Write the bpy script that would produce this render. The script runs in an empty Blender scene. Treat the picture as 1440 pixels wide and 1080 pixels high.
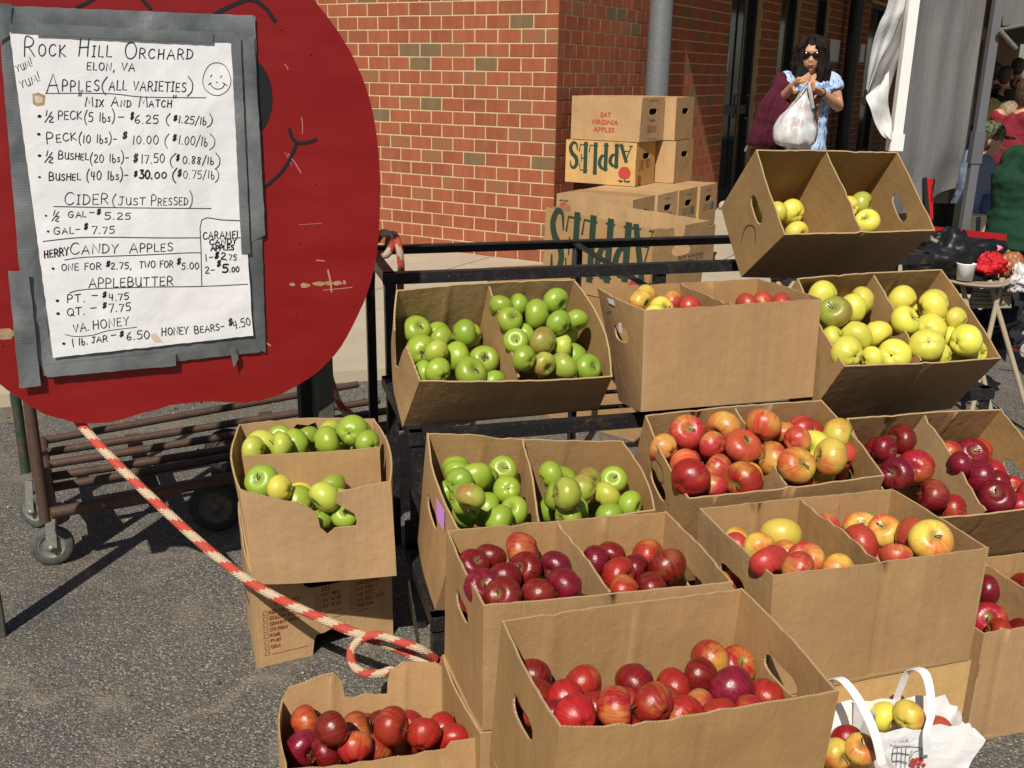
import bpy, bmesh, math, random
from mathutils import Vector, Matrix, noise
from mathutils.geometry import delaunay_2d_cdt
R = math.radians
rnd = random.Random(7)
S = bpy.context.scene
COL = S.collection
# ------------------------------------------------------------------ camera
FPX, PITCH, ROLL, CAMH = 1400.0, R(17.4), R(0.9), 1.48
cam = bpy.data.cameras.new('camera'); camo = bpy.data.objects.new('camera', cam); COL.objects.link(camo)
cam.sensor_width = 36; cam.lens = FPX/1440*36; cam.clip_end = 500; cam.clip_start = .05
fwd = Vector((0, math.cos(PITCH), -math.sin(PITCH))); rt = Vector((1, 0, 0)); upv = rt.cross(fwd)
r2 = math.cos(ROLL)*rt + math.sin(ROLL)*upv; u2 = -math.sin(ROLL)*rt + math.cos(ROLL)*upv
camo.matrix_world = Matrix(((r2.x, u2.x, -fwd.x, 0), (r2.y, u2.y, -fwd.y, 0), (r2.z, u2.z, -fwd.z, CAMH), (0, 0, 0, 1)))
S.camera = camo
CP = Vector((0, 0, CAMH))
# ------------------------------------------------------------------ sky and sun
ELEV = R(48); AZ = Vector((.27, .963))         # the way the light travels over the ground
w = bpy.data.worlds.new("World"); S.world = w; w.use_nodes = True
nt = w.node_tree; nt.nodes.clear()
sky = nt.nodes.new('ShaderNodeTexSky'); sky.sky_type = 'NISHITA'; sky.sun_disc = False
sky.sun_elevation = ELEV; sky.sun_rotation = math.atan2(-AZ.x, -AZ.y)
bg = nt.nodes.new('ShaderNodeBackground'); bg.inputs[1].default_value = .05
wo = nt.nodes.new('ShaderNodeOutputWorld'); nt.links.new(sky.outputs[0], bg.inputs[0]); nt.links.new(bg.outputs[0], wo.inputs[0])
sl = bpy.data.lights.new('sun', 'SUN'); sl.energy = 4.7; sl.angle = R(.55); sl.color = (1, .93, .82)
so = bpy.data.objects.new('sun', sl); COL.objects.link(so); so.location = (-3, -6, 9)
SUN = Vector((AZ.x*math.cos(ELEV), AZ.y*math.cos(ELEV), -math.sin(ELEV))).normalized()
so.rotation_euler = SUN.to_track_quat('-Z', 'Y').to_euler()
S.view_settings.view_transform = 'Standard'; S.view_settings.look = 'None'; S.view_settings.gamma = 1
S.view_settings.use_curve_mapping = False; S.view_settings.exposure = 0.12
# ------------------------------------------------------------------ helpers
def ray(px, py):
    return (px-720)/FPX*r2 - (py-540)/FPX*u2 + fwd
def at_z(px, py, z):
    r = ray(px, py); return CP + r*((z-CAMH)/r.z)
def at_y(px, py, y):
    r = ray(px, py); return CP + r*(y/r.y)
def at_plane(px, py, p0, n):
    r = ray(px, py); return CP + r*((p0-CP).dot(n)/r.dot(n))
def V(*a): return Vector(a)
def lerp(a, b, t): return a + (b-a)*t

def mat(name, col, rough=.8, metal=0, spec=.5, build=None, coat=0):
    m = bpy.data.materials.new(name); m.use_nodes = True
    n = m.node_tree.nodes; l = m.node_tree.links; b = n['Principled BSDF']
    b.inputs['Base Color'].default_value = (*col, 1); b.inputs['Roughness'].default_value = rough
    b.inputs['Metallic'].default_value = metal; b.inputs['Specular IOR Level'].default_value = spec
    b.inputs['Coat Weight'].default_value = coat
    if build: build(N(m), b)
    return m
class N:
    def __init__(s, m): s.t = m.node_tree
    def new(s, k, **kw):
        o = s.t.nodes.new(k)
        for a, v in kw.items(): setattr(o, a, v)
        return o
    def link(s, a, b): s.t.links.new(a, b)
    def put(s, sock, v):
        if isinstance(v, bpy.types.NodeSocket): s.link(v, sock)
        elif isinstance(v, tuple) and len(v) == 3 and sock.type == 'RGBA': sock.default_value = (*v, 1)
        else: sock.default_value = v
    def math(s, op, a, b=0, c=None, clamp=False):
        o = s.new('ShaderNodeMath', operation=op, use_clamp=clamp); s.put(o.inputs[0], a); s.put(o.inputs[1], b)
        if c is not None: s.put(o.inputs[2], c)
        return o.outputs[0]
    def vmath(s, op, a, b=(0, 0, 0)):
        o = s.new('ShaderNodeVectorMath', operation=op); s.put(o.inputs[0], a); s.put(o.inputs[1], b); return o.outputs[0]
    def coord(s, k='Object'): return s.new('ShaderNodeTexCoord').outputs[k]
    def mapping(s, v, scale=(1, 1, 1), loc=(0, 0, 0), rot=(0, 0, 0)):
        o = s.new('ShaderNodeMapping'); s.put(o.inputs[0], v); o.inputs['Scale'].default_value = scale
        s.put(o.inputs['Location'], loc); o.inputs['Rotation'].default_value = rot; return o.outputs[0]
    def noise(s, v, scale=5, detail=4, rough=.55, dist=0, out=0):
        o = s.new('ShaderNodeTexNoise'); s.put(o.inputs['Vector'], v); s.put(o.inputs['Scale'], scale)
        o.inputs['Detail'].default_value = detail; o.inputs['Roughness'].default_value = rough; o.inputs['Distortion'].default_value = dist
        return o.outputs[out]
    def voro(s, v, scale=5, feature='F1', out='Distance', rand=1):
        o = s.new('ShaderNodeTexVoronoi', feature=feature); s.put(o.inputs['Vector'], v); o.inputs['Scale'].default_value = scale
        o.inputs['Randomness'].default_value = rand
        return o.outputs[out]
    def ramp(s, f, stops, interp='LINEAR'):
        o = s.new('ShaderNodeValToRGB'); o.color_ramp.interpolation = interp; s.put(o.inputs[0], f); e = o.color_ramp.elements
        while len(e) < len(stops): e.new(.5)
        for x, (p, c) in zip(e, stops): x.position = p; x.color = (*c, 1) if isinstance(c, tuple) else (c, c, c, 1)
        return o.outputs[0]
    def mix(s, f, a, b, mode='MIX'):
        o = s.new('ShaderNodeMix', data_type='RGBA', blend_type=mode); s.put(o.inputs[0], f); s.put(o.inputs[6], a); s.put(o.inputs[7], b)
        return o.outputs[2]
    def rng(s, v, a, b, c=0, d=1):
        o = s.new('ShaderNodeMapRange', clamp=True); s.put(o.inputs[0], v)
        for i, x in enumerate((a, b, c, d)): s.put(o.inputs[i+1], x)
        return o.outputs[0]
    def bump(s, h, strength=.3, dist=.01, nrm=None):
        o = s.new('ShaderNodeBump'); s.put(o.inputs['Height'], h); o.inputs['Strength'].default_value = strength; o.inputs['Distance'].default_value = dist
        if nrm is not None: s.link(nrm, o.inputs['Normal'])
        return o.outputs[0]
    def rand(s): return s.new('ShaderNodeObjectInfo').outputs['Random']
    def sep(s, v):
        o = s.new('ShaderNodeSeparateXYZ'); s.put(o.inputs[0], v); return o.outputs
    def comb(s, x, y, z):
        o = s.new('ShaderNodeCombineXYZ'); s.put(o.inputs[0], x); s.put(o.inputs[1], y); s.put(o.inputs[2], z); return o.outputs[0]

def tag(o, label=None, cat=None, group=None, kind=None):
    if label: o['label'] = label
    if cat: o['category'] = cat
    if group: o['group'] = group
    if kind: o['kind'] = kind
    return o
def thing(name, loc, label, cat, group=None, rz=0):
    o = bpy.data.objects.new(name, None); COL.objects.link(o); o.location = loc; o.rotation_euler = (0, 0, rz)
    o.empty_display_size = .05
    return tag(o, label, cat, group)
def link(name, me, parent=None, mats=None):
    """mesh given in world coordinates; kept in world coordinates under an unrotated parent"""
    if mats is not None and not me.materials:
        for m in (mats if isinstance(mats, (list, tuple)) else [mats]): me.materials.append(m)
    o = bpy.data.objects.new(name, me); COL.objects.link(o)
    if parent is not None:
        o.parent = parent
        o.matrix_parent_inverse = Matrix.Identity(4)
        pw = Matrix.Identity(4); q = parent
        while q is not None:
            pw = Matrix.LocRotScale(q.location, q.rotation_euler, q.scale) @ pw; q = q.parent
        o.matrix_basis = pw.inverted()
        # bake so that the mesh sits in its parent's frame
        me.transform(o.matrix_basis); o.matrix_basis = Matrix.Identity(4)
    return o
class MB:
    def __init__(s): s.v = []; s.f = []; s.m = []; s.uv = []; s.sm = []
    def add(s, vs, fs, m=0, uvs=None, smooth=False):
        b = len(s.v); s.v += [tuple(x) for x in vs]
        for i, f in enumerate(fs):
            s.f.append([b+k for k in f]); s.m.append(m); s.sm.append(smooth)
            s.uv.append(uvs[i] if uvs else [(0, 0)]*len(f))
    def box(s, c, sx, sy, sz, M=None, m=0):
        vs = [V(x*sx/2, y*sy/2, z*sz/2) for x in (-1, 1) for y in (-1, 1) for z in (-1, 1)]
        if M is not None: vs = [M @ q for q in vs]
        vs = [q+Vector(c) for q in vs]
        s.add(vs, [(0, 1, 3, 2), (4, 6, 7, 5), (0, 4, 5, 1), (2, 3, 7, 6), (0, 2, 6, 4), (1, 5, 7, 3)], m)
    def bar(s, a, b, wx, wz, up=V(0, 0, 1), m=0):
        a = Vector(a); b = Vector(b); d = (b-a).normalized()
        if abs(d.dot(up)) > .95: up = V(0, 1, 0)
        x = d.cross(up).normalized(); z = x.cross(d)
        vs = [p + x*i*wx/2 + z*j*wz/2 for p in (a, b) for i, j in ((-1, -1), (1, -1), (1, 1), (-1, 1))]
        s.add(vs, [(3, 2, 1, 0), (4, 5, 6, 7), (0, 1, 5, 4), (1, 2, 6, 5), (2, 3, 7, 6), (3, 0, 4, 7)], m)
    def tube(s, pts, rad, n=10, caps=True, m=0, smooth=True, flat=None, twist=0, uvscale=None):
        pts = [Vector(p) for p in pts]; rs = rad if isinstance(rad, (list, tuple)) else [rad]*len(pts)
        prev = None; rings = []; L = 0
        ls = [0]
        for i in range(1, len(pts)): L += (pts[i]-pts[i-1]).length; ls.append(L)
        for i, p in enumerate(pts):
            d = (pts[min(i+1, len(pts)-1)]-pts[max(i-1, 0)]).normalized()
            if prev is None:
                a = V(0, 0, 1) if abs(d.z) < .9 else V(1, 0, 0); x = d.cross(a).normalized()
            else: x = (prev-d*prev.dot(d)).normalized()
            prev = x; y = d.cross(x)
            rx, ry = rs[i] if isinstance(rs[i], tuple) else (rs[i], rs[i])
            rings.append([p + x*math.cos(2*math.pi*k/n)*rx + y*math.sin(2*math.pi*k/n)*ry for k in range(n)])
        vs = [q for r_ in rings for q in r_]; fs = []; uvs = []
        for i in range(len(pts)-1):
            for k in range(n):
                k2 = (k+1) % n
                fs.append((i*n+k, i*n+k2, (i+1)*n+k2, (i+1)*n+k))
                uvs.append([(ls[i], k/n), (ls[i], (k+1)/n), (ls[i+1], (k+1)/n), (ls[i+1], k/n)])
        s.add(vs, fs, m, uvs, smooth)
        if caps:
            s.add(rings[0], [tuple(reversed(range(n)))], m); s.add(rings[-1], [tuple(range(n))], m)
    def lathe(s, c, axis, prof, n=24, m=0, smooth=True):
        axis = Vector(axis).normalized(); a = V(0, 0, 1) if abs(axis.z) < .9 else V(1, 0, 0)
        x = axis.cross(a).normalized(); y = axis.cross(x)
        vs = []; fs = []
        for (r_, h) in prof:
            for k in range(n):
                t = 2*math.pi*k/n; vs.append(Vector(c)+axis*h+(x*math.cos(t)+y*math.sin(t))*r_)
        for i in range(len(prof)-1):
            for k in range(n):
                k2 = (k+1) % n; fs.append((i*n+k, (i+1)*n+k, (i+1)*n+k2, i*n+k2))
        s.add(vs, fs, m, None, smooth)
    def ell(s, c, rx, ry, rz, M=None, n=16, k=10, m=0):
        vs = []; fs = []
        for i in range(k+1):
            t = math.pi*i/k
            for j in range(n):
                p = 2*math.pi*j/n; q = V(rx*math.sin(t)*math.cos(p), ry*math.sin(t)*math.sin(p), rz*math.cos(t))
                if M is not None: q = M @ q
                vs.append(q+Vector(c))
        for i in range(k):
            for j in range(n):
                j2 = (j+1) % n; fs.append((i*n+j, (i+1)*n+j, (i+1)*n+j2, i*n+j2))
        s.add(vs, fs, m, None, True)
    def mesh(s, name='mesh'):
        me = bpy.data.meshes.new(name); me.from_pydata(s.v, [], s.f)
        ul = me.uv_layers.new(name='UVMap'); i = 0; buf = []
        for u in s.uv:
            for q in u: buf += [q[0], q[1]]
        if len(buf) == 2*len(me.loops): ul.data.foreach_set('uv', buf)
        me.polygons.foreach_set('material_index', s.m); me.polygons.foreach_set('use_smooth', s.sm); me.update()
        return me
    def build(s, name, mats, parent=None): return link(name, s.mesh(name), parent, mats)
def bevel_mesh(me, wdt, seg=1):
    bm = bmesh.new(); bm.from_mesh(me); bmesh.ops.remove_doubles(bm, verts=bm.verts, dist=1e-5)
    bmesh.ops.bevel(bm, geom=bm.edges[:], offset=wdt, segments=seg, affect='EDGES', clamp_overlap=True)
    bm.to_mesh(me); bm.free(); return me
def remesh(me, vox, smooth=2, name=None):
    """fuse overlapping shapes into one continuous surface"""
    o = bpy.data.objects.new('tmp', me); COL.objects.link(o)
    m = o.modifiers.new('r', 'REMESH'); m.mode = 'VOXEL'; m.voxel_size = vox; m.use_smooth_shade = True
    if smooth:
        q = o.modifiers.new('s', 'SMOOTH'); q.iterations = smooth; q.factor = .5
    dg = bpy.context.evaluated_depsgraph_get(); out = bpy.data.meshes.new_from_object(o.evaluated_get(dg))
    bpy.data.objects.remove(o); out.name = name or me.name; out.materials.clear()
    return out
# ------------------------------------------------------------------ materials
def kraft(name, col, var=.12, glow=0):
    def f(n, b):
        co = n.coord('Object'); uv = n.coord('UV'); r_ = n.rand()
        fib = n.noise(n.mapping(co, (1, 1, 1)), 340, 3, .6)
        big = n.noise(n.vmath('ADD', co, n.comb(n.math('MULTIPLY', r_, 37), 3, 1)), 5.5, 5, .6)
        flute = n.noise(n.mapping(uv, (260, 3, 1)), 1, 2, .5)
        c = n.mix(n.rng(big, .3, .72), tuple(x*(1-var) for x in col), tuple(min(1, x*(1+var)) for x in col))
        c = n.mix(n.rng(fib, .3, .75, 0, .35), c, tuple(x*.68 for x in col))
        c = n.mix(n.rng(flute, .35, .7, 0, .16), c, tuple(x*.7 for x in col))
        sc = n.noise(n.mapping(co, (9, 9, 40)), 1, 6, .7)
        c = n.mix(n.rng(sc, .66, .74, 0, .3), c, tuple(x*.55 for x in col))
        vb = n.noise(n.mapping(uv, (16, .8, 1), loc=n.comb(n.math('MULTIPLY', r_, 9), 0, 0)), 1, 5, .65); c = n.mix(n.rng(vb, .42, .62, 0, .30), c, tuple(x*.66 for x in col)); c = n.mix(n.rng(vb, .64, .70, 0, .5), c, tuple(min(1, x*1.3) for x in col))
        hsv = n.new('ShaderNodeHueSaturation'); n.put(hsv.inputs['Color'], c); n.put(hsv.inputs['Value'], n.rng(r_, 0, 1, .9, 1.1)); n.put(hsv.inputs['Saturation'], n.rng(r_, 0, 1, 1.06, .94))
        n.link(hsv.outputs[0], b.inputs['Base Color'])
        crease = n.noise(n.mapping(uv, (9, 2, 1)), 1, 5, .6, .6)
        h = n.math('ADD', n.math('MULTIPLY', crease, .6), n.math('MULTIPLY', n.noise(co, 22, 4, .6), .5))
        b1 = n.bump(h, .65, .008); b2 = n.bump(n.math('ADD', fib, flute), .12, .0015, b1); n.link(b2, b.inputs['Normal'])
        n.link(n.rng(big, .3, .7, .62, .8), b.inputs['Roughness'])
    return mat(name, col, .72, 0, .35, f)
def edgemat(name, col):
    def f(n, b):
        uv = n.sep(n.coord('UV')); wv = n.math('SINE', n.math('MULTIPLY', uv[0], 2*math.pi/.0062))
        zz = n.math('ADD', wv, n.math('MULTIPLY', n.math('SUBTRACT', uv[1], .5), 2.2))
        c = n.mix(n.rng(zz, -.8, .8), tuple(x*.62 for x in col), col); n.link(c, b.inputs['Base Color'])
    return mat(name, col, .85, 0, .2, f)
KRAFT = kraft('kraft_cardboard', (.405, .242, .108)); KRAFTD = kraft('kraft_cardboard_dull', (.39, .240, .107))
KRAFTT = kraft('kraft_cardboard_tan', (.49, .305, .145)); KRAFTY = kraft('kraft_cardboard_yellow', (.58, .355, .13))
EDGE = edgemat('cardboard_edge', (.47, .325, .17))
def solid(name, col, rough=.8, metal=0, nz=0, sc=30, spec=.5, bumpd=0, coat=0):
    def f(n, b):
        co = n.coord('Object'); k = n.noise(co, sc, 5, .6)
        if nz: n.link(n.mix(n.rng(k, .3, .7), tuple(x*(1-nz) for x in col), tuple(min(1, x*(1+nz)) for x in col)), b.inputs['Base Color'])
        if bumpd: n.link(n.bump(k, .5, bumpd), b.inputs['Normal'])
    return mat(name, col, rough, metal, spec, f if (nz or bumpd) else None, coat)
def iron_f(n, b):
    co = n.coord('Object'); k = n.noise(co, 26, 8, .72); k2 = n.noise(co, 160, 3, .6); k3 = n.noise(co, 7, 6, .7)
    c = n.mix(n.rng(k, .56, .68, 0, .75), (.014, .014, .015), (.062, .04, .026))
    c = n.mix(n.rng(k2, .62, .72, 0, .6), c, (.16, .15, .13))
    c = n.mix(n.rng(k3, .62, .7, 0, .6), c, (.12, .075, .04))
    n.link(c, b.inputs['Base Color']); n.link(n.rng(k, .3, .7, .32, .62), b.inputs['Roughness']); n.link(n.bump(k2, .25, .001), b.inputs['Normal'])
IRON = mat('worn_black_paint', (.02, .02, .02), .45, 0, .5, iron_f)
def rust_f(n, b):
    co = n.coord('Object'); k = n.noise(co, 14, 7, .7); k2 = n.noise(co, 120, 4, .6)
    c = n.ramp(k, [(.3, (.05, .033, .026)), (.5, (.105, .058, .04)), (.66, (.07, .05, .042)), (.8, (.15, .11, .085))])
    c = n.mix(n.rng(k2, .58, .7, 0, .5), c, (.2, .15, .12)); n.link(c, b.inputs['Base Color']); n.link(n.bump(k2, .35, .001), b.inputs['Normal'])
RUST = mat('rusted_pipe', (.1, .06, .04), .62, .25, .5, rust_f)
def grn_f(n, b):
    co = n.coord('Object'); k = n.noise(co, 18, 6, .7)
    n.link(n.mix(n.rng(k, .5, .62), (.028, .055, .038), (.1, .065, .045)), b.inputs['Base Color'])
GREENPIPE = mat('green_painted_pipe', (.03, .06, .04), .5, .1, .5, grn_f)
RUBBER = solid('grey_rubber', (.085, .09, .082), .8, 0, .3, 40, .3, .001)
DARKRUB = solid('dark_rubber', (.035, .034, .033), .8, 0, .3, 40, .3)
HUB = solid('dusty_metal', (.26, .25, .22), .5, .5, .25, 60)
DARKHUB = solid('dirty_hub', (.10, .085, .07), .7, .2, .4, 40)
WOODG = solid('painted_wood_olive', (.075, .08, .062), .7, 0, .3, 26, .4, .001)
INK = solid('black_marker', (.012, .012, .014), .5)
REDINK = solid('red_print', (.42, .045, .03), .75, 0, .25, 300)
DREDINK = solid('dark_red_print', (.26, .05, .03), .75, 0, .25, 300)
GREENINK = solid('dark_green_print', (.018, .045, .025), .75, 0, .2, 200)
BLACKINK = solid('black_print', (.03, .028, .026), .8, 0, .2, 200)
BLUEINK = solid('teal_print', (.03, .12, .15), .8, 0, .2, 200)
def red_f(n, b):
    co = n.coord('Object'); g = n.noise(n.mapping(co, (2, 2, 7)), 2, 5, .55); k = n.noise(co, 42, 5, .7); k2 = n.noise(co, 5.5, 6, .75)
    c = n.mix(n.rng(g, .3, .7), (.225, .005, .006), (.262, .007, .008))
    c = n.mix(n.rng(k, .72, .77, 0, .5), c, (.5, .16, .12))
    c = n.mix(n.rng(k2, .74, .77, 0, .8), c, (.34, .19, .09))
    n.link(c, b.inputs['Base Color']); n.link(n.rng(g, .3, .7, .38, .55), b.inputs['Roughness']); n.link(n.bump(n.math('ADD', g, n.math('MULTIPLY', k, .4)), .12, .0012), b.inputs['Normal'])
REDPAINT = mat('red_painted_plywood', (.36, .01, .01), .45, 0, .5, red_f)
PLYEDGE = solid('plywood_edge', (.28, .18, .10), .8, 0, .35, 90)
CHIP = solid('bare_wood_chip', (.40, .26, .14), .8, 0, .25, 80)
SCRATCH = solid('pale_scratch', (.55, .25, .2), .7)
def tape_f(n, b):
    uv = n.coord('UV'); co = n.coord('Object'); k = n.noise(co, 5, 4, .55, .8); th = n.math('SINE', n.math('MULTIPLY', n.sep(uv)[1], 900))
    fine = n.noise(co, 60, 4, .7)
    n.link(n.mix(n.rng(k, .35, .7), (.13, .145, .155), (.31, .325, .335)), b.inputs['Base Color'])
    wr = n.bump(n.math('ADD', n.math('MULTIPLY', fine, .10), k), .55, .012); n.link(n.bump(th, .12, .0005, wr), b.inputs['Normal'])
TAPE = mat('silver_duct_tape', (.3, .31, .32), .36, .35, .5, tape_f)
def paper_f(n, b):
    co = n.coord('Object'); k = n.noise(co, 2.2, 3, .5, .8); k2 = n.noise(co, 14, 4, .6, .5)
    n.link(n.mix(n.rng(k2, .4, .8), (.86, .86, .88), (.79, .79, .815)), b.inputs['Base Color'])
    n.link(n.bump(n.math('ADD', k, n.math('MULTIPLY', k2, .12)), .5, .03), b.inputs['Normal'])
PAPER = mat('white_poster_paper', (.8, .8, .82), .5, 0, .4, paper_f)
BAGPAPER = solid('white_bag_paper', (.80, .80, .80), .6, 0, .05, 30, .4, .002)
STAIN = solid('brown_stain', (.42, .30, .17), .7, 0, .4, 60); PALESTAIN = solid('pale_stain', (.66, .55, .44), .7, 0, .15, 60)
def rope_f(n, b):
    uv = n.sep(n.coord('UV')); u = n.math('MULTIPLY', uv[0], 1/.078); v = uv[1]
    zz = n.math('ABSOLUTE', n.math('SUBTRACT', n.math('FRACT', n.math('MULTIPLY', v, 8)), .5))
    sp = n.math('FRACT', n.math('ADD', n.math('ADD', u, n.math('MULTIPLY', zz, .22)), n.math('MULTIPLY', v, 1.0)))
    msk = n.math('GREATER_THAN', sp, .5)
    braid = n.math('MULTIPLY', n.math('SINE', n.math('MULTIPLY', n.math('ADD', uv[0], n.math('MULTIPLY', zz, .012)), 2*math.pi/.0085)), n.math('SINE', n.math('MULTIPLY', v, 2*math.pi*8)))
    k = n.noise(n.coord('Object'), 150, 4, .7)
    c = n.mix(msk, (.62, .50, .34), (.56, .07, .05)); c = n.mix(n.rng(k, .45, .75, 0, .45), c, (.33, .20, .13))
    c = n.mix(n.rng(braid, -.9, -.2, .45, 0), c, (.12, .06, .04))
    n.link(c, b.inputs['Base Color']); n.link(n.bump(n.math('ADD', braid, n.math('MULTIPLY', k, .5)), .6, .002), b.inputs['Normal'])
ROPE = mat('red_and_cream_braided_rope', (.6, .4, .3), .85, 0, .2, rope_f)
def brickmat(i, c1, c2):
    def f(n, b):
        r_ = n.rand(); co = n.vmath('ADD', n.coord('Object'), n.comb(n.math('MULTIPLY', r_, 31), n.math('MULTIPLY', r_, 17), 0))
        k = n.noise(n.mapping(co, (14, 14, 3)), 1, 4, .6); k2 = n.noise(co, 110, 4, .7)
        c = n.mix(n.rng(k, .42, .62), c1, c2); c = n.mix(n.rng(k2, .35, .75, 0, .4), c, tuple(x*.6 for x in c1))
        n.link(c, b.inputs['Base Color']); n.link(n.bump(k2, .5, .002), b.inputs['Normal'])
    return mat('brick_%d' % i, c1, .88, 0, .25, f)
BR = [brickmat(0, (.31, .092, .044), (.35, .11, .054)), brickmat(1, (.285, .080, .038), (.32, .098, .048)), brickmat(2, (.26, .078, .040), (.30, .108, .056)),
      brickmat(3, (.30, .11, .055), (.24, .125, .064)), brickmat(4, (.175, .115, .062), (.205, .132, .068))]
def mortar_f(n, b):
    co = n.coord('Object'); k = n.noise(co, 90, 5, .7)
    n.link(n.mix(n.rng(k, .3, .7), (.46, .34, .19), (.60, .46, .27)), b.inputs['Base Color']); n.link(n.bump(k, .5, .003), b.inputs['Normal'])
MORTAR = mat('cream_mortar', (.6, .46, .28), .95, 0, .15, mortar_f)
def asphalt_f(n, b):
    co = n.coord('Object')
    cell = n.voro(co, 210, out='Color'); d = n.voro(co, 210); g = n.sep(cell)[0]
    cell2 = n.sep(n.voro(co, 105, out='Color'))[1]; d2 = n.voro(co, 105)
    k = n.noise(co, 3, 8, .75); kk = n.noise(co, .7, 4, .6); fine = n.noise(co, 420, 2, .6)
    c = n.ramp(g, [(0, (.085, .082, .075)), (.5, (.145, .138, .122)), (.8, (.22, .205, .18)), (.93, (.36, .335, .28)), (1, (.52, .48, .40))])
    c = n.mix(n.math('MULTIPLY', n.math('GREATER_THAN', cell2, .72), n.rng(d2, .3, .42, 1, 0)), c, n.ramp(n.sep(n.voro(co, 105, out='Color'))[2], [(0, (.08, .078, .072)), (.55, (.20, .188, .165)), (.9, (.36, .32, .25)), (1, (.32, .19, .11))]))
    c = n.mix(n.rng(d, .35, .65, 0, .6), c, (.05, .047, .042))
    c = n.mix(n.rng(fine, .55, .75, 0, .35), c, (.2, .19, .17))
    big = n.noise(co, 1.3, 5, .6, .8); ln = n.math('ABSOLUTE', n.math('SUBTRACT', n.noise(co, 1.1, 3, .55, .5), .5)); c = n.mix(n.math('MULTIPLY', n.rng(ln, .004, .03, .55, 0), n.rng(k, .4, .6)), c, (.27, .235, .19)); c = n.mix(n.rng(big, .56, .70, 0, .45), c, (.055, .052, .047)); c = n.mix(n.rng(big, .28, .42, .30, 0), c, (.20, .185, .16))
    y = n.sep(co)[1]; dirt = n.math('MULTIPLY', n.rng(k, .47, .62), n.rng(y, 3.3, 4.4, .35, 1)); c = n.mix(n.math('MULTIPLY', dirt, .55), c, (.19, .14, .088))
    c = n.mix(n.rng(kk, .35, .65, 0, .22), c, (.055, .055, .054))
    n.link(c, b.inputs['Base Color'])
    h = n.math('ADD', n.math('MULTIPLY', d, -.8), n.math('MULTIPLY', d2, -.8)); h = n.math('ADD', h, n.math('MULTIPLY', k, .6))
    n.link(n.bump(h, .8, .0045), b.inputs['Normal'])
ASPHALT = mat('weathered_asphalt', (.08, .08, .08), .85, 0, .3, asphalt_f)
def conc_f(n, b):
    co = n.coord('Object'); k = n.noise(co, 2.2, 7, .65); k2 = n.noise(co, 140, 3, .7); k3 = n.noise(co, 16, 4, .6)
    c = n.mix(n.rng(k, .3, .7), (.39, .335, .25), (.48, .42, .32)); c = n.mix(n.rng(k2, .35, .75, 0, .3), c, (.28, .24, .175))
    c = n.mix(n.rng(k3, .68, .74, 0, .6), c, (.2, .15, .1)); n.link(c, b.inputs['Base Color']); n.link(n.bump(k2, .35, .002), b.inputs['Normal'])
CONC = mat('tan_concrete', (.5, .45, .35), .9, 0, .2, conc_f)
def far_f(n, b):
    co = n.coord('Object'); s_ = n.sep(co); u = n.math('ADD', n.math('MULTIPLY', s_[0], DB.x), n.math('MULTIPLY', s_[1], DB.y))
    t = n.new('ShaderNodeTexBrick'); n.put(t.inputs[0], n.comb(u, s_[2], 0)); t.inputs['Scale'].default_value = 1; t.inputs['Brick Width'].default_value = .2032; t.inputs['Row Height'].default_value = .1016; t.inputs['Mortar Size'].default_value = .006
    t.inputs['Color1'].default_value = (.33, .105, .05, 1); t.inputs['Color2'].default_value = (.27, .13, .07, 1); t.inputs['Mortar'].default_value = (.55, .42, .25, 1); n.link(t.outputs[0], b.inputs['Base Color'])
GLASSD = mat('dark_door_glass', (.012, .014, .018), .08, 0, .5); FRAMED = solid('dark_bronze_frame', (.02, .022, .028), .4, .3)
DARKIN = solid('dark_interior', (.015, .015, .016), .9)
POLEM = solid('grey_galvanised_pole', (.19, .205, .215), .55, .3, .2, 60, .5, .001); POLED = solid('shade_darkened_pole', (.04, .042, .046), .5, .2, .2)  # second pole's dark tone stands in for the porch shade on it
STEELB = solid('brass_strip', (.13, .11, .04), .4, .6)
STONE = solid('pale_stone', (.42, .38, .30), .9, 0, .3, 18, .2, .01)
WHITEP = solid('white_enamel', (.80, .80, .78), .4)
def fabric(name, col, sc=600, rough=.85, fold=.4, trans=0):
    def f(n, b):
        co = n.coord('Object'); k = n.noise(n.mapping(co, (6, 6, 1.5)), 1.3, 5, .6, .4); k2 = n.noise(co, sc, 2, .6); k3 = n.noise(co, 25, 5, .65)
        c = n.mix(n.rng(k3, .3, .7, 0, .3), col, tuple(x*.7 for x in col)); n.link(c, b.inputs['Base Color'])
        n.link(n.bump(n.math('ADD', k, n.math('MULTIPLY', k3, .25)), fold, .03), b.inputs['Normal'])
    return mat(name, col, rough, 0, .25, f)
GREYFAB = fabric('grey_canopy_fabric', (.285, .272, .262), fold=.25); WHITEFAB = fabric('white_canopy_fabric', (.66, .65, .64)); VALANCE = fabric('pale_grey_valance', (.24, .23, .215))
SKIN = solid('skin', (.52, .27, .17), .55, 0, .08, 30, .4); SKIN2 = solid('skin_shade', (.47, .25, .17), .55, 0, .08, 30, .4)
HAIRD = solid('dark_brown_hair', (.014, .009, .008), .75, 0, .4, 60, .15); HAIRB = solid('blond_hair', (.42, .29, .10), .6, 0, .35, 70); HAIRL = solid('light_brown_hair', (.24, .17, .09), .6, 0, .4, 50); HAIRBR = solid('brown_hair', (.05, .028, .016), .6, 0, .3)
MAROON = fabric('maroon_cloth', (.075, .010, .024), 300, .95, .6); GREENH = fabric('dark_green_fleece', (.012, .05, .026), 300, .95, .5); DENIM = fabric('blue_denim', (.045, .085, .16), 300, .9, .5); NAVY = fabric('dark_trousers', (.02, .02, .026), 300, .9)
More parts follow.
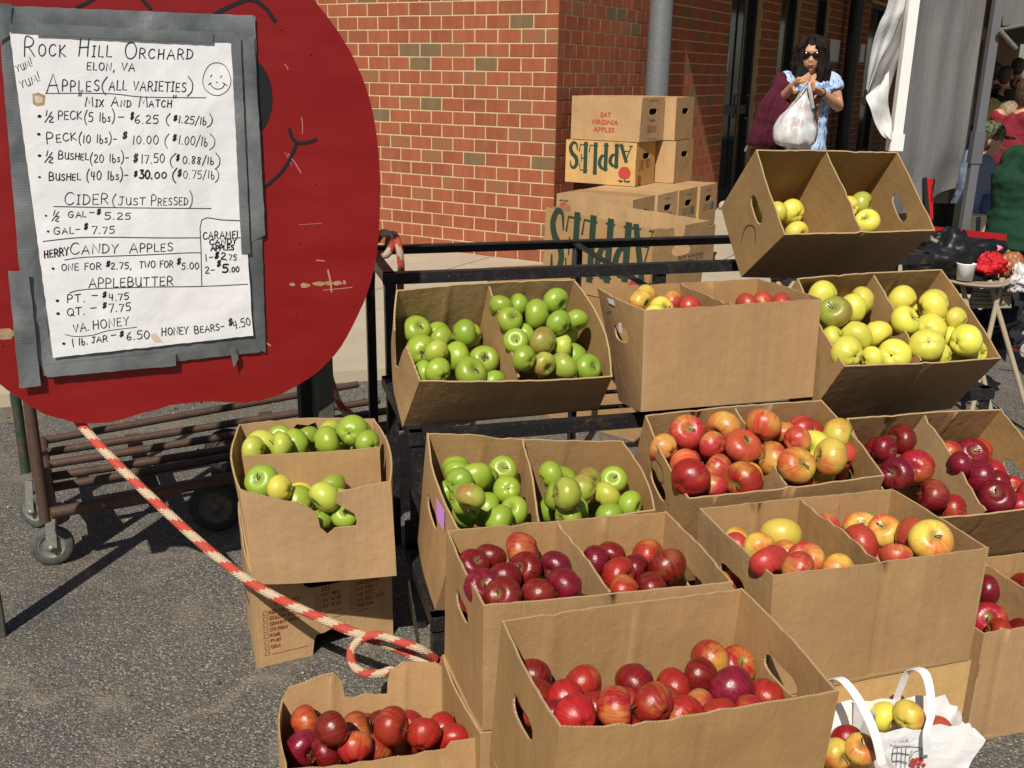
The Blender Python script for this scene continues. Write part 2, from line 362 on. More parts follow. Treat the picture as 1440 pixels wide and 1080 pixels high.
BLUEGREY = fabric('blue_grey_shirt', (.14, .18, .26), 300, .9, .5); REDSH = fabric('red_shirt', (.22, .02, .03), 300, .9, .5); PINK = fabric('pink_cloth', (.75, .25, .38), 300, .9); DARKSH = fabric('charcoal_shirt', (.05, .05, .055), 300, .9); GREYSH = fabric('grey_shirt', (.10, .11, .12), 300, .9)
def tie_f(n, b):
    co = n.coord('Object'); k = n.noise(n.mapping(co, (26, 26, 9)), 1, 3, .6, 1.6)
    n.link(n.ramp(k, [(.32, (.02, .05, .16)), (.42, (.12, .26, .55)), (.5, (.50, .62, .78)), (.6, (.30, .48, .78)), (.7, (.68, .74, .82))]), b.inputs['Base Color'])
TIEDYE = mat('blue_and_white_patterned_cloth', (.4, .5, .7), .85, 0, .2, tie_f)
def camo_f(n, b):
    k = n.noise(n.coord('Object'), 42, 3, .6, .6); n.link(n.ramp(k, [(.4, (.03, .035, .018)), (.48, (.12, .13, .075)), (.55, (.06, .075, .035)), (.62, (.22, .20, .14))], 'CONSTANT'), b.inputs['Base Color'])
CAMO = mat('camouflage_cloth', (.1, .1, .06), .9, 0, .2, camo_f)
LENS = mat('black_lens', (.008, .008, .01), .12)
LEATHER = solid('tan_leather', (.30, .11, .04), .4, 0, .2, 40, .5); BLACKPL = mat('glossy_black_plastic', (.01, .01, .012), .42, 0, .4); REDFAB = fabric('bright_red_nylon', (.50, .012, .02), 300, .6, .4)
TANSTRAP = fabric('tan_webbing', (.36, .30, .21), 300, .9); STRIPEB = fabric('beige_canvas', (.34, .28, .20), 300, .9); DARKGFAB = fabric('dark_olive_nylon', (.018, .024, .012), 300, .8)
def plast_f(n, b):
    co = n.coord('Object'); k = n.noise(n.mapping(co, (30, 30, 7)), 1, 4, .6, .5); k2 = n.noise(co, 12, 2, .5)
    c = n.mix(n.rng(k2, .45, .6), (.60, .62, .62), (.50, .42, .42)); c = n.mix(n.rng(k, .5, .7, 0, .6), c, (.85, .86, .86)); n.link(c, b.inputs['Base Color']); n.link(n.bump(k, .7, .01), b.inputs['Normal'])
PLASTIC = mat('translucent_white_plastic', (.7, .72, .72), .3, 0, .5, plast_f)
LILAC = solid('lilac_sticker', (.55, .25, .62), .6); WHITELAB = solid('white_label', (.75, .74, .76), .6, 0, .1, 200)
STEMM = solid('apple_stem', (.11, .07, .03), .8, 0, .3, 100); LEAFM = solid('dry_leaf', (.12, .08, .045), .8, 0, .4, 60); LEAFG = solid('green_leaf', (.07, .13, .03), .6, 0, .3, 60)
SNEAK = solid('white_sneaker', (.6, .58, .56), .7, 0, .15, 40)
# ------------------------------------------------------------------ ground
def sheet(name, x0, x1, y0, y1, z, m):
    b = MB(); b.add([(x0, y0, z), (x1, y0, z), (x1, y1, z), (x0, y1, z)], [(0, 1, 2, 3)]); o = b.build(name, m); o['kind'] = 'structure'; return o
sheet('parking_lot_ground', -120, 120, -60, 180, 0, ASPHALT)
CORNER = V(.295, 7.675, 0); AA = R(150.6); DA = V(math.cos(AA), math.sin(AA), 0); DB = V(math.cos(AA-math.pi/2), math.sin(AA-math.pi/2), 0)
NA = -DB; NB = -DA        # outward normals of the two walls
SWZ = .06
E0 = V(-2.4, 4.22, 0); ED = V(math.cos(R(17)), math.sin(R(17)), 0); EN = V(-ED.y, ED.x, 0)
# pavement: concrete slabs laid square to the building, clipped along the pavement edge
pav = bpy.data.objects.new('pavement', None); COL.objects.link(pav); pav['kind'] = 'structure'
def slab_piece(a0, a1, b0, b1):
    g = .006; P = [CORNER+DA*a+DB*b for a, b in ((a0+g, b0+g), (a1-g, b0+g), (a1-g, b1-g), (a0+g, b1-g))]
    bm = bmesh.new(); vs = [bm.verts.new((p.x, p.y, SWZ)) for p in P]; f = bm.faces.new(vs)
    if f.normal.z < 0 or f.calc_area() == 0: f.normal_flip()
    bmesh.ops.bisect_plane(bm, geom=bm.verts[:]+bm.edges[:]+bm.faces[:], plane_co=E0, plane_no=EN, clear_inner=True)
    if not bm.faces: bm.free(); return
    bm.normal_update()
    if bm.faces[:][0].normal.z < 0: bmesh.ops.reverse_faces(bm, faces=bm.faces[:])
    r_ = bmesh.ops.extrude_face_region(bm, geom=bm.faces[:]); vv = [e for e in r_['geom'] if isinstance(e, bmesh.types.BMVert)]
    top = [v for v in bm.verts if v not in vv]
    for v in vv: v.co.z = SWZ-.07
    bmesh.ops.recalc_face_normals(bm, faces=bm.faces[:])
    for v in top: v.co.z += 0
    me = bpy.data.meshes.new('slab'); bm.to_mesh(me); bm.free(); link('slab', me, pav, CONC)
ST = 1.62
for i in range(-9, 5):
    for j in range(-4, 9):
        a0 = i*ST+.55; b0 = j*ST-.55+.2
        inside = a0 > -.1 and b0 > -.1
        if inside: continue
        slab_piece(a0, a0+ST, b0, b0+ST)
b_ = MB(); P = [E0-ED*12+EN*.02, E0+ED*26+EN*.02, E0+ED*26+EN*26, E0-ED*12+EN*26]
b_.add([(p.x, p.y, .045) for p in P], [(0, 1, 2, 3)]); link('pavement_bed', b_.mesh(), pav, solid('joint_sand', (.10, .085, .06), .95, 0, .4, 30))
# loose grit and stones on the lot
b_ = MB()
for i in range(1500):
    if i < 1050:
        t = rnd.random(); q = E0+ED*rnd.uniform(-2.5, 4.5)-EN*abs(rnd.gauss(0, .26)); x, y = q.x, q.y
    else: x, y = rnd.uniform(-2, 2.2), rnd.uniform(1.6, 4)
    r_ = rnd.choice((.0022, .003, .004, .006)) * rnd.uniform(.7, 1.2); a = rnd.random()*6.3
    vs = [V(x, y, r_*.7)+V(math.cos(a+k*1.571)*r_*rnd.uniform(.7, 1.3), math.sin(a+k*1.571)*r_, rnd.uniform(-.3, .3)*r_) for k in range(4)]+[V(x, y, r_*1.5), V(x, y, -.001)]
    b_.add(vs, [(0, 1, 4), (1, 2, 4), (2, 3, 4), (3, 0, 4), (1, 0, 5), (2, 1, 5), (3, 2, 5), (0, 3, 5)], rnd.choice((0, 0, 1, 2)))
o = b_.build('loose_gravel', [solid('grit_grey', (.16, .15, .13)), solid('grit_tan', (.34, .29, .2)), solid('grit_dark', (.06, .055, .05))]); tag(o, kind='stuff'); o['label'] = 'loose grit and small stones scattered on the asphalt'; o['category'] = 'gravel'
b_ = MB()
for i in range(90):
    q = E0+ED*rnd.uniform(-1.5, 2.2)-EN*abs(rnd.gauss(0, .2)); s_ = rnd.uniform(.006, .016); a = rnd.random()*6
    d = V(math.cos(a), math.sin(a), rnd.uniform(0, .4))*s_; e = V(-math.sin(a), math.cos(a), rnd.uniform(-.3, .3))*s_*.5
    p = V(q.x, q.y, .012); b_.add([p-d, p+e, p+d, p-e], [(0, 1, 2), (0, 2, 3)])
o = b_.build('leaf_litter', LEAFM); tag(o, 'dry leaf bits along the edge of the concrete walk', 'leaf litter', kind='stuff')
# ------------------------------------------------------------------ brick building
bld = thing('brick_building', CORNER, 'red brick building with cream mortar, dark doors and a shaded wall behind the market', 'building')
BH, BL, G = .1016, .2032, .011
brick_cands = []
def wall_brick(face, row, a, ln):
    """face A or B, a = distance from the corner along the wall"""
    brick_cands.append((face, row, a, ln))
OPEN = [(3.95, 5.05, 2.45), (5.85, 6.75, 2.45), (11.2, 12.6, 2.6), (14.4, 15.6, 2.6), (17.6, 19.4, 2.6), (22, 24, 2.6), (27, 29.5, 2.6)]; WINO = [(7.55, 8.3, 1.62, 2.5)]
for row in range(31):
    t = row % 2
    wall_brick('A', row, 0, BL) if t else wall_brick('A', row, 0, BL/2)
    a = BL if t else BL/2
    while a < 11.8: wall_brick('A', row, a, BL); a += BL
    a = BL/2 if t else BL
    wall_brick('B', row, 0, BL/2 if t else BL)
    while a < 13.5:
        zc = SWZ+(row+.5)*BH; cut = False
        l0 = a; l1 = a+BL
        for (p, q, h) in OPEN:
            if zc < h+SWZ and l1 > p and l0 < q:
                if l0 < p-.04: l1 = p
                elif l1 > q+.04: l0 = q
                else: cut = True
        for (p, q, z0, z1) in WINO:
            if z0 < zc < z1 and l1 > p and l0 < q:
                if l0 < p-.04: l1 = p
                elif l1 > q+.04: l0 = q
                else: cut = True
        if not cut: wall_brick('B', row, l0, l1-l0)
        a += BL
def brick_box(face, row, a, ln):
    D, Nn = (DA, NA) if face == 'A' else (DB, NB)
    z0 = SWZ+row*BH+G/2; z1 = z0+BH-G
    lo = a+G/2 if a > 0 else 0; hi = a+ln-G/2
    dep = .05 if a > 0 else .092
    P = CORNER
    c = P + D*((lo+hi)/2) - Nn*(dep/2-.003); c.z = (z0+z1)/2
    if a == 0: c -= D*.0
    return c, hi-lo, dep, z1-z0, D, Nn
def prj(p):
    d = p-CP; z = d.dot(fwd); return (720+FPX*d.dot(r2)/z, 540-FPX*d.dot(u2)/z, z)
scored = []
for bc in brick_cands:
    c, L_, dep, h, D, Nn = brick_box(*bc); x, y, z = prj(c)
    vis = -10 < y < 395 and ((bc[0] == 'A' and 470 < x < 790) or (bc[0] == 'B' and 770 < x < 1035 and not (915 < x < 935 and y < 330) and not (800 < x < 970 and y > 140) and not (x < 985 and y > 255)))
    sz = L_*abs((D - fwd*D.dot(fwd)).length)/z * (1 if bc[0] == 'A' else .6)
    if vis: scored.append((sz, bc))
scored.sort(key=lambda q: -q[0]); solo = set(q[1] for q in scored[:298])
wallA = MB(); wallB = MB()
zt = SWZ+31*BH+.02
def wpt(D, Nn, a, z, n): p = CORNER+D*a+Nn*n; return V(p.x, p.y, z)
# mortar backing, set back from the brick faces
def backing(b, D, Nn, a0, a1, z0, z1, n1=-.0005, n0=-.25):
    vs = [wpt(D, Nn, a, z, n) for a in (a0, a1) for n in (n0, n1) for z in (z0, z1)]
    fs = [(0, 1, 3, 2), (4, 6, 7, 5), (0, 4, 5, 1), (2, 3, 7, 6), (0, 2, 6, 4), (1, 5, 7, 3)]
    b.add(vs, fs)
MORT_B = MB(); MORT_A = MB()
backing(MORT_A, DA, NA, .0008, 12, 0, zt)
prevq = .0008
segs = sorted([(p, q, 0, h+SWZ) for p, q, h in OPEN]+WINO)
for (p, q, z0, z1) in segs:
    backing(MORT_B, DB, NB, prevq, p, 0, zt); backing(MORT_B, DB, NB, p, q, z1, zt)
    if z0 > 0: backing(MORT_B, DB, NB, p, q, 0, z0)
    prevq = q
backing(MORT_B, DB, NB, prevq, 45, 0, zt)
FAR_B = MB(); backing(FAR_B, DB, NB, 13.6, 14.3, 0, zt, .003, -.01); pq = 15.7
for (p, q) in ((15.7, 17.5), (19.5, 21.9), (24.1, 26.9), (29.6, 45)): backing(FAR_B, DB, NB, p, q, 0, zt, .003, -.01)
wa = MORT_A.build('wall', MORTAR, bld); wb = MORT_B.build('wall', MORTAR, bld)
FAR_B.build('far_brickwork', mat('far_brickwork', (.3, .1, .05), .9, build=far_f), wb)['kind'] = 'stuff'
wa['label'] = 'sunlit brick wall face'; wb['label'] = 'brick wall face in raking light and shade'
def unit_brick(seed):
    r_ = random.Random(seed); b = MB(); b.box((0, 0, 0), 1, 1, 1); me = b.mesh('brick')
    return me
def make_brick_mesh(L_, dep, h, seed):
    r_ = random.Random(seed); b = MB(); b.box((0, 0, 0), L_, dep, h); me = b.mesh('brick'); bevel_mesh(me, .0022)
    for v in me.vertices:
        v.co.x += r_.uniform(-.0018, .0018); v.co.z += r_.uniform(-.0018, .0018); v.co.y += r_.uniform(-.0009, .0009)
    return me
def tone(row, a, face):
    r_ = random.Random(row*977+int(a*1000)*31+(7 if face == 'A' else 3)); x = r_.random()
    return 0 if x < .42 else 1 if x < .68 else 2 if x < .82 else 3 if x < .93 else 4
meshes = {}
rest = {'A': MB(), 'B': MB()}
bi = 0
for bc in brick_cands:
    c, L_, dep, h, D, Nn = brick_box(*bc); ti = tone(bc[1], bc[2], bc[0])
    if bc in solo:
        key = (round(L_, 3), dep, rnd.randrange(3), ti)
        if key not in meshes: meshes[key] = make_brick_mesh(L_, dep, h, hash(key) % 9999); meshes[key].materials.append(BR[ti])
        o = bpy.data.objects.new('brick', meshes[key]); COL.objects.link(o); par = wa if bc[0] == 'A' else wb
        o.parent = par; an = math.atan2(D.y, D.x)
        if bc[0] == 'A': an += math.pi
        o.location = c-CORNER; o.rotation_euler = (rnd.uniform(-.004, .004), rnd.uniform(-.003, .003), an)
    else:
        M = Matrix(((D.x, -Nn.x, 0), (D.y, -Nn.y, 0), (0, 0, 1)))
        rest[bc[0]].box(c, L_, dep, h, M, ti)
for k, par in (('A', wa), ('B', wb)):
    o = rest[k].build('brick_course', BR, par); o['kind'] = 'stuff'
# doors, windows
def on_wall(bm, a0, a1, z0, z1, n0, n1, m=0):
    vs = [wpt(DB, NB, a, z, n) for a in (a0, a1) for n in (n0, n1) for z in (z0, z1)]
    bm.add(vs, [(0, 1, 3, 2), (4, 6, 7, 5), (0, 4, 5, 1), (2, 3, 7, 6), (0, 2, 6, 4), (1, 5, 7, 3)], m)
for i, (p, q, h) in enumerate(OPEN):
    b = MB(); f = .07
    on_wall(b, p+.002, p+f, SWZ, h+SWZ-.002, -.14, -.05); on_wall(b, q-f, q-.002, SWZ, h+SWZ-.002, -.14, -.05); on_wall(b, p+f, q-f, h+SWZ-f, h+SWZ-.002, -.14, -.05)
    on_wall(b, p+f, q-f, SWZ, SWZ+.2, -.13, -.06); on_wall(b, p+f, q-f, SWZ+1.0, SWZ+1.1, -.13, -.06)
    d = b.build('door', FRAMED, bld)
    g = MB(); on_wall(g, p+f, q-f, SWZ+.2, SWZ+1.0, -.105, -.095); on_wall(g, p+f, q-f, SWZ+1.1, h+SWZ-f, -.105, -.095); g.build('pane', GLASSD, d)
    hh = MB(); hh.tube([wpt(DB, NB, q-.16, SWZ+.95, -.05), wpt(DB, NB, q-.16, SWZ+.95, 0), wpt(DB, NB, q-.16, SWZ+1.2, 0), wpt(DB, NB, q-.16, SWZ+1.2, -.05)], .012, 8); hh.build('handle', HUB, d)
    if i == 0:
        s_ = MB(); on_wall(s_, p+.62, p+.66, SWZ, h+SWZ-f, -.06, -.045); s_.build('astragal', STEELB, d)
        s_ = MB(); on_wall(s_, p+.02, p+.16, 1.52, 1.75, -.048, -.044); st = s_.build('notice', WHITELAB, d)
    if i == 1:
        s_ = MB(); on_wall(s_, p+.03, p+.10, 2.0, 2.22, -.048, -.044); s_.build('notice', WHITELAB, d)
p, q, z0, z1 = WINO[0]
b = MB(); on_wall(b, p, p+.06, z0, z1, -.12, -.04); on_wall(b, q-.06, q, z0, z1, -.12, -.04); on_wall(b, p, q, z0-.03, z0+.04, -.121, -.03); wn = b.build('window', FRAMED, bld)
b = MB(); on_wall(b, p+.06, q-.06, z0, z1, -.1, -.09); b.build('pane', GLASSD, wn)
# notices taped to the wall
for (x, y, ww, hh_) in ((1173, 71, .62, .30), (1212, 75, .34, .28)):
    c = at_plane(x, y, CORNER, NB); a = (c-CORNER).dot(DB); s_ = MB(); on_wall(s_, a-ww/2, a+ww/2, c.z-hh_/2, c.z+hh_/2, .004, .008)
    o = s_.build('wall_notice', WHITELAB); tag(o, 'blank white paper notice on shaded brick wall, %s' % ('left of the dark pole' if x < 1190 else 'right of the dark pole'), 'notice')
# porch roof over the far part of the wall; it throws the slanting shade on the brick
def slab3(b, a0, a1, n0, n1, z0, z1):
    vs = [wpt(DB, NB, a, z, n) for a in (a0, a1) for n in (n0, n1) for z in (z0, z1)]
    b.add(vs, [(0, 1, 3, 2), (4, 6, 7, 5), (0, 4, 5, 1), (2, 3, 7, 6), (0, 2, 6, 4), (1, 5, 7, 3)])
T = at_plane(955, 25, CORNER, NB); sT = (T-CORNER).dot(DB)
ssl = -SUN.z/(SUN.dot(DB)); ZS = 3.0; s0 = sT-(ZS-T.z)/ssl
b = MB(); slab3(b, s0, 4.2, .005, 3.4, ZS, ZS+.3); slab3(b, 4.2, 45, .005, 4.8, ZS, ZS+.3); b.build('porch_roof', solid('roof_fascia', (.25, .22, .18)), bld)  # far part widened to darken the walkway and the wall behind
# round pole by the wall
def pole(px, py, r_, n_, m, label):
    t = at_plane(px, py, CORNER+NB*n_, NB); p = V(t.x, t.y, 0)
    o = thing('support_pole', (p.x, p.y, SWZ), label, 'pole')
    b = MB(); b.tube([(p.x, p.y, SWZ), (p.x, p.y, 1.0), (p.x, p.y, 2), (p.x, p.y, ZS)], r_, 32); b.build('shaft', m, o)
    b = MB(); b.lathe((p.x, p.y, SWZ), (0, 0, 1), [(r_*1.5, 0), (r_*1.5, .02), (r_*1.02, .035)], 32); b.build('base_flange', m, o)
    return o
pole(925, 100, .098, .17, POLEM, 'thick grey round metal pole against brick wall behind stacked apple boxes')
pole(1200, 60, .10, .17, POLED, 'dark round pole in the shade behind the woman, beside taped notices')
# stones by the door
for (x, y, r_) in ((1020, 272, .10), (1017, 290, .07)):
    p = at_z(x, y, SWZ+r_*.5); b = MB(); b.ell(p, r_, r_*.8, r_*.75, None, 14, 9)
    me = b.mesh('stone')
    for v in me.vertices: v.co += Vector(noise.noise_vector(v.co*9))*r_*.35
    o = link('stone', me, None, STONE); tag(o, 'pale rough stone at foot of the brick wall by the door, %s' % ('upper one' if r_ > .08 else 'smaller lower one'), 'stone')
# ------------------------------------------------------------------ cartons
BOX = {
 'C': {'fl': [-0.296, 2.549, 0.553], 'fr': [0.249, 2.693, 0.566], 'br': [0.146, 2.904, 0.751], 'bl': [-0.348, 2.758, 0.74], 'FL': [-0.232, 2.382, 0.737], 'FR': [0.265, 2.517, 0.715], 'BR': [0.17, 2.737, 0.931], 'BL': [-0.311, 2.59, 0.924]},
 'G': {'fl': [0.341, 2.484, 0.63], 'fr': [0.828, 2.607, 0.64], 'br': [0.753, 2.904, 0.615], 'bl': [0.313, 2.764, 0.569], 'FL': [0.336, 2.495, 0.902], 'FR': [0.825, 2.616, 0.913], 'BR': [0.725, 2.924, 0.904], 'BL': [0.239, 2.799, 0.896]},
 'L': {'fl': [0.824, 2.665, 0.533], 'fr': [1.307, 2.812, 0.543], 'br': [1.224, 3.056, 0.724], 'bl': [0.747, 2.908, 0.721], 'FL': [0.871, 2.511, 0.756], 'FR': [1.351, 2.653, 0.745], 'BR': [1.26, 2.906, 0.944], 'BL': [0.794, 2.753, 0.941]},
 'M': {'fl': [0.715, 3.091, 0.875], 'fr': [1.21, 3.224, 0.848], 'br': [1.155, 3.427, 1.068], 'bl': [0.675, 3.285, 1.067], 'FL': [0.784, 2.891, 1.041], 'FR': [1.277, 3.029, 1.04], 'BR': [1.21, 3.236, 1.256], 'BL': [0.728, 3.095, 1.267]},
 'H': {'fl': [0.386, 2.165, 0.3], 'fr': [0.871, 2.29, 0.309], 'br': [0.796, 2.572, 0.412], 'bl': [0.311, 2.447, 0.403], 'FL': [0.402, 2.074, 0.564], 'FR': [0.891, 2.199, 0.577], 'BR': [0.811, 2.48, 0.673], 'BL': [0.334, 2.354, 0.666]},
 'I': {'fl': [0.523, 1.725, 0.28], 'fr': [0.996, 1.878, 0.28], 'br': [0.903, 2.172, 0.281], 'bl': [0.426, 2.032, 0.277], 'FL': [0.511, 1.731, 0.556], 'FR': [0.992, 1.868, 0.555], 'BR': [0.9, 2.172, 0.555], 'BL': [0.421, 2.035, 0.559]},
 'E': {'fl': [-0.046, 1.609, 0.28], 'fr': [0.426, 1.716, 0.274], 'br': [0.34, 2.01, 0.27], 'bl': [-0.136, 1.869, 0.282], 'FL': [-0.045, 1.581, 0.568], 'FR': [0.432, 1.718, 0.548], 'BR': [0.346, 2.018, 0.558], 'BL': [-0.131, 1.878, 0.57]},
 'F': {'fl': [0.063, 1.256, 0.282], 'fr': [0.527, 1.402, 0.26], 'br': [0.434, 1.698, 0.27], 'bl': [-0.03, 1.553, 0.291], 'FL': [0.077, 1.253, 0.557], 'FR': [0.539, 1.395, 0.528], 'BR': [0.445, 1.697, 0.547], 'BL': [-0.012, 1.546, 0.56]},
 'D': {'fl': [-0.173, 2.083, 0.265], 'fr': [0.31, 2.193, 0.216], 'br': [0.241, 2.475, 0.285], 'bl': [-0.239, 2.351, 0.309], 'FL': [-0.113, 1.998, 0.51], 'FR': [0.34, 2.131, 0.508], 'BR': [0.289, 2.41, 0.575], 'BL': [-0.208, 2.3, 0.629]},
 'J': {'fl': [0.878, 2.285, 0.242], 'fr': [1.353, 2.432, 0.228], 'br': [1.277, 2.692, 0.389], 'bl': [0.803, 2.546, 0.403], 'FL': [0.927, 2.151, 0.482], 'FR': [1.401, 2.297, 0.468], 'BR': [1.325, 2.558, 0.63], 'BL': [0.857, 2.41, 0.647]},
 'A': {'fl': [-0.565, 2.131, 0.28], 'fr': [-0.279, 2.218, 0.28], 'br': [-0.384, 2.629, 0.296], 'bl': [-0.709, 2.542, 0.281], 'FL': [-0.628, 2.127, 0.54], 'FR': [-0.287, 2.211, 0.537], 'BR': [-0.382, 2.612, 0.554], 'BL': [-0.735, 2.527, 0.563]},
 'Q': {'fl': [-0.648, 2.231, 0.0], 'fr': [-0.315, 2.401, 0.0], 'br': [-0.445, 2.772, 0.006], 'bl': [-0.791, 2.655, 0.0], 'FL': [-0.661, 2.255, 0.233], 'FR': [-0.308, 2.365, 0.221], 'BR': [-0.447, 2.768, 0.239], 'BL': [-0.793, 2.65, 0.233]},
 'B': {'fl': [-0.414, 1.516, 0.014], 'fr': [-0.044, 1.618, -0.005], 'br': [-0.115, 1.872, -0.017], 'bl': [-0.484, 1.77, 0.003], 'FL': [-0.408, 1.537, 0.258], 'FR': [-0.03, 1.625, 0.22], 'BR': [-0.115, 1.89, 0.225], 'BL': [-0.47, 1.777, 0.226]},
 'P1': {'fl': [0.411, 7.673, 1.01], 'fr': [0.888, 7.382, 0.98], 'br': [1.103, 7.686, 1.004], 'bl': [0.586, 7.98, 1.006], 'FL': [0.411, 7.66, 1.312], 'FR': [0.896, 7.369, 1.277], 'BR': [1.099, 7.675, 1.307], 'BL': [0.566, 7.97, 1.328]},
 'P9': {'fl': [0.123, 4.294, 0.631], 'fr': [0.536, 3.886, 0.596], 'br': [0.787, 4.142, 0.592], 'bl': [0.375, 4.547, 0.614], 'FL': [0.134, 4.285, 0.929], 'FR': [0.544, 3.88, 0.905], 'BR': [0.807, 4.135, 0.906], 'BL': [0.382, 4.54, 0.922]},
 'K': {'fl': [1.07, 1.973, 0.0], 'fr': [1.551, 2.111, 0.0], 'br': [1.465, 2.409, 0.0], 'bl': [0.985, 2.271, 0.0], 'FL': [1.07, 1.973, 0.29], 'FR': [1.551, 2.111, 0.29], 'BR': [1.465, 2.409, 0.29], 'BL': [0.985, 2.271, 0.29]},
}

for k in BOX: BOX[k] = {c: Vector(v) for c, v in BOX[k].items()}
for c in ('fl', 'fr', 'br', 'bl'): BOX['Q'][c].z = 0; BOX['Q'][c.upper()] = BOX['Q'][c]+V(0, 0, .276); BOX['B'][c].z = .002
for c in ('fl', 'fr', 'br', 'bl'): BOX['I'][c].z = .284; BOX['E'][c].z = .284; BOX['F'][c].z = .284; BOX['A'][c].z = .281
BOX['B']['FR'] = at_y(670, 1038, 1.63)
for c in ('fl', 'fr', 'bl', 'br'): BOX['C'][c] = CP+(BOX['C'][c]-CP)*.976
q_ = at_z(357, 822, .281); BOX['A']['fl'] = V(q_.x, q_.y, .281)
def inpoly(x, y, P):
    c = False; j = len(P)-1
    for i in range(len(P)):
        if (P[i][1] > y) != (P[j][1] > y) and x < (P[j][0]-P[i][0])*(y-P[i][1])/(P[j][1]-P[i][1])+P[i][0]: c = not c
        j = i
    return c
def panel(name, par, p00, p10, p11, p01, inside, outline=None, holes=(), bulge=.006, mats=None, seed=0, th=.0045, crease=(), wav=.0035, step=.032, jit=.0014, vtop=None):
    """a sheet of corrugated board between four corners; returns a function (u, v, lift) -> point on its outer face"""
    r_ = random.Random(seed*13+5); W = ((p10-p00).length+(p11-p01).length)/2; H = ((p01-p00).length+(p11-p10).length)/2
    nrm = (p10-p00).cross(p01-p00).normalized()
    if nrm.dot((p00+p11)/2-inside) < 0: nrm = -nrm
    off = V(r_.random()*50, r_.random()*50, 0)
    def f(u, v, lift=0):
        uu = min(1, max(0, u)); vv = min(1.0, max(0, v))
        p = (p00*(1-uu)+p10*uu)*(1-v)+(p01*(1-uu)+p11*uu)*v
        k = math.sin(math.pi*uu)
        e = bulge*k*(.35+.65*vv) + wav*k*noise.noise(V(u*2.6, v*1.6, 0)+off)
        for c in crease: e -= .004*math.exp(-((u-c)/.012)**2)
        return p + nrm*(e+lift)
    if outline is None: outline = [(0, 0), (1, 0), (1, 1), (0, 1)]
    pts = []
    for i, a in enumerate(outline):
        b = outline[(i+1) % len(outline)]; d = math.hypot((b[0]-a[0])*W, (b[1]-a[1])*H); n = max(1, int(d/(step*.6)))
        for k in range(n):
            t = k/n; u, v = lerp(a[0], b[0], t), lerp(a[1], b[1], t)
            if v > .05: v += r_.uniform(-jit, jit)/H*(2 if outline[i][1] not in (0, 1) else 1)
            pts.append((u, v))
    loops = [list(pts)]; P2 = [Vector((u*W, v*H)) for u, v in pts]; E2 = [(i, (i+1) % len(P2)) for i in range(len(P2))]
    hp = []
    for h in holes:
        b = len(P2); q = [Vector((u*W, v*H)) for u, v in h]; P2 += q; E2 += [(b+i, b+(i+1) % len(q)) for i in range(len(q))]; hp.append([tuple(x) for x in q])
    out2 = [(u*W, v*H) for u, v in pts]; nx = max(2, int(W/step)); ny = max(2, int(H/step)); vm = max(v for u, v in outline)
    us = [i/nx for i in range(1, nx)]+[c+d for c in crease for d in (-.02, 0, .02)]
    for u in us:
        for j in range(1, int(ny*vm)+1):
            x, y = u*W, j/ny*H
            if inpoly(x, y, out2) and not any(inpoly(x, y, q) for q in hp):
                if min((Vector((x, y))-q).length for q in P2[:len(pts)]) > step*.25: P2.append(Vector((x, y)))
    vs, _, fs, *_r = delaunay_2d_cdt(P2, E2, [], 0, 1e-6)
    keep = []
    for t in fs:
        cx = sum(vs[i].x for i in t)/3; cy = sum(vs[i].y for i in t)/3
        if inpoly(cx, cy, out2) and not any(inpoly(cx, cy, q) for q in hp): keep.append(tuple(t))
    b = MB(); n = len(vs)
    outer = [f(q.x/W, q.y/H) for q in vs]; inner = [f(q.x/W, q.y/H, -th) for q in vs]
    flip = False
    if keep:
        i, j, k = keep[0]; flip = (outer[j]-outer[i]).cross(outer[k]-outer[i]).dot(nrm) < 0
    fo = [(t[::-1] if flip else t) for t in keep]; fi = [tuple(n+i for i in (t if flip else t[::-1])) for t in keep]
    uv = [(q.x, q.y) for q in vs]
    b.add(outer+inner, fo+fi, 0, [[uv[i] for i in t] for t in fo]+[[uv[i-n] for i in t] for t in fi], True)
    cnt = {}
    for t in fo:
        for i in range(3):
            e = (t[i], t[(i+1) % 3]); cnt[e] = cnt.get(e, 0)+1
    be = [e for e in cnt if (e[1], e[0]) not in cnt]
    ef = []; eu = []
    for (i, j) in be:
        ef.append((j, i, n+i, n+j)); s_ = uv[i][0]+uv[i][1]; s2 = uv[j][0]+uv[j][1]; eu.append([(s2, 0), (s_, 0), (s_, 1), (s2, 1)])
    b.add(outer+inner, ef, 1, eu, False)
    me = b.mesh(name); bm = bmesh.new(); bm.from_mesh(me); bmesh.ops.delete(bm, geom=[v for v in bm.verts if not v.link_faces], context='VERTS')
    for e in bm.edges:
        pass
    bm.to_mesh(me); bm.free()
    link(name, me, par, mats or [KRAFT, EDGE]); f.W = W; f.H = H; f.nrm = nrm
    return f
def handle(uc=.5, vc=.68, hu=.17, hv=.075):
    o = []
    for k in range(16):
        t = 2*math.pi*k/16; cx = math.copysign(abs(math.cos(t))**.6, math.cos(t)); cy = math.copysign(abs(math.sin(t))**.8, math.sin(t))
        o.append((uc+hu*cx, vc+hv*cy+(-.012 if abs(cx) < .3 and cy > 0 else 0)))
    return o
PAN = {}
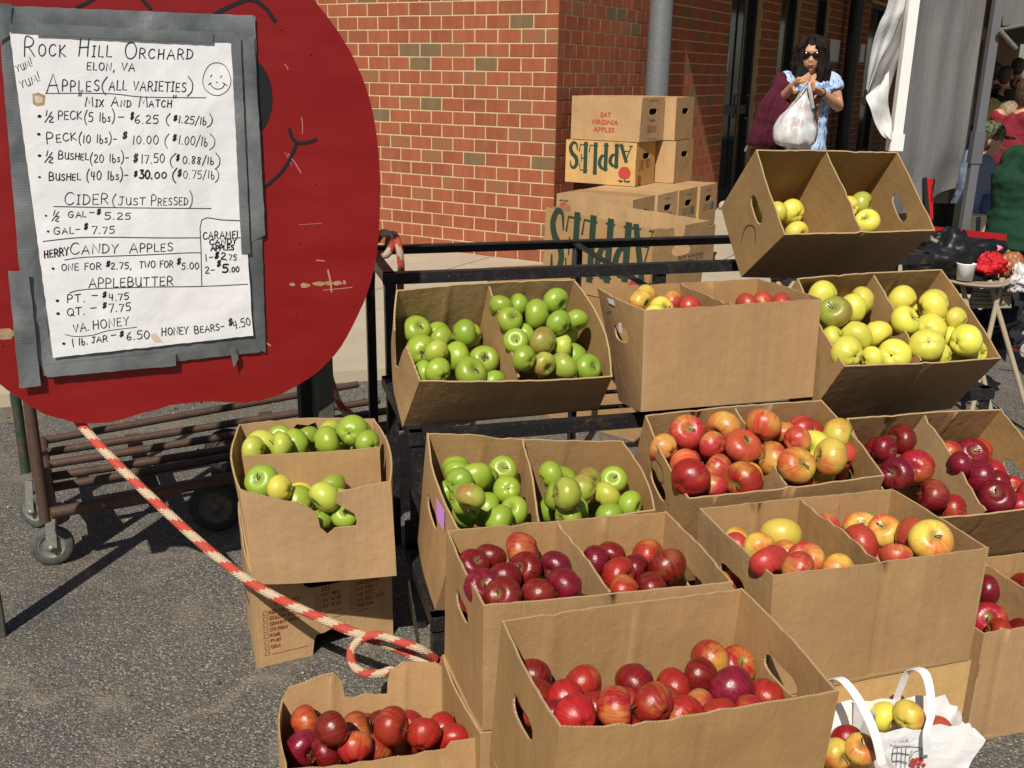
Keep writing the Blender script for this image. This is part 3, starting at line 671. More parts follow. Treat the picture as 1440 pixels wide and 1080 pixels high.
def carton(key, label, m=None, div='fb', dvm=None, holesL=True, holesR=True, front=None, back=None, left=None, right=None, bl=.008, bf=.005, top=False, group='apple cartons', seed=1, crease=(.5,), dtop=None, name='apple_carton', creaseB=(.3, .72), cat='carton', holeF=None, holeB=None, bottom=True, frontkw=None):
    B = BOX[key]; ins = sum((B[c] for c in B), Vector())/8; base = (B['fl']+B['fr']+B['bl']+B['br'])/4
    m = [m or KRAFT, EDGE]; t = thing(name, base, label, cat, group)
    H = {}
    kw = dict(mats=m)
    H['front'] = panel('side_panel', t, B['fl'], B['fr'], B['FR'], B['FL'], ins, front, holeF or (), bf, seed=seed, crease=crease, **kw)
    H['back'] = panel('side_panel', t, B['br'], B['bl'], B['BL'], B['BR'], ins, back, holeB or (), bf, seed=seed+1, crease=creaseB, **kw)
    H['left'] = panel('end_panel', t, B['bl'], B['fl'], B['FL'], B['BL'], ins, left, [handle(.5+.02*(seed % 3-1))] if holesL else (), bl, seed=seed+2, **kw)
    H['right'] = panel('end_panel', t, B['fr'], B['br'], B['BR'], B['FR'], ins, right, [handle(.5)] if holesR else (), bl, seed=seed+3, **kw)
    if bottom:
        up = (B['FL']-B['fl']).normalized()*.004
        panel('bottom_panel', t, B['fl']+up, B['fr']+up, B['br']+up, B['bl']+up, ins, None, (), 0, seed=seed+4, wav=0, step=.12, jit=0, **kw)
    if div == 'fb':
        fm = dvm['FM'] if dvm and 'FM' in dvm else (B['FL']+B['FR'])/2; bm_ = dvm['BM'] if dvm and 'BM' in dvm else (B['BL']+B['BR'])/2
        d = (bm_-fm).normalized()*.006; lo = (B['fl']+B['fr'])/2; lob = (B['bl']+B['br'])/2
        u_ = ((fm-B['FL']).length)/((B['FR']-B['FL']).length); lo = B['fl'].lerp(B['fr'], u_*.5+.25); ub = ((bm_-B['BL']).length)/((B['BR']-B['BL']).length); lob = B['bl'].lerp(B['br'], ub*.5+.25)
        panel('divider', t, lo+d, lob-d, bm_-d, fm+d, ins-V(1, 0, 0), dtop or [(0, 0), (1, 0), (1, 1), (.97, 1), (.93, .985), (.5, .985), (.08, .98), (.04, 1), (0, 1)], (), .006, seed=seed+5, **kw)
    elif div == 'lr':
        a, b_2 = (B['FL']+B['BL'])/2, (B['FR']+B['BR'])/2; c, d2 = (B['fl']+B['bl'])/2, (B['fr']+B['br'])/2; d = (b_2-a).normalized()*.006
        panel('divider', t, c+d, d2-d, b_2-d, a+d, ins+V(0, 9, 0), None, (), .008, seed=seed+5, **kw)
    if top:
        up = (B['FL']-B['fl']).normalized()*-.001
        M1, M2 = (B['FL']+B['BL'])/2, (B['FR']+B['BR'])/2; g = (B['BL']-B['FL']).normalized()*.0015
        panel('top_flap', t, B['FL']+up, B['FR']+up, M2+up-g, M1+up-g, ins, None, (), .003, seed=seed+6, **kw)
        panel('top_flap', t, M1+up+g, M2+up+g, B['BR']+up, B['BL']+up, ins, None, (), .003, seed=seed+7, **kw)
    PAN[key] = H; BOXT[key] = t
    return t
BOXT = {}
def mid(key, fx, bx):
    B = BOX[key]
    def on(a, b, p):
        best = min(range(101), key=lambda i: (prj(a.lerp(b, i/100))[0]-p)**2); return a.lerp(b, best/100)
    return dict(FM=on(B['FL'], B['FR'], fx), BM=on(B['BL'], B['BR'], bx))
def cuboid(c, yaw, W, D, H, tilt=0):
    M = Matrix.Rotation(R(yaw), 3, 'Z') @ Matrix.Rotation(R(tilt), 3, 'X'); o = {}
    for k, (x, y, z) in dict(fl=(-1, -1, 0), fr=(1, -1, 0), br=(1, 1, 0), bl=(-1, 1, 0), FL=(-1, -1, 1), FR=(1, -1, 1), BR=(1, 1, 1), BL=(-1, 1, 1)).items():
        o[k] = Vector(c)+M @ V(x*W/2, y*D/2, z*H)
    return o
carton('C', 'divided carton of green apples with its left end torn open, on the middle shelf', KRAFTD, dvm=mid('C', 732, 687), holesL=False, holesR=False,
       left=[(0, 0), (1, 0), (1, 1), (.86, 1.1), (.72, 1.17), (.62, .55), (.5, .38), (.44, .62), (.40, .9), (.3, .97), (0, 1)], bl=.03, bf=.010, seed=3)
carton('G', 'high plain carton of pink apples between the green and yellow cartons', None, dvm=mid('G', 1030, 957), holesR=False, seed=11, crease=(), bf=.003,
       front=[(0, 0), (1, 0), (1, 1), (.3, .995), (.05, 1), (0, .985)])
carton('L', 'tilted divided carton of yellow apples on the middle shelf at right', KRAFTD, dvm=mid('L', 1298, 1230), holesL=False, holesR=False, seed=17)
carton('M', 'nearly empty tilted carton with five yellow apples on the top shelf', KRAFTD, dvm=mid('M', 1213, 1163), seed=23, bf=.002, bl=.004)
carton('H', 'divided carton of pink and yellow apples above the dark red carton', None, dvm=mid('H', 1110, 1035), seed=29)
carton('J', 'divided carton of dark red apples on the lowest shelf at the right edge', KRAFTD, dvm=mid('J', 1389, 1299), seed=31, holesL=False)
carton('D', 'divided carton of green apples with a lilac sticker on the lowest shelf', KRAFT, dvm=mid('D', 760, 737), seed=37, holesR=False, bl=.016,
       back=[(0, 0), (1, 0), (1, 1), (.72, 1.0), (.66, .97), (.3, .985), (0, 1)])
carton('I', 'large divided carton of yellow and pink apples stacked at front right', None, dvm=mid('I', 1240, 1125), seed=41, bf=.003, bl=.004, holesR=False)
carton('E', 'divided carton of dark red apples behind the front carton', None, dvm=mid('E', 862, 785), seed=43, bf=.003, bl=.004)
carton('F', 'big undivided carton of mixed red apples, nearest the camera', None, div=None, seed=47, bf=.004, bl=.006, creaseB=(.45, .8),
       front=[(0, 0), (1, 0), (1, 1), (.6, .985), (.42, .96), (.25, .955), (.1, .98), (0, 1)])
carton('K', 'carton of dark red apples standing on the asphalt at the right edge', None, seed=53, holesL=False, crease=(.12,), bf=.003)
carton('A', 'torn bulging carton of green apples stacked on an upside-down carton', KRAFTT, div='lr', holesL=False, holesR=False, bl=.022, bf=.022, seed=59, crease=(),
       front=[(0, 0), (1, 0), (1, 1), (.7, .985), (.64, .96), (.62, .87), (.69, .78), (.735, .72), (.75, .64), (.74, .58), (.6, .6), (.545, .54), (.5, .6), (.49, .77), (.42, .86), (.3, .91), (.15, .96), (.05, 1.0), (0, 1.03)],
       holeB=[[(.42, .86), (.58, .84), (.62, .9), (.58, .95), (.5, .93), (.44, .96)]])
carton('B', 'torn open carton of red apples on the asphalt at the bottom left', KRAFTT, div=None, holesL=False, holesR=False, bl=.01, bf=.008, seed=61, crease=(.25, .8),
       back=[(1-u, v) for u, v in reversed([(0, 0), (0, 1), (.04, 1.13), (.16, 1.17), (.29, 1.2), (.34, 1.1), (.355, .92), (.40, .885), (.48, .91), (.6, .885), (.602, 1.01), (.62, 1.12), (.69, 1.2), (.8, 1.17), (.89, 1.12), (1, 1), (1, 0)])],
       front=[(0, 0), (1, 0), (1, 1), (.86, 1.0), (.83, .94), (.5, .95), (.2, .93), (0, .96)])
# the carton turned upside down under the torn one
q_ = BOX['Q']
carton('Q', 'upside-down carton with printed variety list, under the torn green apple carton', KRAFTT, div=None, holesL=False, holesR=False, top=True, seed=67, crease=(), bf=.004, bottom=False, name='upturned_carton',
       front=[(0, 0), (.395, 0), (.41, .16), (.43, .22), (.66, .24), (.69, .2), (.70, .02), (.72, 0), (1, 0), (1, 1), (0, 1)], holeF=[handle(.52, .80, .17, .09)])
# cartons that carry the front ones
def copybox(dst, src, dz0, dz1, grow=0, dx=0, dy=0):
    B = BOX[src]; o = {}; c = sum((B[k] for k in ('fl', 'fr', 'br', 'bl')), Vector())/4
    for k in ('fl', 'fr', 'br', 'bl'):
        p = c+(B[k]-c)*(1+grow)+V(dx, dy, 0); o[k] = V(p.x, p.y, dz0); o[k.upper()] = V(p.x, p.y, dz1)
    BOX[dst] = o
copybox('N', 'I', .001, .2795, -.02, .012, .0); copybox('E2', 'E', .001, .2795, .02, .0, .0); copybox('F2', 'F', .001, .2795, .03, .008, .012)
carton('N', 'yellowish closed carton under the yellow and pink apple carton, behind the paper bags', KRAFTY, div=None, top=True, holesL=False, holesR=False, seed=71, crease=(), bf=.002)
carton('E2', 'closed carton supporting the dark red apple carton, mostly hidden', None, div=None, top=True, holesR=False, seed=73, crease=())
carton('F2', 'closed carton supporting the nearest big carton, mostly hidden', None, div=None, top=True, seed=79, crease=())
# ---- cartons stacked by the brick corner
P1 = BOX['P1']; zb = .0
c1 = sum((P1[k] for k in ('fl', 'fr', 'br', 'bl')), Vector())/4
yawP = math.degrees(math.atan2((P1['fr']-P1['fl']).y, (P1['fr']-P1['fl']).x))
WP, DP, HP = .575, .35, .315
for k in ('fl', 'fr', 'br', 'bl'): P1[k].z = SWZ+3*HP+.004; P1[k.upper()].z = SWZ+4*HP
ex = V(math.cos(R(yawP)), math.sin(R(yawP)), 0); ey = V(-ex.y, ex.x, 0)
carton('P1', 'closed carton reading EAT VIRGINIA APPLES on top of the stack', KRAFTT, div=None, top=True, holesL=False, group='apple cartons stacked by the brick corner', seed=83, crease=(), bf=.002, bl=.002)
p2c = at_z(798, 200+66, SWZ+2*HP)  # front left foot of the second carton
def fromFL(p, W=WP, D=DP, H=HP, z=None, yaw=yawP):
    e1 = V(math.cos(R(yaw)), math.sin(R(yaw)), 0); e2 = V(-e1.y, e1.x, 0); c = V(p.x, p.y, p.z if z is None else z)+e1*W/2+e2*D/2
    return cuboid(c, yaw, W, D, H)
fl2 = c1-ex*WP/2-ey*DP/2-ex*.02-ey*.03
BOX['P2'] = fromFL(V(fl2.x, fl2.y, 0), z=SWZ+2*HP+.004, H=HP-.005, yaw=yawP+1)
carton('P2', 'closed carton with upside-down green APPLES lettering, second from top of the stack', KRAFTY, div=None, top=True, holesL=False, group='apple cartons stacked by the brick corner', seed=89, crease=(), bf=.002, bl=.002)
fl3 = at_z(783, 272, SWZ+2*HP); base3 = fl3
rowlab = ['closed carton with a red apple print, front one of the row under the stack', 'second carton of the row under the stack, dark hand hole in its end', 'third carton of the row under the stack, teal print on its end', 'last carton of the row under the stack, nearest the brick wall']
for i in range(4):
    p = fl3+ey*(DP+.006)*i+ex*(.0, .02, .03, .05)[i]; BOX['P3%d' % i] = fromFL(p, z=SWZ+HP+.004, H=HP-.005)
    carton('P3%d' % i, rowlab[i], KRAFTT if i else KRAFTD, div=None, top=True, holesL=False, group='apple cartons stacked by the brick corner', seed=91+i*5, crease=(), bf=.002, bl=.002)
    BOX['P4%d' % i] = fromFL(p+ex*.01, z=SWZ+.002, H=HP-.004)
    carton('P4%d' % i, 'carton at the bottom of the row by the brick corner, almost wholly hidden', KRAFT, div=None, top=True, holesL=False, group='cartons hidden at the bottom of the stack', seed=131+i*5, crease=(), bf=.002, bl=.002)
# second column behind, right of the stack
flb = c1-ex*WP/2+ey*(DP/2+.03)+ex*.10
for i, lab in ((0, 'plain carton behind the lettered carton, lower one beside the pole'), (1, 'plain carton with a hand hole behind the topmost lettered carton')):
    BOX['P5%d' % i] = fromFL(V(flb.x, flb.y, 0)+ex*(.015 if i == 0 else 0), z=SWZ+(2+i)*HP+.004, H=HP-.006)
    carton('P5%d' % i, lab, KRAFTT, div=None, top=True, holesL=False, group='apple cartons stacked by the brick corner', seed=151+i*5, crease=(), bf=.002, bl=.002)
# big open carton just behind the rack, on two more
P9 = BOX['P9']; c9 = sum((P9[k] for k in ('fl', 'fr', 'br', 'bl')), Vector())/4; y9 = math.degrees(math.atan2((P9['fr']-P9['fl']).y, (P9['fr']-P9['fl']).x))
z9 = min(P9[k].z for k in ('fl', 'fr', 'br', 'bl')); print('P9 bottom', z9)
for k in ('fl', 'fr', 'br', 'bl'): P9[k].z = z9
carton('P9', 'big open carton with large upside-down green APPLES lettering behind the rack', KRAFTT, div=None, holesL=False, holesR=True, seed=161, crease=(), bf=.003,
       right=[(0, 0), (1, 0), (1, 1), (.52, 1.0), (.50, .72), (.38, .70), (.32, .98), (0, 1.0)], back=[(0, 0), (1, 0), (1, 1), (0, 1)], left=[(0, 0), (1, 0), (1, 1), (.55, 1.0), (.5, .66), (.1, .6), (0, .98)])
BOX['P8'] = cuboid(V(c9.x, c9.y, z9/2), y9, .56, .34, z9/2-.003); BOX['P7'] = cuboid(V(c9.x, c9.y, 0.001), y9+3, .56, .34, z9/2-.003)
carton('P8', 'plain carton directly under the big open lettered carton behind the rack', KRAFT, div=None, top=True, seed=171, crease=())
carton('P7', 'lowest carton of the pile behind the rack, standing on the asphalt', KRAFT, div=None, top=True, seed=175, crease=())
p = at_y(745, 386, 4.75); BOX['P6'] = cuboid(V(p.x+.08, p.y+.1, SWZ+.002), 20, .5, .32, p.z-SWZ-.002)
carton('P6', 'plain carton with folded rim behind the green apples, left of the lettered carton', KRAFT, div=None, seed=181, crease=())

# ------------------------------------------------------------------ writing
GL = {  # hand lettering: strokes in a box 1 high
 'A': (.72, [[(0, 0), (.36, 1), (.72, 0)], [(.12, .36), (.62, .38)]]), 'B': (.6, [[(.05, 0), (.05, 1), (.4, .96), (.5, .78), (.4, .56), (.05, .52)], [(.3, .54), (.56, .4), (.55, .14), (.35, .01), (.05, 0)]]),
 'C': (.62, [[(.6, .86), (.45, .98), (.2, .92), (.03, .6), (.05, .25), (.25, .02), (.5, .06), (.62, .2)]]), 'D': (.62, [[(.05, 0), (.05, 1)], [(.0, .98), (.35, .93), (.6, .6), (.52, .2), (.25, .02), (.0, 0)]]),
 'E': (.52, [[(.5, .98), (.04, .98), (.04, 0), (.52, .02)], [(.04, .5), (.42, .52)]]), 'F': (.5, [[(.5, .98), (.04, .96), (.04, 0)], [(.04, .52), (.4, .53)]]),
 'G': (.66, [[(.6, .86), (.42, .98), (.15, .88), (.02, .5), (.14, .1), (.42, .02), (.6, .2), (.62, .44), (.36, .44)]]), 'H': (.62, [[(.04, 0), (.08, 1)], [(.58, 0), (.6, 1)], [(.04, .5), (.6, .54)]]),
 'I': (.3, [[(.15, 0), (.17, 1)], [(.02, .99), (.3, 1)], [(.0, 0), (.3, .01)]]), 'J': (.5, [[(.1, .98), (.55, 1)], [(.36, .98), (.34, .2), (.18, 0), (.0, .16)]]), 'K': (.6, [[(.05, 0), (.05, 1)], [(.55, .98), (.06, .45), (.6, .02)]]),
 'L': (.5, [[(.05, 1), (.04, .02), (.5, .02)]]), 'M': (.8, [[(0, 0), (.12, 1), (.4, .3), (.68, 1), (.8, 0)]]), 'N': (.66, [[(.03, 0), (.05, 1), (.6, .02), (.62, 1)]]),
 'O': (.66, [[(.34, .98), (.1, .85), (.02, .5), (.12, .12), (.36, .0), (.6, .2), (.66, .55), (.52, .9), (.3, .98)]]), 'P': (.54, [[(.04, 0), (.06, 1), (.4, .96), (.54, .76), (.42, .5), (.06, .45)]]),
 'Q': (.66, [[(.34, .98), (.1, .85), (.02, .5), (.12, .12), (.36, .0), (.6, .2), (.66, .55), (.52, .9), (.3, .98)], [(.4, .25), (.72, -.06)]]), 'R': (.6, [[(.04, 0), (.06, 1), (.4, .97), (.54, .78), (.42, .54), (.06, .48)], [(.25, .5), (.62, 0)]]),
 'S': (.54, [[(.5, .88), (.3, 1), (.08, .85), (.12, .6), (.42, .46), (.52, .22), (.3, 0), (.02, .12)]]), 'T': (.6, [[(0, .98), (.62, 1)], [(.32, .98), (.3, 0)]]), 'U': (.6, [[(.03, 1), (.05, .25), (.25, 0), (.5, .12), (.56, 1)], [(.56, .4), (.6, 0)]]),
 'V': (.62, [[(0, 1), (.28, 0), (.64, 1)]]), 'W': (.85, [[(0, 1), (.2, 0), (.42, .7), (.62, 0), (.85, 1)]]), 'X': (.6, [[(0, 1), (.6, 0)], [(.58, 1), (0, 0)]]), 'Y': (.58, [[(0, 1), (.28, .5), (.58, 1)], [(.29, .5), (.24, 0)]]),
 '0': (.55, [[(.28, 1), (.06, .75), (.04, .3), (.26, 0), (.5, .25), (.52, .72), (.28, 1)]]), '1': (.22, [[(.14, 1), (.1, 0)]]), '2': (.52, [[(.04, .8), (.2, .98), (.44, .85), (.4, .55), (.03, .03), (.54, .02)]]),
 '3': (.5, [[(.05, .95), (.42, .97), (.2, .6), (.48, .45), (.44, .1), (.2, 0), (.0, .1)]]), '4': (.55, [[(.1, 1), (.04, .45), (.52, .45)], [(.44, .95), (.4, 0)]]), '5': (.52, [[(.5, 1), (.1, .97), (.06, .58), (.36, .62), (.5, .35), (.36, .03), (.02, .05)]]),
 '6': (.5, [[(.42, 1), (.14, .7), (.04, .25), (.24, 0), (.48, .18), (.4, .42), (.08, .34)]]), '7': (.5, [[(0, .97), (.52, 1), (.2, 0)]]), '8': (.5, [[(.42, .9), (.2, 1), (.08, .8), (.4, .3), (.26, 0), (.06, .2), (.42, .75), (.44, .9)]]),
 '$': (.5, [[(.45, .85), (.1, .8), (.15, .55), (.42, .45), (.35, .18), (.02, .2)], [(.2, 1.05), (.12, -.05)], [(.38, 1.08), (.28, 0)]]), '.': (.16, [[(.06, 0), (.1, .05)]]), ',': (.16, [[(.1, .08), (.02, -.22)]]), '-': (.5, [[(.05, .45), (.48, .47)]]),
 '(': (.3, [[(.3, 1.35), (.02, .7), (.06, .1), (.26, -.3)]]), ')': (.3, [[(0, 1.35), (.26, .8), (.24, .1), (0, -.3)]]), '/': (.4, [[(.42, 1.15), (0, -.2)]]), '!': (.2, [[(.16, 1.3), (.1, .35)], [(.06, .04), (.09, .08)]]), ' ': (.4, []),
 'l': (.16, [[(.1, 1), (.08, 0)]]), 'b': (.46, [[(.05, 1), (.05, 0), (.35, .02), (.42, .3), (.25, .48), (.06, .4)]]), 's': (.34, [[(.32, .52), (.12, .56), (.08, .38), (.3, .25), (.25, .02), (.0, .05)]]), '"': (.3, [[(.06, 1.2), (.02, .85)], [(.24, 1.2), (.2, .85)]]),
 '½': (.95, [[(.12, 1.25), (.08, .65)], [(.62, 1.15), (.05, -.1)], [(.5, .5), (.66, .62), (.82, .48), (.48, .0), (.95, .0)]]),
}
def smooth_poly(P, n=4):
    if len(P) < 3: return P
    out = []
    for i in range(len(P)-1):
        p0 = P[max(i-1, 0)]; p1 = P[i]; p2 = P[i+1]; p3 = P[min(i+2, len(P)-1)]
        for k in range(n):
            t = k/n; out.append(tuple(.5*((2*p1[j])+(-p0[j]+p2[j])*t+(2*p0[j]-5*p1[j]+4*p2[j]-p3[j])*t*t+(-p0[j]+3*p1[j]-3*p2[j]+p3[j])*t**3) for j in (0, 1)))
    out.append(P[-1]); return out
ROUND = set('BCDGJOPQRSU0235689$()lbs"½,')
def ribbon(b, P, w_, f, m=0):
    """2D polyline with width -> strip mapped by f"""
    L_, R_ = [], []
    for i, p in enumerate(P):
        a = P[max(i-1, 0)]; c = P[min(i+1, len(P)-1)]; dx, dy = c[0]-a[0], c[1]-a[1]; d = math.hypot(dx, dy) or 1; nx, ny = -dy/d, dx/d
        ww = w_(i/(len(P)-1)) if callable(w_) else w_
        if i in (0, len(P)-1):
            e = ww*.4*(-1 if i == 0 else 1); p = (p[0]+dx/d*e, p[1]+dy/d*e)
        L_.append(f(p[0]+nx*ww/2, p[1]+ny*ww/2)); R_.append(f(p[0]-nx*ww/2, p[1]-ny*ww/2))
    n = len(P); b.add(L_+R_, [(i, n+i, n+i+1, i+1) for i in range(n-1)], m)
def hand(b, text, x0, y0, x1, y1, h, f, w_=1.3, small=.62, seed=0, slant=.08):
    """small caps for lower case unless preceded by '~' (then a true lower case letter)"""
    r_ = random.Random(hash(text) % 1000+seed); g = []; X = 0; i = 0
    while i < len(text):
        ch = text[i]; sc = 1
        if ch == '~': i += 1; ch = text[i]
        elif ch.islower(): ch = ch.upper(); sc = small
        if ch == '\u00b6': i += 1; continue
        adv, st = GL.get(ch, GL[' ']); g.append((X, sc, st, ch)); X += (adv*(sc if ch != ' ' else 1)+.24*(.8 if sc < 1 else 1)); i += 1
    X -= .2; L_ = math.hypot(x1-x0, y1-y0); kx = L_/X; ux, uy = (x1-x0)/L_, (y1-y0)/L_
    for (gx, sc, st, ch) in g:
        jy = r_.uniform(-.04, .04)*h; jr = r_.uniform(.94, 1.07)
        for s_ in st:
            P = smooth_poly(s_) if ch in ROUND else s_
            if len(P) == 2: P = [P[0], ((P[0][0]+P[1][0])/2+r_.uniform(-.02, .02), (P[0][1]+P[1][1])/2), P[1]]
            Q = []
            for (a, c) in P:
                xx = (gx+a*sc*jr+slant*c*sc*h/kx*.6)*kx; yy = c*sc*jr*h+jy
                Q.append((x0+ux*xx+uy*yy, y0+uy*xx-ux*yy))
            ribbon(b, Q, w_, f)
_tc = {}
def bfont(text, bold=.0):
    k = (text, bold)
    if k not in _tc:
        cu = bpy.data.curves.new('t', 'FONT'); cu.body = text; cu.size = 1; cu.offset = bold; cu.resolution_u = 3; cu.space_line = 1
        o = bpy.data.objects.new('t', cu); COL.objects.link(o); dg = bpy.context.evaluated_depsgraph_get(); me = bpy.data.meshes.new_from_object(o.evaluated_get(dg))
        vs = [(v.co.x, v.co.y) for v in me.vertices]; fs = [tuple(p.vertices) for p in me.polygons]; bpy.data.objects.remove(o)
        x0 = min(v[0] for v in vs); x1 = max(v[0] for v in vs); y0 = min(v[1] for v in vs); y1 = max(v[1] for v in vs)
        _tc[k] = ([((x-x0)/(x1-x0), (y-y0)/(y1-y0)) for x, y in vs], fs)
    return _tc[k]
def print_text(b, text, u0, u1, v0, v1, f, bold=.01, lift=.0016, flip=False, m=0):
    vs, fs = bfont(text, bold); q = []
    for x, y in vs:
        if flip: x, y = 1-x, 1-y
        q.append(f(lerp(u0, u1, x), lerp(v0, v1, y), lift))
    b.add(q, fs, m)
def flat(b, poly, f, lift=.0016, m=0):
    P2 = [Vector(p) for p in poly]; vs, _, fs, *_r = delaunay_2d_cdt(P2, [(i, (i+1) % len(P2)) for i in range(len(P2))], [], 1, 1e-7)
    b.add([f(p.x, p.y, lift) for p in vs], [tuple(t) for t in fs], m)
def stroke(b, P, w_, f, asp, lift=.0016, m=0):
    """ribbon in panel coordinates; asp = W/H keeps the width true"""
    ribbon(b, [(x, y/asp) for x, y in P], w_, lambda x, y: f(x, y*asp, lift), m)
def apple_icon(par, f, uc, vc, s_, red=REDINK, dark=GREENINK, flip=True):
    asp = f.W/f.H; sg = -1 if flip else 1; P = []
    for k in range(28):
        t = 2*math.pi*k/28; x = math.sin(t)*(1+.1*math.cos(t)); y = math.cos(t)*(.98)-.14*math.exp(-((t if t < math.pi else 2*math.pi-t)/.35)**2)+.10*math.exp(-((math.pi-t)/.3)**2)
        P.append((uc+x*s_, vc+sg*y*s_*asp))
    b = MB(); flat(b, P, f); b.build('apple_print', red, par)
    b = MB(); stroke(b, [(uc, vc+sg*s_*asp*.8), (uc+.1*s_, vc+sg*s_*asp*1.35)], .16*s_, f, asp, .002)
    for d in (-1, 1):
        L_ = [(uc+d*s_*(.1+.95*t), vc+sg*s_*asp*(1.12+.1*math.sin(t*3.1))+sg*s_*asp*.2*math.sin(t*math.pi)) for t in [i/6 for i in range(7)]]+[(uc+d*s_*(.1+.95*t), vc+sg*s_*asp*(1.1)-0*sg*s_*asp*.12*math.sin(t*math.pi)) for t in [i/6 for i in range(5, 0, -1)]]
        flat(b, L_, f, .002)
    b.build('leaf_print', dark, par)
SER = {'A': (1.0, [([(.0, 0), (.5, 1)], .1), ([(.45, 1), (.95, 0)], .32), ([(.2, .36), (.75, .36)], .09), ([(-.1, .03), (.22, .03)], .08), ([(.7, .03), (1.15, .03)], .08)]),
       'P': (.85, [([(.2, 0), (.2, 1)], .36), ([(-.02, .04), (.44, .04)], .09), ([(-.02, .97), (.2, .97)], .08), ([(.2, .96), (.55, .95), (.80, .75), (.6, .48), (.25, .46)], lambda t: .09+.25*math.sin(math.pi*t))]),
       'L': (.8, [([(.2, 0), (.2, 1)], .36), ([(0, .97), (.42, .97)], .08), ([(0, .05), (.72, .05), (.8, .28)], .11)]), 'E': (.82, [([(.2, 0), (.2, 1)], .36), ([(0, .95), (.7, .95), (.76, .74)], .10), ([(.2, .52), (.6, .52)], .1), ([(.6, .38), (.6, .66)], .08), ([(0, .05), (.74, .05), (.82, .28)], .11)]),
       'S': (.75, [([(.68, .74), (.62, .95), (.3, 1), (.06, .8), (.18, .58), (.55, .42), (.72, .2), (.5, .0), (.15, .03), (.04, .28)], lambda t: .09+.30*math.sin(math.pi*t))])}
def arched(par, f, u0, u1, vbase, hs, flip=True, lift=.0016):
    """APPLES in heavy serif letters, each of its own height; reads upside down when flip"""
    b = MB(); asp = f.W/f.H; tot = sum(SER[c][0]+.16 for c in 'APPLES'); k = (u1-u0)/tot; x = 0
    for ch, h in zip('APPLES', hs):
        adv, st = SER[ch]
        for P, w_ in st:
            Q = smooth_poly(P) if len(P) > 3 else P; O = []
            for a, c in Q:
                uu = u0+(x+a)*k; vv = vbase+c*h
                if flip: uu, vv = u0+u1-uu, vbase-c*h
                O.append((uu, vv))
            stroke(b, O, (lambda t, w_=w_: w_(t)*k) if callable(w_) else w_*k, f, asp, lift)
        x += adv+.16
    b.build('lettering', GREENINK, par)['kind'] = 'stuff'
# EAT VIRGINIA APPLES
t = BOXT['P1']; f = PAN['P1']['front']; b = MB()
for s_, v0, u0, u1 in (('EAT', .50, .43, .58), ('VIRGINIA', .33, .30, .69), ('APPLES', .16, .335, .645)): print_text(b, s_, u0, u1, v0+.03, v0+.145, f, .02)
b.build('lettering', REDINK, t)['kind'] = 'stuff'
f = PAN['P1']['right']; b = MB()
for v in (.93, .34, .30, .26, .22, .06): print_text(b, 'APPLES' if v in (.93, .06) else 'PRODUCE OF U.S.A.', .3 if v > .2 else .35, .68, v-.02, v+.012, f, .01)
print_text(b, 'Apples', .36, .62, .44, .52, f, .01); b.build('lettering', DREDINK, t)['kind'] = 'stuff'
# P2
t = BOXT['P2']; f = PAN['P2']['front']; arched(t, f, .04, .93, .93, (.36, .50, .58, .68, .66, .58)); apple_icon(t, f, .85, .30, .085)
f = PAN['P2']['right']; b = MB(); print_text(b, 'U.S. FANCY', .15, .4, .35, .6, f, 0); print_text(b, 'RED', .5, .7, .4, .6, f, 0); b.build('lettering', DREDINK, t)['kind'] = 'stuff'
apple_icon(t, f, .2, .15, .09)
t = BOXT['P30']; f = PAN['P30']['front']; apple_icon(t, f, .10, .72, .062, flip=False)
for i, c_ in ((1, DREDINK), (2, BLUEINK), (3, BLUEINK)):
    t = BOXT['P3%d' % i]; f = PAN['P3%d' % i]['right']; b = MB()
    for v in (.4, .46, .52): print_text(b, 'VARIETY  SIZE', .2, .75, v, v+.035, f, .0)
    print_text(b, 'APPLES', .35, .65, .86, .9, f, 0); b.build('lettering', c_, t)['kind'] = 'stuff'
    if i > 1: apple_icon(t, f, .78, .5, .07, red=BLUEINK)
t = BOXT['P9']; f = PAN['P9']['front']; arched(t, f, .05, 1.0, .985, (.62, .68, .74, .78, .78, .76)); apple_icon(t, f, .90, .18, .09)
f = PAN['P9']['right']; b = MB()
for v, s_ in ((.5, 'U.S. FANCY'), (.44, 'WAXED TO'), (.38, 'MAINTAIN FRESHNESS'), (.56, 'PRODUCE')): print_text(b, s_, .45, .95, v, v+.04, f, 0, flip=True)
b.build('lettering', BLACKINK, t)['kind'] = 'stuff'
apple_icon(t, f, .30, .12, .14)
# variety list on the upturned carton
t = BOXT['Q']; f = PAN['Q']['front']; b = MB(); asp = f.W/f.H
print_text(b, 'VARIETY', .14, .33, .615, .655, f, .02)
print_text(b, 'SIZE', .475, .54, .655, .70, f, .02); print_text(b, 'GRADE', .72, .83, .70, .745, f, .02)
def chk(u, v): 
    for P in ([(u, v), (u+.028, v), (u+.028, v+.038), (u, v+.038), (u, v)],): stroke(b, P, .003, f, asp)
for i, s_ in enumerate(('RED DELICIOUS', 'GOLDEN DELICIOUS', 'GRANNY SMITH', 'STAYMAN', 'ROME', 'FUJI', 'GALA', '')):
    v = .54-i*.0605; chk(.065, v)
    if s_: print_text(b, s_, .105, .105+.0172*len(s_), v, v+.04, f, .02)
    else: stroke(b, [(.11, v), (.36, v+.004)], .003, f, asp)
for i, s_ in enumerate(('2¼" MIN.', '2½" & UP', '2¾" & UP', '', '')):
    v = .60-i*.0605; chk(.44, v)
    if s_: print_text(b, s_, .48, .48+.017*len(s_), v, v+.04, f, .02)
    else: stroke(b, [(.48, v), (.62, v+.003)], .003, f, asp)
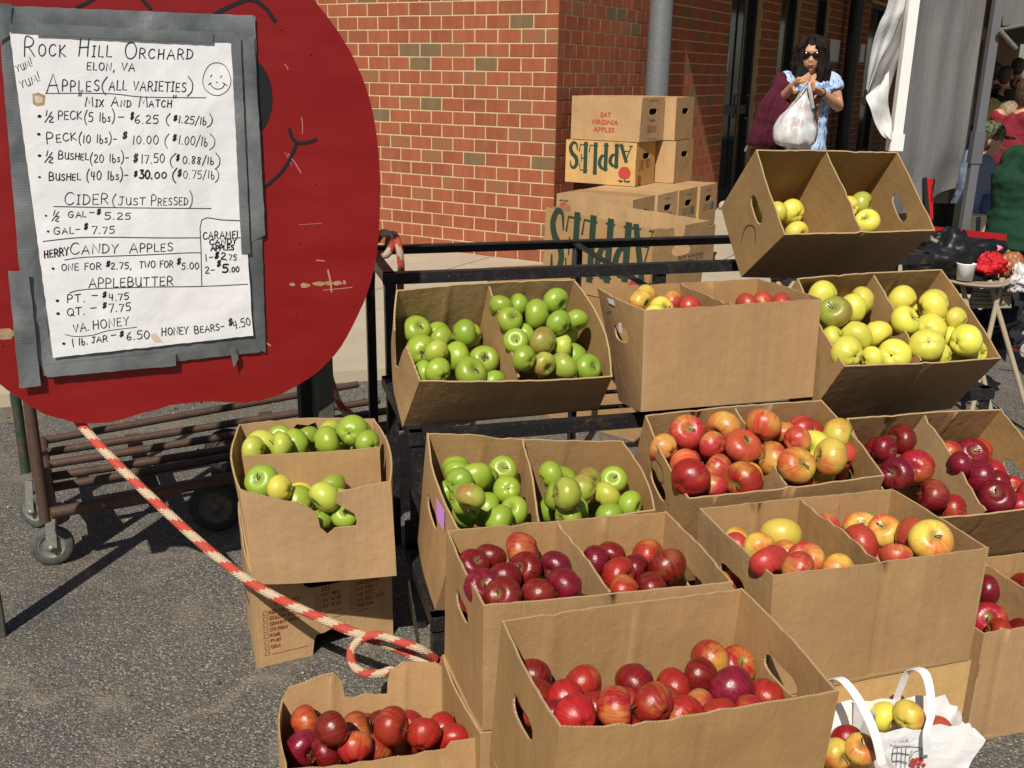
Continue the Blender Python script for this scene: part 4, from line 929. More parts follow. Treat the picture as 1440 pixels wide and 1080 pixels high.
for i, s_ in enumerate(('UNCLASSIFIED', 'U.S. NO. 1', 'U.S. FCY.', 'U.S. EXT. FCY.', 'TREE RUN', '')):
    v = .645-i*.0605; 
    if s_: chk(.685, v); print_text(b, s_, .725, .725+.0155*len(s_), v, v+.04, f, .02)
    else: stroke(b, [(.70, v+.02), (.88, v+.023)], .003, f, asp)
b.build('lettering', DREDINK, t)['kind'] = 'stuff'
apple_icon(t, f, .80, .90, .035, red=DREDINK, dark=DREDINK)
f = PAN['Q']['left']; b = MB(); arc = f.W/f.H; stroke(b, [(.35, .15), (.33, .9)], .016, f, arc); stroke(b, [(.55, .12), (.53, .88), (.8, .8), (.8, .5), (.55, .45)], .016, f, arc); b.build('marker_scrawl', INK, t)
# stickers and marker scrawls on the apple cartons
f = PAN['D']['left']; b = MB(); flat(b, [(.60, .93), (.78, .97), (.83, .80), (.66, .76)], f, .003); b.build('sticker', LILAC, BOXT['D'])
f = PAN['G']['left']; b = MB(); flat(b, [(.30, .97), (.46, .985), (.47, .93), (.33, .93)], f, .003); flat(b, [(.5, .78), (.58, .8), (.58, .70), (.5, .7)], f, .003); b.build('paper_scrap', WHITELAB, BOXT['G'])
def scrawl(key, side, P, w_=.009):
    f = PAN[key][side]; b = MB(); stroke(b, smooth_poly(P, 6), w_, f, f.W/f.H, .0018); b.build('marker_scrawl', INK, BOXT[key])
scrawl('M', 'left', [(.80, .48), (.66, .55), (.56, .42), (.60, .28), (.66, .22)]); scrawl('F', 'front', [(.0, .58), (-.04, .62)]); scrawl('H', 'left', [(.35, .86), (.55, .9), (.6, .78), (.4, .72), (.33, .82)], .007); scrawl('F', 'left', [(.95, .45), (.78, .52), (.75, .3), (.85, .1)], .008); scrawl('G', 'left', [(.2, .82), (.35, .86)], .008)

# ------------------------------------------------------------------ display rack
rack = thing('display_rack', (.3, 2.4, 0), 'stepped black angle-iron display rack with three shelves holding the tilted cartons', 'rack')
yr = R(15.4); rx = V(math.cos(yr), math.sin(yr), 0); ry = V(-rx.y, rx.x, 0); ZU = V(0, 0, 1)
def angle_bar(a, b_, d1, d2, w_=.03, t_=.004, name='rail', m=IRON):
    """L section: leg along d1 and leg along d2 from the heel line a-b"""
    a, b_ = Vector(a), Vector(b_); mb = MB(); d = (b_-a).normalized()
    for (p, q) in ((d1, d2), (d2, d1)):
        o = (q*t_*.0)
        vs = [k+p*i*w_+q*j*t_+q*.0 for k in (a, b_) for i, j in ((0, 0), (1, 0), (1, 1), (0, 1))]
        if p is d2: vs = [k+p*(t_+i*(w_-t_))+q*j*t_ for k in (a, b_) for i, j in ((0, 0), (1, 0), (1, 1), (0, 1))]
        mb.add(vs, [(3, 2, 1, 0), (4, 5, 6, 7), (0, 1, 5, 4), (1, 2, 6, 5), (2, 3, 7, 6), (3, 0, 4, 7)])
    me = mb.mesh(name); bm = bmesh.new(); bm.from_mesh(me); bmesh.ops.recalc_face_normals(bm, faces=bm.faces[:]); bm.to_mesh(me); bm.free()
    return link(name, me, rack, m)
TI = [(V(-.387, 2.93, .90), 1.915, .515), (V(-.262, 2.425, .58), 1.80, .53), (V(-.178, 2.05, .26), 1.72, .40)]
def post(p, z0, z1, name='post', w_=.034, dx=1, dy=1):
    angle_bar(V(p.x, p.y, z0), V(p.x, p.y, z1), rx*dx, ry*dy, w_, .005, name)
for i, (p, Lx, Dy) in enumerate(TI):
    z = p.z; q = p+rx*Lx; e = ry*.0
    angle_bar(p-rx*.004, q+rx*.004, -ZU, ry, .034, .005)                       # front rail
    angle_bar(p+ry*Dy, q+ry*Dy, -ZU, -ry, .034, .005)               # rear rail
    angle_bar(p+ry*.006+rx*.001, p+ry*(Dy-.006)+rx*.001, -ZU, rx, .034, .005); angle_bar(q+ry*.006-rx*.001, q+ry*(Dy-.006)-rx*.001, -ZU, -rx, .034, .005)
    for t_ in ((.46,) if i else ()):
        angle_bar(p+rx*Lx*t_+ry*.006, p+rx*Lx*t_+ry*(Dy-.006), -ZU, rx, .03, .004, 'cross_bar')
    zl = 0
    post(p+ry*.007+rx*.003, zl, z-.006); post(q+ry*.007-rx*.003, zl, z-.006, dx=-1); post(p+rx*Lx*.46+ry*.007, zl, z-.006)
    if i == 0: post(p+ry*(Dy-.007)+rx*.003, zl, z-.006, dy=-1); post(q+ry*(Dy-.007)-rx*.003, zl, z-.006, dx=-1, dy=-1); post(p+rx*Lx*.40+ry*(Dy-.007), zl, z-.006, dy=-1)
    for k in (range(1, 4) if i else ()):
        b = MB(); a = p+ry*Dy*k/4; b.bar(a+rx*.01-ZU*.014, a+rx*(Lx-.01)-ZU*.014, .022, .006); b.build('shelf_slat', IRON, rack)
# gusset bars of the top shelf
p, Lx, Dy = TI[0]
b = MB(); b.bar(p+rx*Lx*.40+ry*(Dy-.01)-ZU*.01, p+rx*Lx*.445+ry*.02-ZU*.075, .028, .006); b.build('brace', IRON, rack)
p3, L3, D3 = TI[2]
b = MB(); b.bar(p3+ry*.30-rx*.012+ZU*-.03, p3+ry*.02-rx*.012-ZU*.20, .004, .034); b.build('brace', IRON, rack)
p2, L2, D2 = TI[1]
b = MB(); b.box(p2+ry*.02+rx*.01-ZU*.30, .05, .012, .09, Matrix.Rotation(yr, 3, 'Z')); b.build('gusset', IRON, rack)
# ------------------------------------------------------------------ apples
def apple_mesh(seed, tall=1.0, n=30, k=20):
    r_ = random.Random(seed); a1 = r_.uniform(.06, .14); sk = r_.uniform(-.06, .06); sk2 = r_.uniform(-.06, .06); lob = r_.uniform(.006, .018); ph = r_.random()*6
    b = MB(); vs = []
    for i in range(k+1):
        t = math.pi*(i/k); tt = t
        for j in range(n):
            p = 2*math.pi*j/n; rr = math.sin(tt)**.92*(1+a1*math.cos(tt)) if 0 < i < k else 0
            rr *= 1+lob*math.cos(5*p+ph)*(.3+.7*max(0, -math.cos(tt)))+.015*math.cos(2*p+ph)+.01*math.cos(3*p)
            z = .90*tall*math.cos(tt)-.30*math.exp(-(tt/.27)**1.7)+.17*math.exp(-((math.pi-tt)/.26)**2)
            z += -.03*math.cos(5*p+ph)*math.exp(-((math.pi-tt-.5)/.3)**2)
            x, y = rr*math.cos(p), rr*math.sin(p); z += x*sk+y*sk2
            vs.append((x, y, z))
    fs = []
    for i in range(k):
        for j in range(n):
            j2 = (j+1) % n; fs.append((i*n+j, (i+1)*n+j, (i+1)*n+j2, i*n+j2))
    b.add(vs, fs, 0, None, True); me = b.mesh('apple')
    bm = bmesh.new(); bm.from_mesh(me); bmesh.ops.remove_doubles(bm, verts=bm.verts, dist=1e-4); bm.to_mesh(me); bm.free()
    for p in me.polygons: p.use_smooth = True
    return me
def stem_mesh(seed):
    r_ = random.Random(seed); b = MB(); a = r_.uniform(-.25, .25); c = r_.uniform(-.25, .25)
    b.tube([(0, 0, .50), (0, 0, .66), (a*.4, c*.4, .80), (a, c, .92+r_.uniform(-.08, .1))], [.03, .028, .032, .045], 6); return b.mesh('stem')
def applemat(name, ground, blush, lo, hi, streak=.5, dark=None, dots=.5, sat=1, cav=(.16, .20, .05), rough=.3):
    def f(n, b):
        r_ = n.rand(); co = n.coord('Object'); s_ = n.sep(co); x, y, z = s_[0], s_[1], s_[2]
        rho = n.math('SQRT', n.math('ADD', n.math('MULTIPLY', x, x), n.math('MULTIPLY', y, y)))
        ux = n.math('DIVIDE', x, n.math('MAXIMUM', rho, .02)); uy = n.math('DIVIDE', y, n.math('MAXIMUM', rho, .02)); sh = n.math('MULTIPLY', r_, 53)
        pol = n.comb(n.math('ADD', n.math('MULTIPLY', ux, 5.5), sh), n.math('MULTIPLY', uy, 5.5), n.math('MULTIPLY', z, .55)); st = n.noise(pol, 1.6, 5, .72, .25)
        big = n.noise(n.vmath('ADD', co, n.comb(sh, 0, 0)), .95, 3, .5)
        side = n.math('ADD', n.math('MULTIPLY', x, .34), n.math('MULTIPLY', n.math('SUBTRACT', big, .5), 1.5)); cover = n.math('ADD', side, n.rng(r_, 0, 1, lo, hi))
        m = n.math('ADD', cover, n.math('MULTIPLY', n.math('SUBTRACT', st, .5), streak*1.9))
        g = n.mix(n.rng(big, .3, .7), ground, tuple(c*k for c, k in zip(ground, (.88, .93, .75))))
        bl = n.mix(n.rng(st, .35, .62), blush, dark or tuple(c*.6 for c in blush))
        c = n.mix(n.rng(m, .15, .85), g, bl)
        dt = n.voro(n.vmath('ADD', co, n.comb(sh, 0, 0)), 9); c = n.mix(n.math('MULTIPLY', n.rng(dt, .05, .10, 1, 0), dots), c, tuple(min(1, q*.6+.3) for q in ground))
        rus = n.noise(n.vmath('ADD', co, n.comb(0, sh, 0)), 3.2, 6, .7); c = n.mix(n.rng(rus, .68, .76, 0, .55), c, (.22, .14, .06))
        cz = n.math('MULTIPLY', n.rng(n.math('ADD', rho, n.math('MULTIPLY', n.math('SUBTRACT', st, .5), .22)), .12, .34, 1, 0), n.math('GREATER_THAN', z, 0)); c = n.mix(n.math('MULTIPLY', cz, .75), c, cav)
        ca = n.math('MULTIPLY', n.rng(rho, .05, .11, 1, 0), n.math('LESS_THAN', z, 0)); c = n.mix(ca, c, (.05, .035, .02))
        hsv = n.new('ShaderNodeHueSaturation'); n.put(hsv.inputs['Color'], c); n.put(hsv.inputs['Value'], n.rng(n.math('FRACT', n.math('MULTIPLY', r_, 7)), 0, 1, .84, 1.12)); n.put(hsv.inputs['Hue'], n.rng(n.math('FRACT', n.math('MULTIPLY', r_, 13)), 0, 1, .49, .51)); hsv.inputs['Saturation'].default_value = sat
        n.link(hsv.outputs[0], b.inputs['Base Color']); wax = n.noise(co, 6, 4, .6); n.link(n.rng(wax, .3, .7, rough-.07, rough+.10), b.inputs['Roughness'])
        n.link(n.bump(n.math('ADD', n.math('MULTIPLY', rus, .7), n.math('MULTIPLY', st, .2)), .12, .02), b.inputs['Normal'])
        b.inputs['Subsurface Weight'].default_value = .05; b.inputs['Subsurface Scale'].default_value = .01; b.inputs['Subsurface Radius'].default_value = (1, .5, .2)
    return mat(name, ground, rough, 0, .5, f)
AM = {'g': applemat('granny_green_skin', (.27, .37, .042), (.36, .38, .055), -.7, -.15, .15, dots=.35, dark=(.27, .34, .05)),
      'w': applemat('yellow_green_skin', (.45, .48, .075), (.50, .42, .08), -.5, 0, .2, dots=.3, dark=(.45, .36, .08)),
      'y': applemat('golden_skin', (.68, .60, .095), (.66, .46, .07), -.5, .15, .2, dots=.35, dark=(.6, .5, .08)),
      'r': applemat('dark_red_skin', (.32, .09, .035), (.235, .011, .014), .95, 1.5, .35, dark=(.105, .006, .010), dots=.35, cav=(.2, .14, .05), rough=.26),
      'b': applemat('bright_red_skin', (.55, .22, .06), (.42, .022, .016), .8, 1.3, .35, dark=(.26, .012, .012), dots=.4, cav=(.3, .2, .06)),
      'm': applemat('mottled_red_skin', (.60, .30, .06), (.37, .022, .016), .75, 1.4, .42, dark=(.24, .013, .010), dots=.4),
      'p': applemat('pink_red_skin', (.64, .40, .09), (.47, .062, .040), .5, 1.1, .45, dark=(.38, .035, .024), dots=.3),
      'o': applemat('yellow_orange_skin', (.66, .50, .09), (.58, .15, .045), .1, .6, .45, dark=(.50, .07, .03), dots=.3),
      'k': applemat('brown_blushed_green_skin', (.33, .38, .06), (.32, .16, .05), .1, .5, .3, dark=(.26, .12, .04), dots=.3)}
WORD = {'g': 'green', 'w': 'yellow-green', 'y': 'yellow', 'r': 'dark red', 'b': 'bright red', 'm': 'mottled red', 'p': 'pink-red', 'o': 'orange-yellow', 'k': 'brownish green'}
AMESH = {c: [] for c in AM}
for c in AM:
    for i in range(3 if c in 'gyrmpo' else 2):
        me = apple_mesh(ord(c)*7+i, .96 if c in 'rmb' else .92); me.materials.append(AM[c]); AMESH[c].append(me)
STEMS = []
for i in range(3): s_ = stem_mesh(i); s_.materials.append(STEMM); STEMS.append(s_)
def C(ox, oy, s_): return lambda x, y, r_: (ox+x/s_, oy+y/s_, r_/s_)
c480 = C(480, 320, 3); c560 = C(560, 600, 3.2727); c900 = C(900, 320, 2.667); c964 = C(900, 640, 2.4537); c360 = C(360, 820, 1.7143); c300 = C(300, 560, 2.077); c740 = C(740, 260, 4.8); c1000 = C(1000, 180, 4.235); c1150 = C(1150, 920, 4.9655)
BAYS = [
 # box, side, transform, default colour, phrase, [(x, y, r, flags)]
 ('C', 'L', c480, 'g', 'left bay of upper green carton', [(290,390,62,'s'),(390,415,48,'c'),(510,455,62,''),(578,462,28,''),(260,502,66,'cd'),(432,475,32,''),(372,535,52,'w'),(484,545,65,''),(615,560,63,'sd'),(302,597,42,''),(400,622,56,''),(542,612,68,'s'),(655,652,34,'')]),
 ('C', 'R', c480, 'g', 'right bay of upper green carton', [(672,335,30,''),(712,392,54,'s'),(748,312,48,''),(893,307,57,''),(808,300,22,'k'),(820,370,65,''),(920,403,54,''),(965,355,27,''),(1035,425,63,''),(985,395,27,''),(740,480,44,'s'),(775,445,27,''),(848,485,63,'k'),(935,510,52,'w'),(1045,525,68,''),(775,568,54,''),(860,592,40,'k'),(937,600,63,'k'),(1060,602,60,''),(788,634,32,'')]),
 ('D', 'L', c560, 'g', 'left bay of lower green carton', [(205,190,44,''),(210,258,54,''),(330,245,75,''),(413,245,36,''),(475,205,67,'s'),(497,290,63,'c'),(388,372,76,''),(300,425,54,'k'),(462,430,76,''),(535,385,63,'s'),(240,350,42,''),(285,320,36,''),(270,215,28,''),(125,368,42,'')]),
 ('D', 'R', c560, 'g', 'right bay of lower green carton', [(640,225,45,''),(748,250,72,'s'),(668,335,50,''),(858,300,60,'k'),(945,310,68,'w'),(998,248,64,'s'),(1065,358,60,''),(800,375,75,''),(770,400,76,'k'),(970,405,58,''),(675,420,32,''),(870,250,42,'k')]),
 ('E', 'L', c560, 'r', 'left bay of the nearer dark red carton', [(347,640,74,'s'),(420,610,70,''),(572,570,86,'b'),(720,645,76,''),(585,660,82,'s'),(490,700,80,''),(397,740,86,'s'),(765,735,88,''),(640,780,80,''),(490,800,88,'s')]),
 ('E', 'R', c560, 'r', 'right bay of the nearer dark red carton', [(910,620,47,''),(978,595,67,''),(1015,680,82,'b'),(1085,660,62,''),(1150,600,82,'bl'),(1232,645,90,''),(1165,745,74,''),(1045,760,64,'b')]),
 ('H', 'L', c900, 'p', 'left bay of the upper pink carton', [(90,830,58,''),(145,745,50,''),(190,780,66,'s'),(305,735,70,''),(260,825,42,''),(378,820,74,'s'),(172,902,71,'o'),(300,900,61,''),(210,985,74,'m'),(282,970,40,''),(415,940,56,'o'),(385,985,77,'m')]),
 ('H', 'R', c900, 'p', 'right bay of the upper pink carton', [(465,745,65,'o'),(540,770,26,'o'),(600,768,60,''),(655,695,68,'ms'),(520,865,64,''),(590,810,52,''),(735,785,67,'o'),(660,838,70,'ys'),(755,865,38,''),(850,865,76,'ms'),(625,945,70,'os'),(760,942,70,'o'),(700,905,34,'y')]),
 ('J', 'L', c900, 'r', 'left bay of the far right dark red carton', [(915,830,44,''),(985,795,56,''),(965,925,63,'s'),(1030,900,68,'bc'),(1105,1010,62,''),(1190,1060,60,'b')]),
 ('J', 'R', c900, 'r', 'right bay of the far right dark red carton', [(1160,845,34,'b'),(1240,850,60,'s'),(1320,850,54,'b'),(1190,895,30,''),(1278,938,72,''),(1385,925,50,'b'),(1400,960,48,'bs'),(1352,1030,74,'s'),(1345,955,34,''),(1440,1000,36,'b'),(1432,1062,36,'b')]),
 ('I', 'L', c964, 'o', 'left bay of the front pink and yellow carton', [(300,272,26,''),(345,315,42,'p'),(405,325,52,''),(487,280,70,''),(430,375,52,'p'),(460,360,48,'p'),(495,345,30,''),(568,362,63,'ps'),(540,397,64,'p'),(685,395,28,'')]),
 ('I', 'R', c964, 'o', 'right bay of the front pink and yellow carton', [(640,250,50,'p'),(745,237,60,'s'),(845,265,58,'s'),(945,288,74,'p'),(760,310,70,'p'),(882,352,54,'p'),(1037,322,87,'s')]),
 ('F', '', c360, 'm', 'big front carton', [(668,232,40,'r'),(680,275,40,'r'),(742,285,46,'b'),(790,245,43,'b'),(725,328,34,'r'),(815,305,48,''),(797,342,32,'b'),(870,325,28,''),(900,300,40,'b'),(920,242,51,'r'),(952,325,42,'b'),(922,344,27,'r'),(1005,258,43,''),(1047,295,46,'p'),(980,305,32,'m'),(985,342,28,'m'),(1075,225,45,'r'),(1100,190,47,''),(1193,192,47,'s'),(1143,265,58,'r'),(1222,272,41,''),(1030,332,28,''),(1115,328,28,'m'),(1190,318,26,'b')]),
 ('B', '', c300, 'b', 'torn red carton', [(275,947,48,''),(345,937,31,'m'),(255,1022,56,'r'),(345,985,44,'r'),(330,1032,50,'r'),(418,980,54,''),(450,937,46,''),(500,972,28,'r'),(468,1020,40,'m'),(560,960,46,'mc'),(525,1010,46,'m'),(545,1032,56,'m'),(600,1010,32,'m'),(668,970,51,''),(700,995,43,''),(615,1030,28,'m'),(370,1057,44,'r'),(425,1052,31,'b')]),
 ('A', 'K', c300, 'g', 'back half of torn green carton', [(190,103,41,'s'),(145,140,50,'w'),(240,135,47,''),(275,117,33,''),(335,94,34,'w'),(335,125,45,''),(425,75,43,''),(407,97,46,'c'),(450,130,34,''),(120,160,24,'w'),(205,157,24,'w')]),
 ('A', 'N', c300, 'g', 'front half of torn green carton', [(122,217,37,''),(138,248,49,'s'),(192,265,27,'y'),(258,262,51,'y'),(255,300,49,''),(348,265,43,''),(325,337,47,'w'),(367,302,32,''),(378,347,37,'s'),(308,368,18,'')]),
 ('G', 'L', c740, 'o', 'left bay of the high plain carton', [(770,792,88,''),(812,755,82,''),(912,840,86,'s'),(985,802,90,'p'),(1110,835,62,'p'),(560,915,66,'y')]),
 ('G', 'R', c900, 'p', 'right bay of the high plain carton', [(400,292,36,''),(462,284,38,''),(530,290,30,'')]),
 ('L', 'L', c900, 'y', 'left bay of the lower yellow carton', [(680,252,62,''),(735,325,61,'ks'),(795,302,55,''),(828,278,54,''),(705,415,34,''),(808,405,63,''),(883,400,57,''),(780,478,62,''),(870,490,46,''),(952,482,62,'c')]),
 ('L', 'R', c900, 'y', 'right bay of the lower yellow carton', [(983,275,61,''),(965,355,57,''),(1100,298,71,''),(1145,285,56,''),(1085,385,73,'c'),(1268,368,76,'c'),(1170,405,36,''),(1180,362,30,''),(1090,458,64,'c'),(1217,450,67,''),(1290,482,34,''),(1150,502,28,'')]),
 ('M', 'L', c1000, 'y', 'left bay of the top yellow carton', [(480,500,76,''),(400,500,54,''),(507,627,74,''),(290,505,46,'w')]),
 ('M', 'R', c1000, 'y', 'right bay of the top yellow carton', [(888,457,79,'w'),(930,562,76,'s'),(822,470,42,'')]),
 ('K', '', c964, 'r', 'carton on the asphalt at right edge', [(1200,465,52,''),(1205,575,62,'ms'),(1242,612,38,'b'),(1302,614,50,''),(1322,452,32,''),(1355,530,48,'b')]),
]
ORD = ['leftmost', 'second from left', 'third from left', 'fourth from left', 'fifth from left', 'sixth from left', 'seventh from left', 'eighth from left', 'ninth from left']
ROWN = {1: ['only'], 2: ['back', 'front'], 3: ['back', 'middle', 'front'], 4: ['back', 'second', 'third', 'front'], 5: ['back', 'second', 'third', 'fourth', 'front'], 6: ['back', 'second', 'third', 'fourth', 'fifth', 'front'], 7: ['back', 'second', 'third', 'fourth', 'fifth', 'sixth', 'front']}
def axis_quat(ax, spin):
    q = Vector((0, 0, 1)).rotation_difference(ax.normalized()); return q @ Matrix.Rotation(spin, 3, 'Z').to_quaternion()
def put_apple(c, Rr, col, flags, label, group, i):
    ms = AMESH[col]; o = bpy.data.objects.new('apple', ms[i % len(ms)]); COL.objects.link(o); o.location = c; o.scale = (Rr/.985,)*3
    tc = (CP-c).normalized()
    if 's' in flags: ax = (tc*1.0+V(rnd.uniform(-.8, .8), rnd.uniform(-.2, .2), rnd.uniform(.25, 1.0))).normalized()
    elif 'c' in flags: ax = -(tc+V(rnd.uniform(-.35, .35), 0, rnd.uniform(-.3, .3))).normalized()
    else:
        a = rnd.random()*6.3; ax = V(math.cos(a), .4+math.sin(a), rnd.uniform(-.25, .35)).normalized()
        if abs(ax.dot(tc)) > .75: ax = (ax-tc*ax.dot(tc)*.8).normalized()
    o.rotation_mode = 'QUATERNION'; o.rotation_quaternion = axis_quat(ax, rnd.random()*6.28)
    tag(o, label, 'apple', group)
    if 'd' in flags:
        b = MB(); sg = -1 if 'c' in flags else 1; z0 = .66*sg
        for k in range(4):
            a = k*1.5+rnd.random(); d_ = V(math.cos(a), math.sin(a), 0); e_ = V(-d_.y, d_.x, 0); L_ = rnd.uniform(.2, .42); b.add([V(0, 0, z0), d_*L_*.5+e_*.08+V(0, 0, z0+.10*sg), d_*L_+V(0, 0, z0+.17*sg), d_*L_*.5-e_*.08+V(0, 0, z0+.12*sg)], [(0, 1, 2, 3)])
        lf = b.build('leaf', LEAFM); lf.parent = o
    if ax.dot(tc) > -.1:
        s_ = bpy.data.objects.new('stem', STEMS[i % 3]); COL.objects.link(s_); s_.parent = o
        if 'l' in flags:
            b = MB(); b.add([(0, 0, .86), (.14, .1, .95), (.34, .08, .98), (.5, -.02, .93), (.32, -.08, .93), (.14, -.07, .90)], [(0, 1, 2, 3, 4, 5)]); lf = b.build('leaf', LEAFG); lf.parent = o
    return o
UNDER = []; ALL = []
for (key, side, tr, dcol, phrase, lst) in BAYS:
    B = BOX[key]; up = ((B['FL']-B['fl'])+(B['BR']-B['br'])).normalized()
    fl, fr, bl_, br_ = B['fl'], B['fr'], B['bl'], B['br']; FL, FR, BL_, BR_ = B['FL'], B['FR'], B['BL'], B['BR']
    if side in 'LR' and side:
        mf, mb_, MF, MB_ = (fl+fr)/2, (bl_+br_)/2, (FL+FR)/2, (BL_+BR_)/2
        if side == 'L': fr, br_, FR, BR_ = mf, mb_, MF, MB_
        else: fl, bl_, FL, BL_ = mf, mb_, MF, MB_
    if side in ('K', 'N'):
        a, c, A_, C_ = (fl+bl_)/2, (fr+br_)/2, (FL+BL_)/2, (FR+BR_)/2
        if side == 'K': fl, fr, FL, FR = a, c, A_, C_
        else: bl_, br_, BL_, BR_ = a, c, A_, C_
    cen = (fl+fr+bl_+br_+FL+FR+BL_+BR_)/8; planes = []
    for q in ((fl, fr, FL), (bl_, br_, BL_), (fl, bl_, FL), (fr, br_, FR), (fl, fr, bl_)):
        n_ = (q[1]-q[0]).cross(q[2]-q[0]).normalized()
        if n_.dot(cen-q[0]) < 0: n_ = -n_
        planes.append((q[0], n_, 0))
    rim = (FL+FR+BL_+BR_)/4; px = [tr(x, y, r_) for x, y, r_, f in lst]; wall = planes
    def clampin(p, Rr, k=.97):
        above = (p-rim).dot(up) > -.9*Rr
        for qi, (o_, n_, _q) in enumerate(planes):
            d = (p-o_).dot(n_)-.005
            if above and qi in (2, 3): d += Rr*.6
            if d < Rr*k: p = p+n_*(Rr*k-d)
        return p
    best = None; fwb = ((FL+FR)-(BL_+BR_)).normalized()
    for wv in (-.3, -.12, 0, .12, .3):
        pn_ = (up+fwb*wv).normalized()
        for hi_ in range(15):
            h = .014+hi_*.012; p0 = rim-up*h; cost = 0; PP = []
            for x, y, r_ in px:
                q = at_plane(x, y, p0, pn_); dr = ray(x, y); Rr = r_*(q-CP).length/FPX/dr.length; Rc = min(.0455, max(.0335, Rr)); c_ = clampin(q, Rc); pr = prj(c_)
                cost += math.hypot(pr[0]-x, pr[1]-y)+(c_-q).length*120+abs(Rr-.040)*300; PP.append((c_, Rc))
            for i in range(len(PP)):
                for j in range(i): cost += max(0, (PP[i][1]+PP[j][1])*.93-(PP[i][0]-PP[j][0]).length)*250
            if best is None or cost < best[0]: best = (cost, h, pn_, wv)
    _c, h, pn, wv = best; p0 = rim-up*h; P = []; md = wv
    for (x, y, r_), (a, b2, c2, f) in zip(px, lst):
        dr = ray(x, y); L_ = dr.length; d = (at_plane(x, y, p0, pn)-CP).length; Rr = min(.0455, max(.0335, r_*d/FPX/L_)); P.append([dr/L_, d, Rr, f, x, y])
    pos = [CP+q[0]*q[1] for q in P]
    for it in range(70):
        for i in range(len(P)):
            for j in range(i):
                d = pos[i]-pos[j]; L_ = d.length; mn = (P[i][2]+P[j][2])*.955
                if L_ < mn:
                    s_ = (mn-L_)*.5; di = (pos[i]-CP).length; dj = (pos[j]-CP).length; sg = 1 if di >= dj else -1
                    pos[i] += P[i][0]*s_*sg*.8; pos[j] -= P[j][0]*s_*sg*.8; n_ = d.normalized() if L_ > 1e-6 else V(1, 0, 0)
                    pos[i] += n_*s_*.12; pos[j] -= n_*s_*.12
        for i in range(len(P)): pos[i] = clampin(pos[i], P[i][2])
    if 0: print('bay %s%s h=%.3f R=%.3f' % (key, side, h, md), 'shift %.1f' % (sum(math.hypot(prj(p)[0]-q[4], prj(p)[1]-q[5]) for p, q in zip(pos, P))/len(P)))
    rows = []
    for i in sorted(range(len(P)), key=lambda i: P[i][5]):
        if rows and P[i][5]-sum(P[k][5] for k in rows[-1])/len(rows[-1]) < 13 and len(rows[-1]) < 9: rows[-1].append(i)
        else: rows.append([i])
    while len(rows) > 7: rows[-2] += rows[-1]; rows.pop()
    for ri, row in enumerate(rows):
        row.sort(key=lambda i: P[i][4])
        for oi, i in enumerate(row):
            fl_ = P[i][3]; col = next((c for c in fl_ if c in AM and c != 's'), dcol)
            od = ORD[oi] if len(row) > 1 else 'alone'
            rn = ROWN[len(rows)][ri]
            lab = '%s apple, %s in %s row, %s' % (WORD[col], od, rn, phrase.replace('the ', ''))
            if len(lab.replace('-', ' ').split()) > 15: lab = lab.replace(' in ', ', ', 1).replace('pink and yellow', 'pink')
            if len(lab.replace('-', ' ').split()) > 16: lab = lab.replace(' row, ', ', ').replace(' from left', '').replace('the ', '')
            put_apple(pos[i], P[i][2], col, fl_, lab, 'apples in the %s' % phrase.replace('the ', ''), i); ALL.append((pos[i], P[i][2]))
    # the layer beneath, seen only in the gaps
    under = []
    for i in range(len(P)):
        for tr_ in range(9):
            q = pos[i]-pn*P[i][2]*1.35+V(rnd.uniform(-.05, .05), rnd.uniform(-.05, .05), rnd.uniform(-.02, .0)); Rr = rnd.uniform(.034, .038); q = clampin(q, Rr)
            if all((q-p).length > (Rr+P[k][2])*.93 for k, p in enumerate(pos)) and all((q-p).length > 2*Rr*.93 for p in under): under.append(q); break
    UNDER += [(q, dcol if dcol != 'o' else 'p') for q in under[2:9]]
    for q in under[:2]:
        put_apple(q, .036, dcol if dcol != 'o' else 'p', '', '%s apple mostly buried under others, %s' % (WORD[dcol if dcol != 'o' else 'p'], phrase.replace('the ', '')), 'buried apples, %s' % phrase, rnd.randrange(3))
ub = {}
for q, c in UNDER:
    me = AMESH[c][0]; b = ub.setdefault(c, MB()); M = axis_quat(V(rnd.uniform(-1, 1), rnd.uniform(-1, 1), rnd.uniform(-1, 1)), rnd.random()*6).to_matrix()*.036
    b.add([M @ v.co+q for v in me.vertices], [tuple(p.vertices) for p in me.polygons], 0, None, True)
for c, b in ub.items():
    o = b.build('buried_apples', AM[c]); tag(o, '%s apples deep in the cartons, seen only through gaps between the top ones' % WORD[c], 'apples', kind='stuff')
# ------------------------------------------------------------------ apple shaped price sign
SY = R(27); SU = V(math.cos(SY), math.sin(SY), 0); SN = V(SU.y, -SU.x, 0); S0 = at_y(40, 270, 2.30)
SVZ = V(0, 0, 1)
def sp(x, y, lift=0):
    """pixel of the photograph -> point on the sign's face, lifted off it"""
    p = at_plane(x, y, S0, SN); return p+SN*lift
sign = thing('apple_shaped_sign', (S0.x, S0.y, 0), 'big red apple-shaped plywood sign with taped handwritten price list and painted smile', 'sign')
outl = [(535, 262), (531, 200), (520, 140), (502, 92), (478, 48), (444, 3), (400, -42), (345, -80), (290, -102), (235, -108), (190, -98), (150, -80), (110, -98), (60, -110), (0, -108), (-60, -88), (-120, -50), (-175, 10), (-215, 90), (-235, 180), (-235, 270), (-215, 360), (-175, 440), (-120, 495), (-60, 520), (-15, 532), (10, 548), (30, 562), (60, 581), (90, 590), (110, 595), (150, 594), (185, 586), (225, 574), (260, 567), (300, 565), (345, 566), (375, 561), (400, 552), (425, 538), (452, 518), (480, 487), (505, 440), (522, 395), (532, 340)]
O = smooth_poly(outl+outl[:1], 3)[:-1]
front_ = [sp(x, y) for x, y in O]; r_ = random.Random(5)
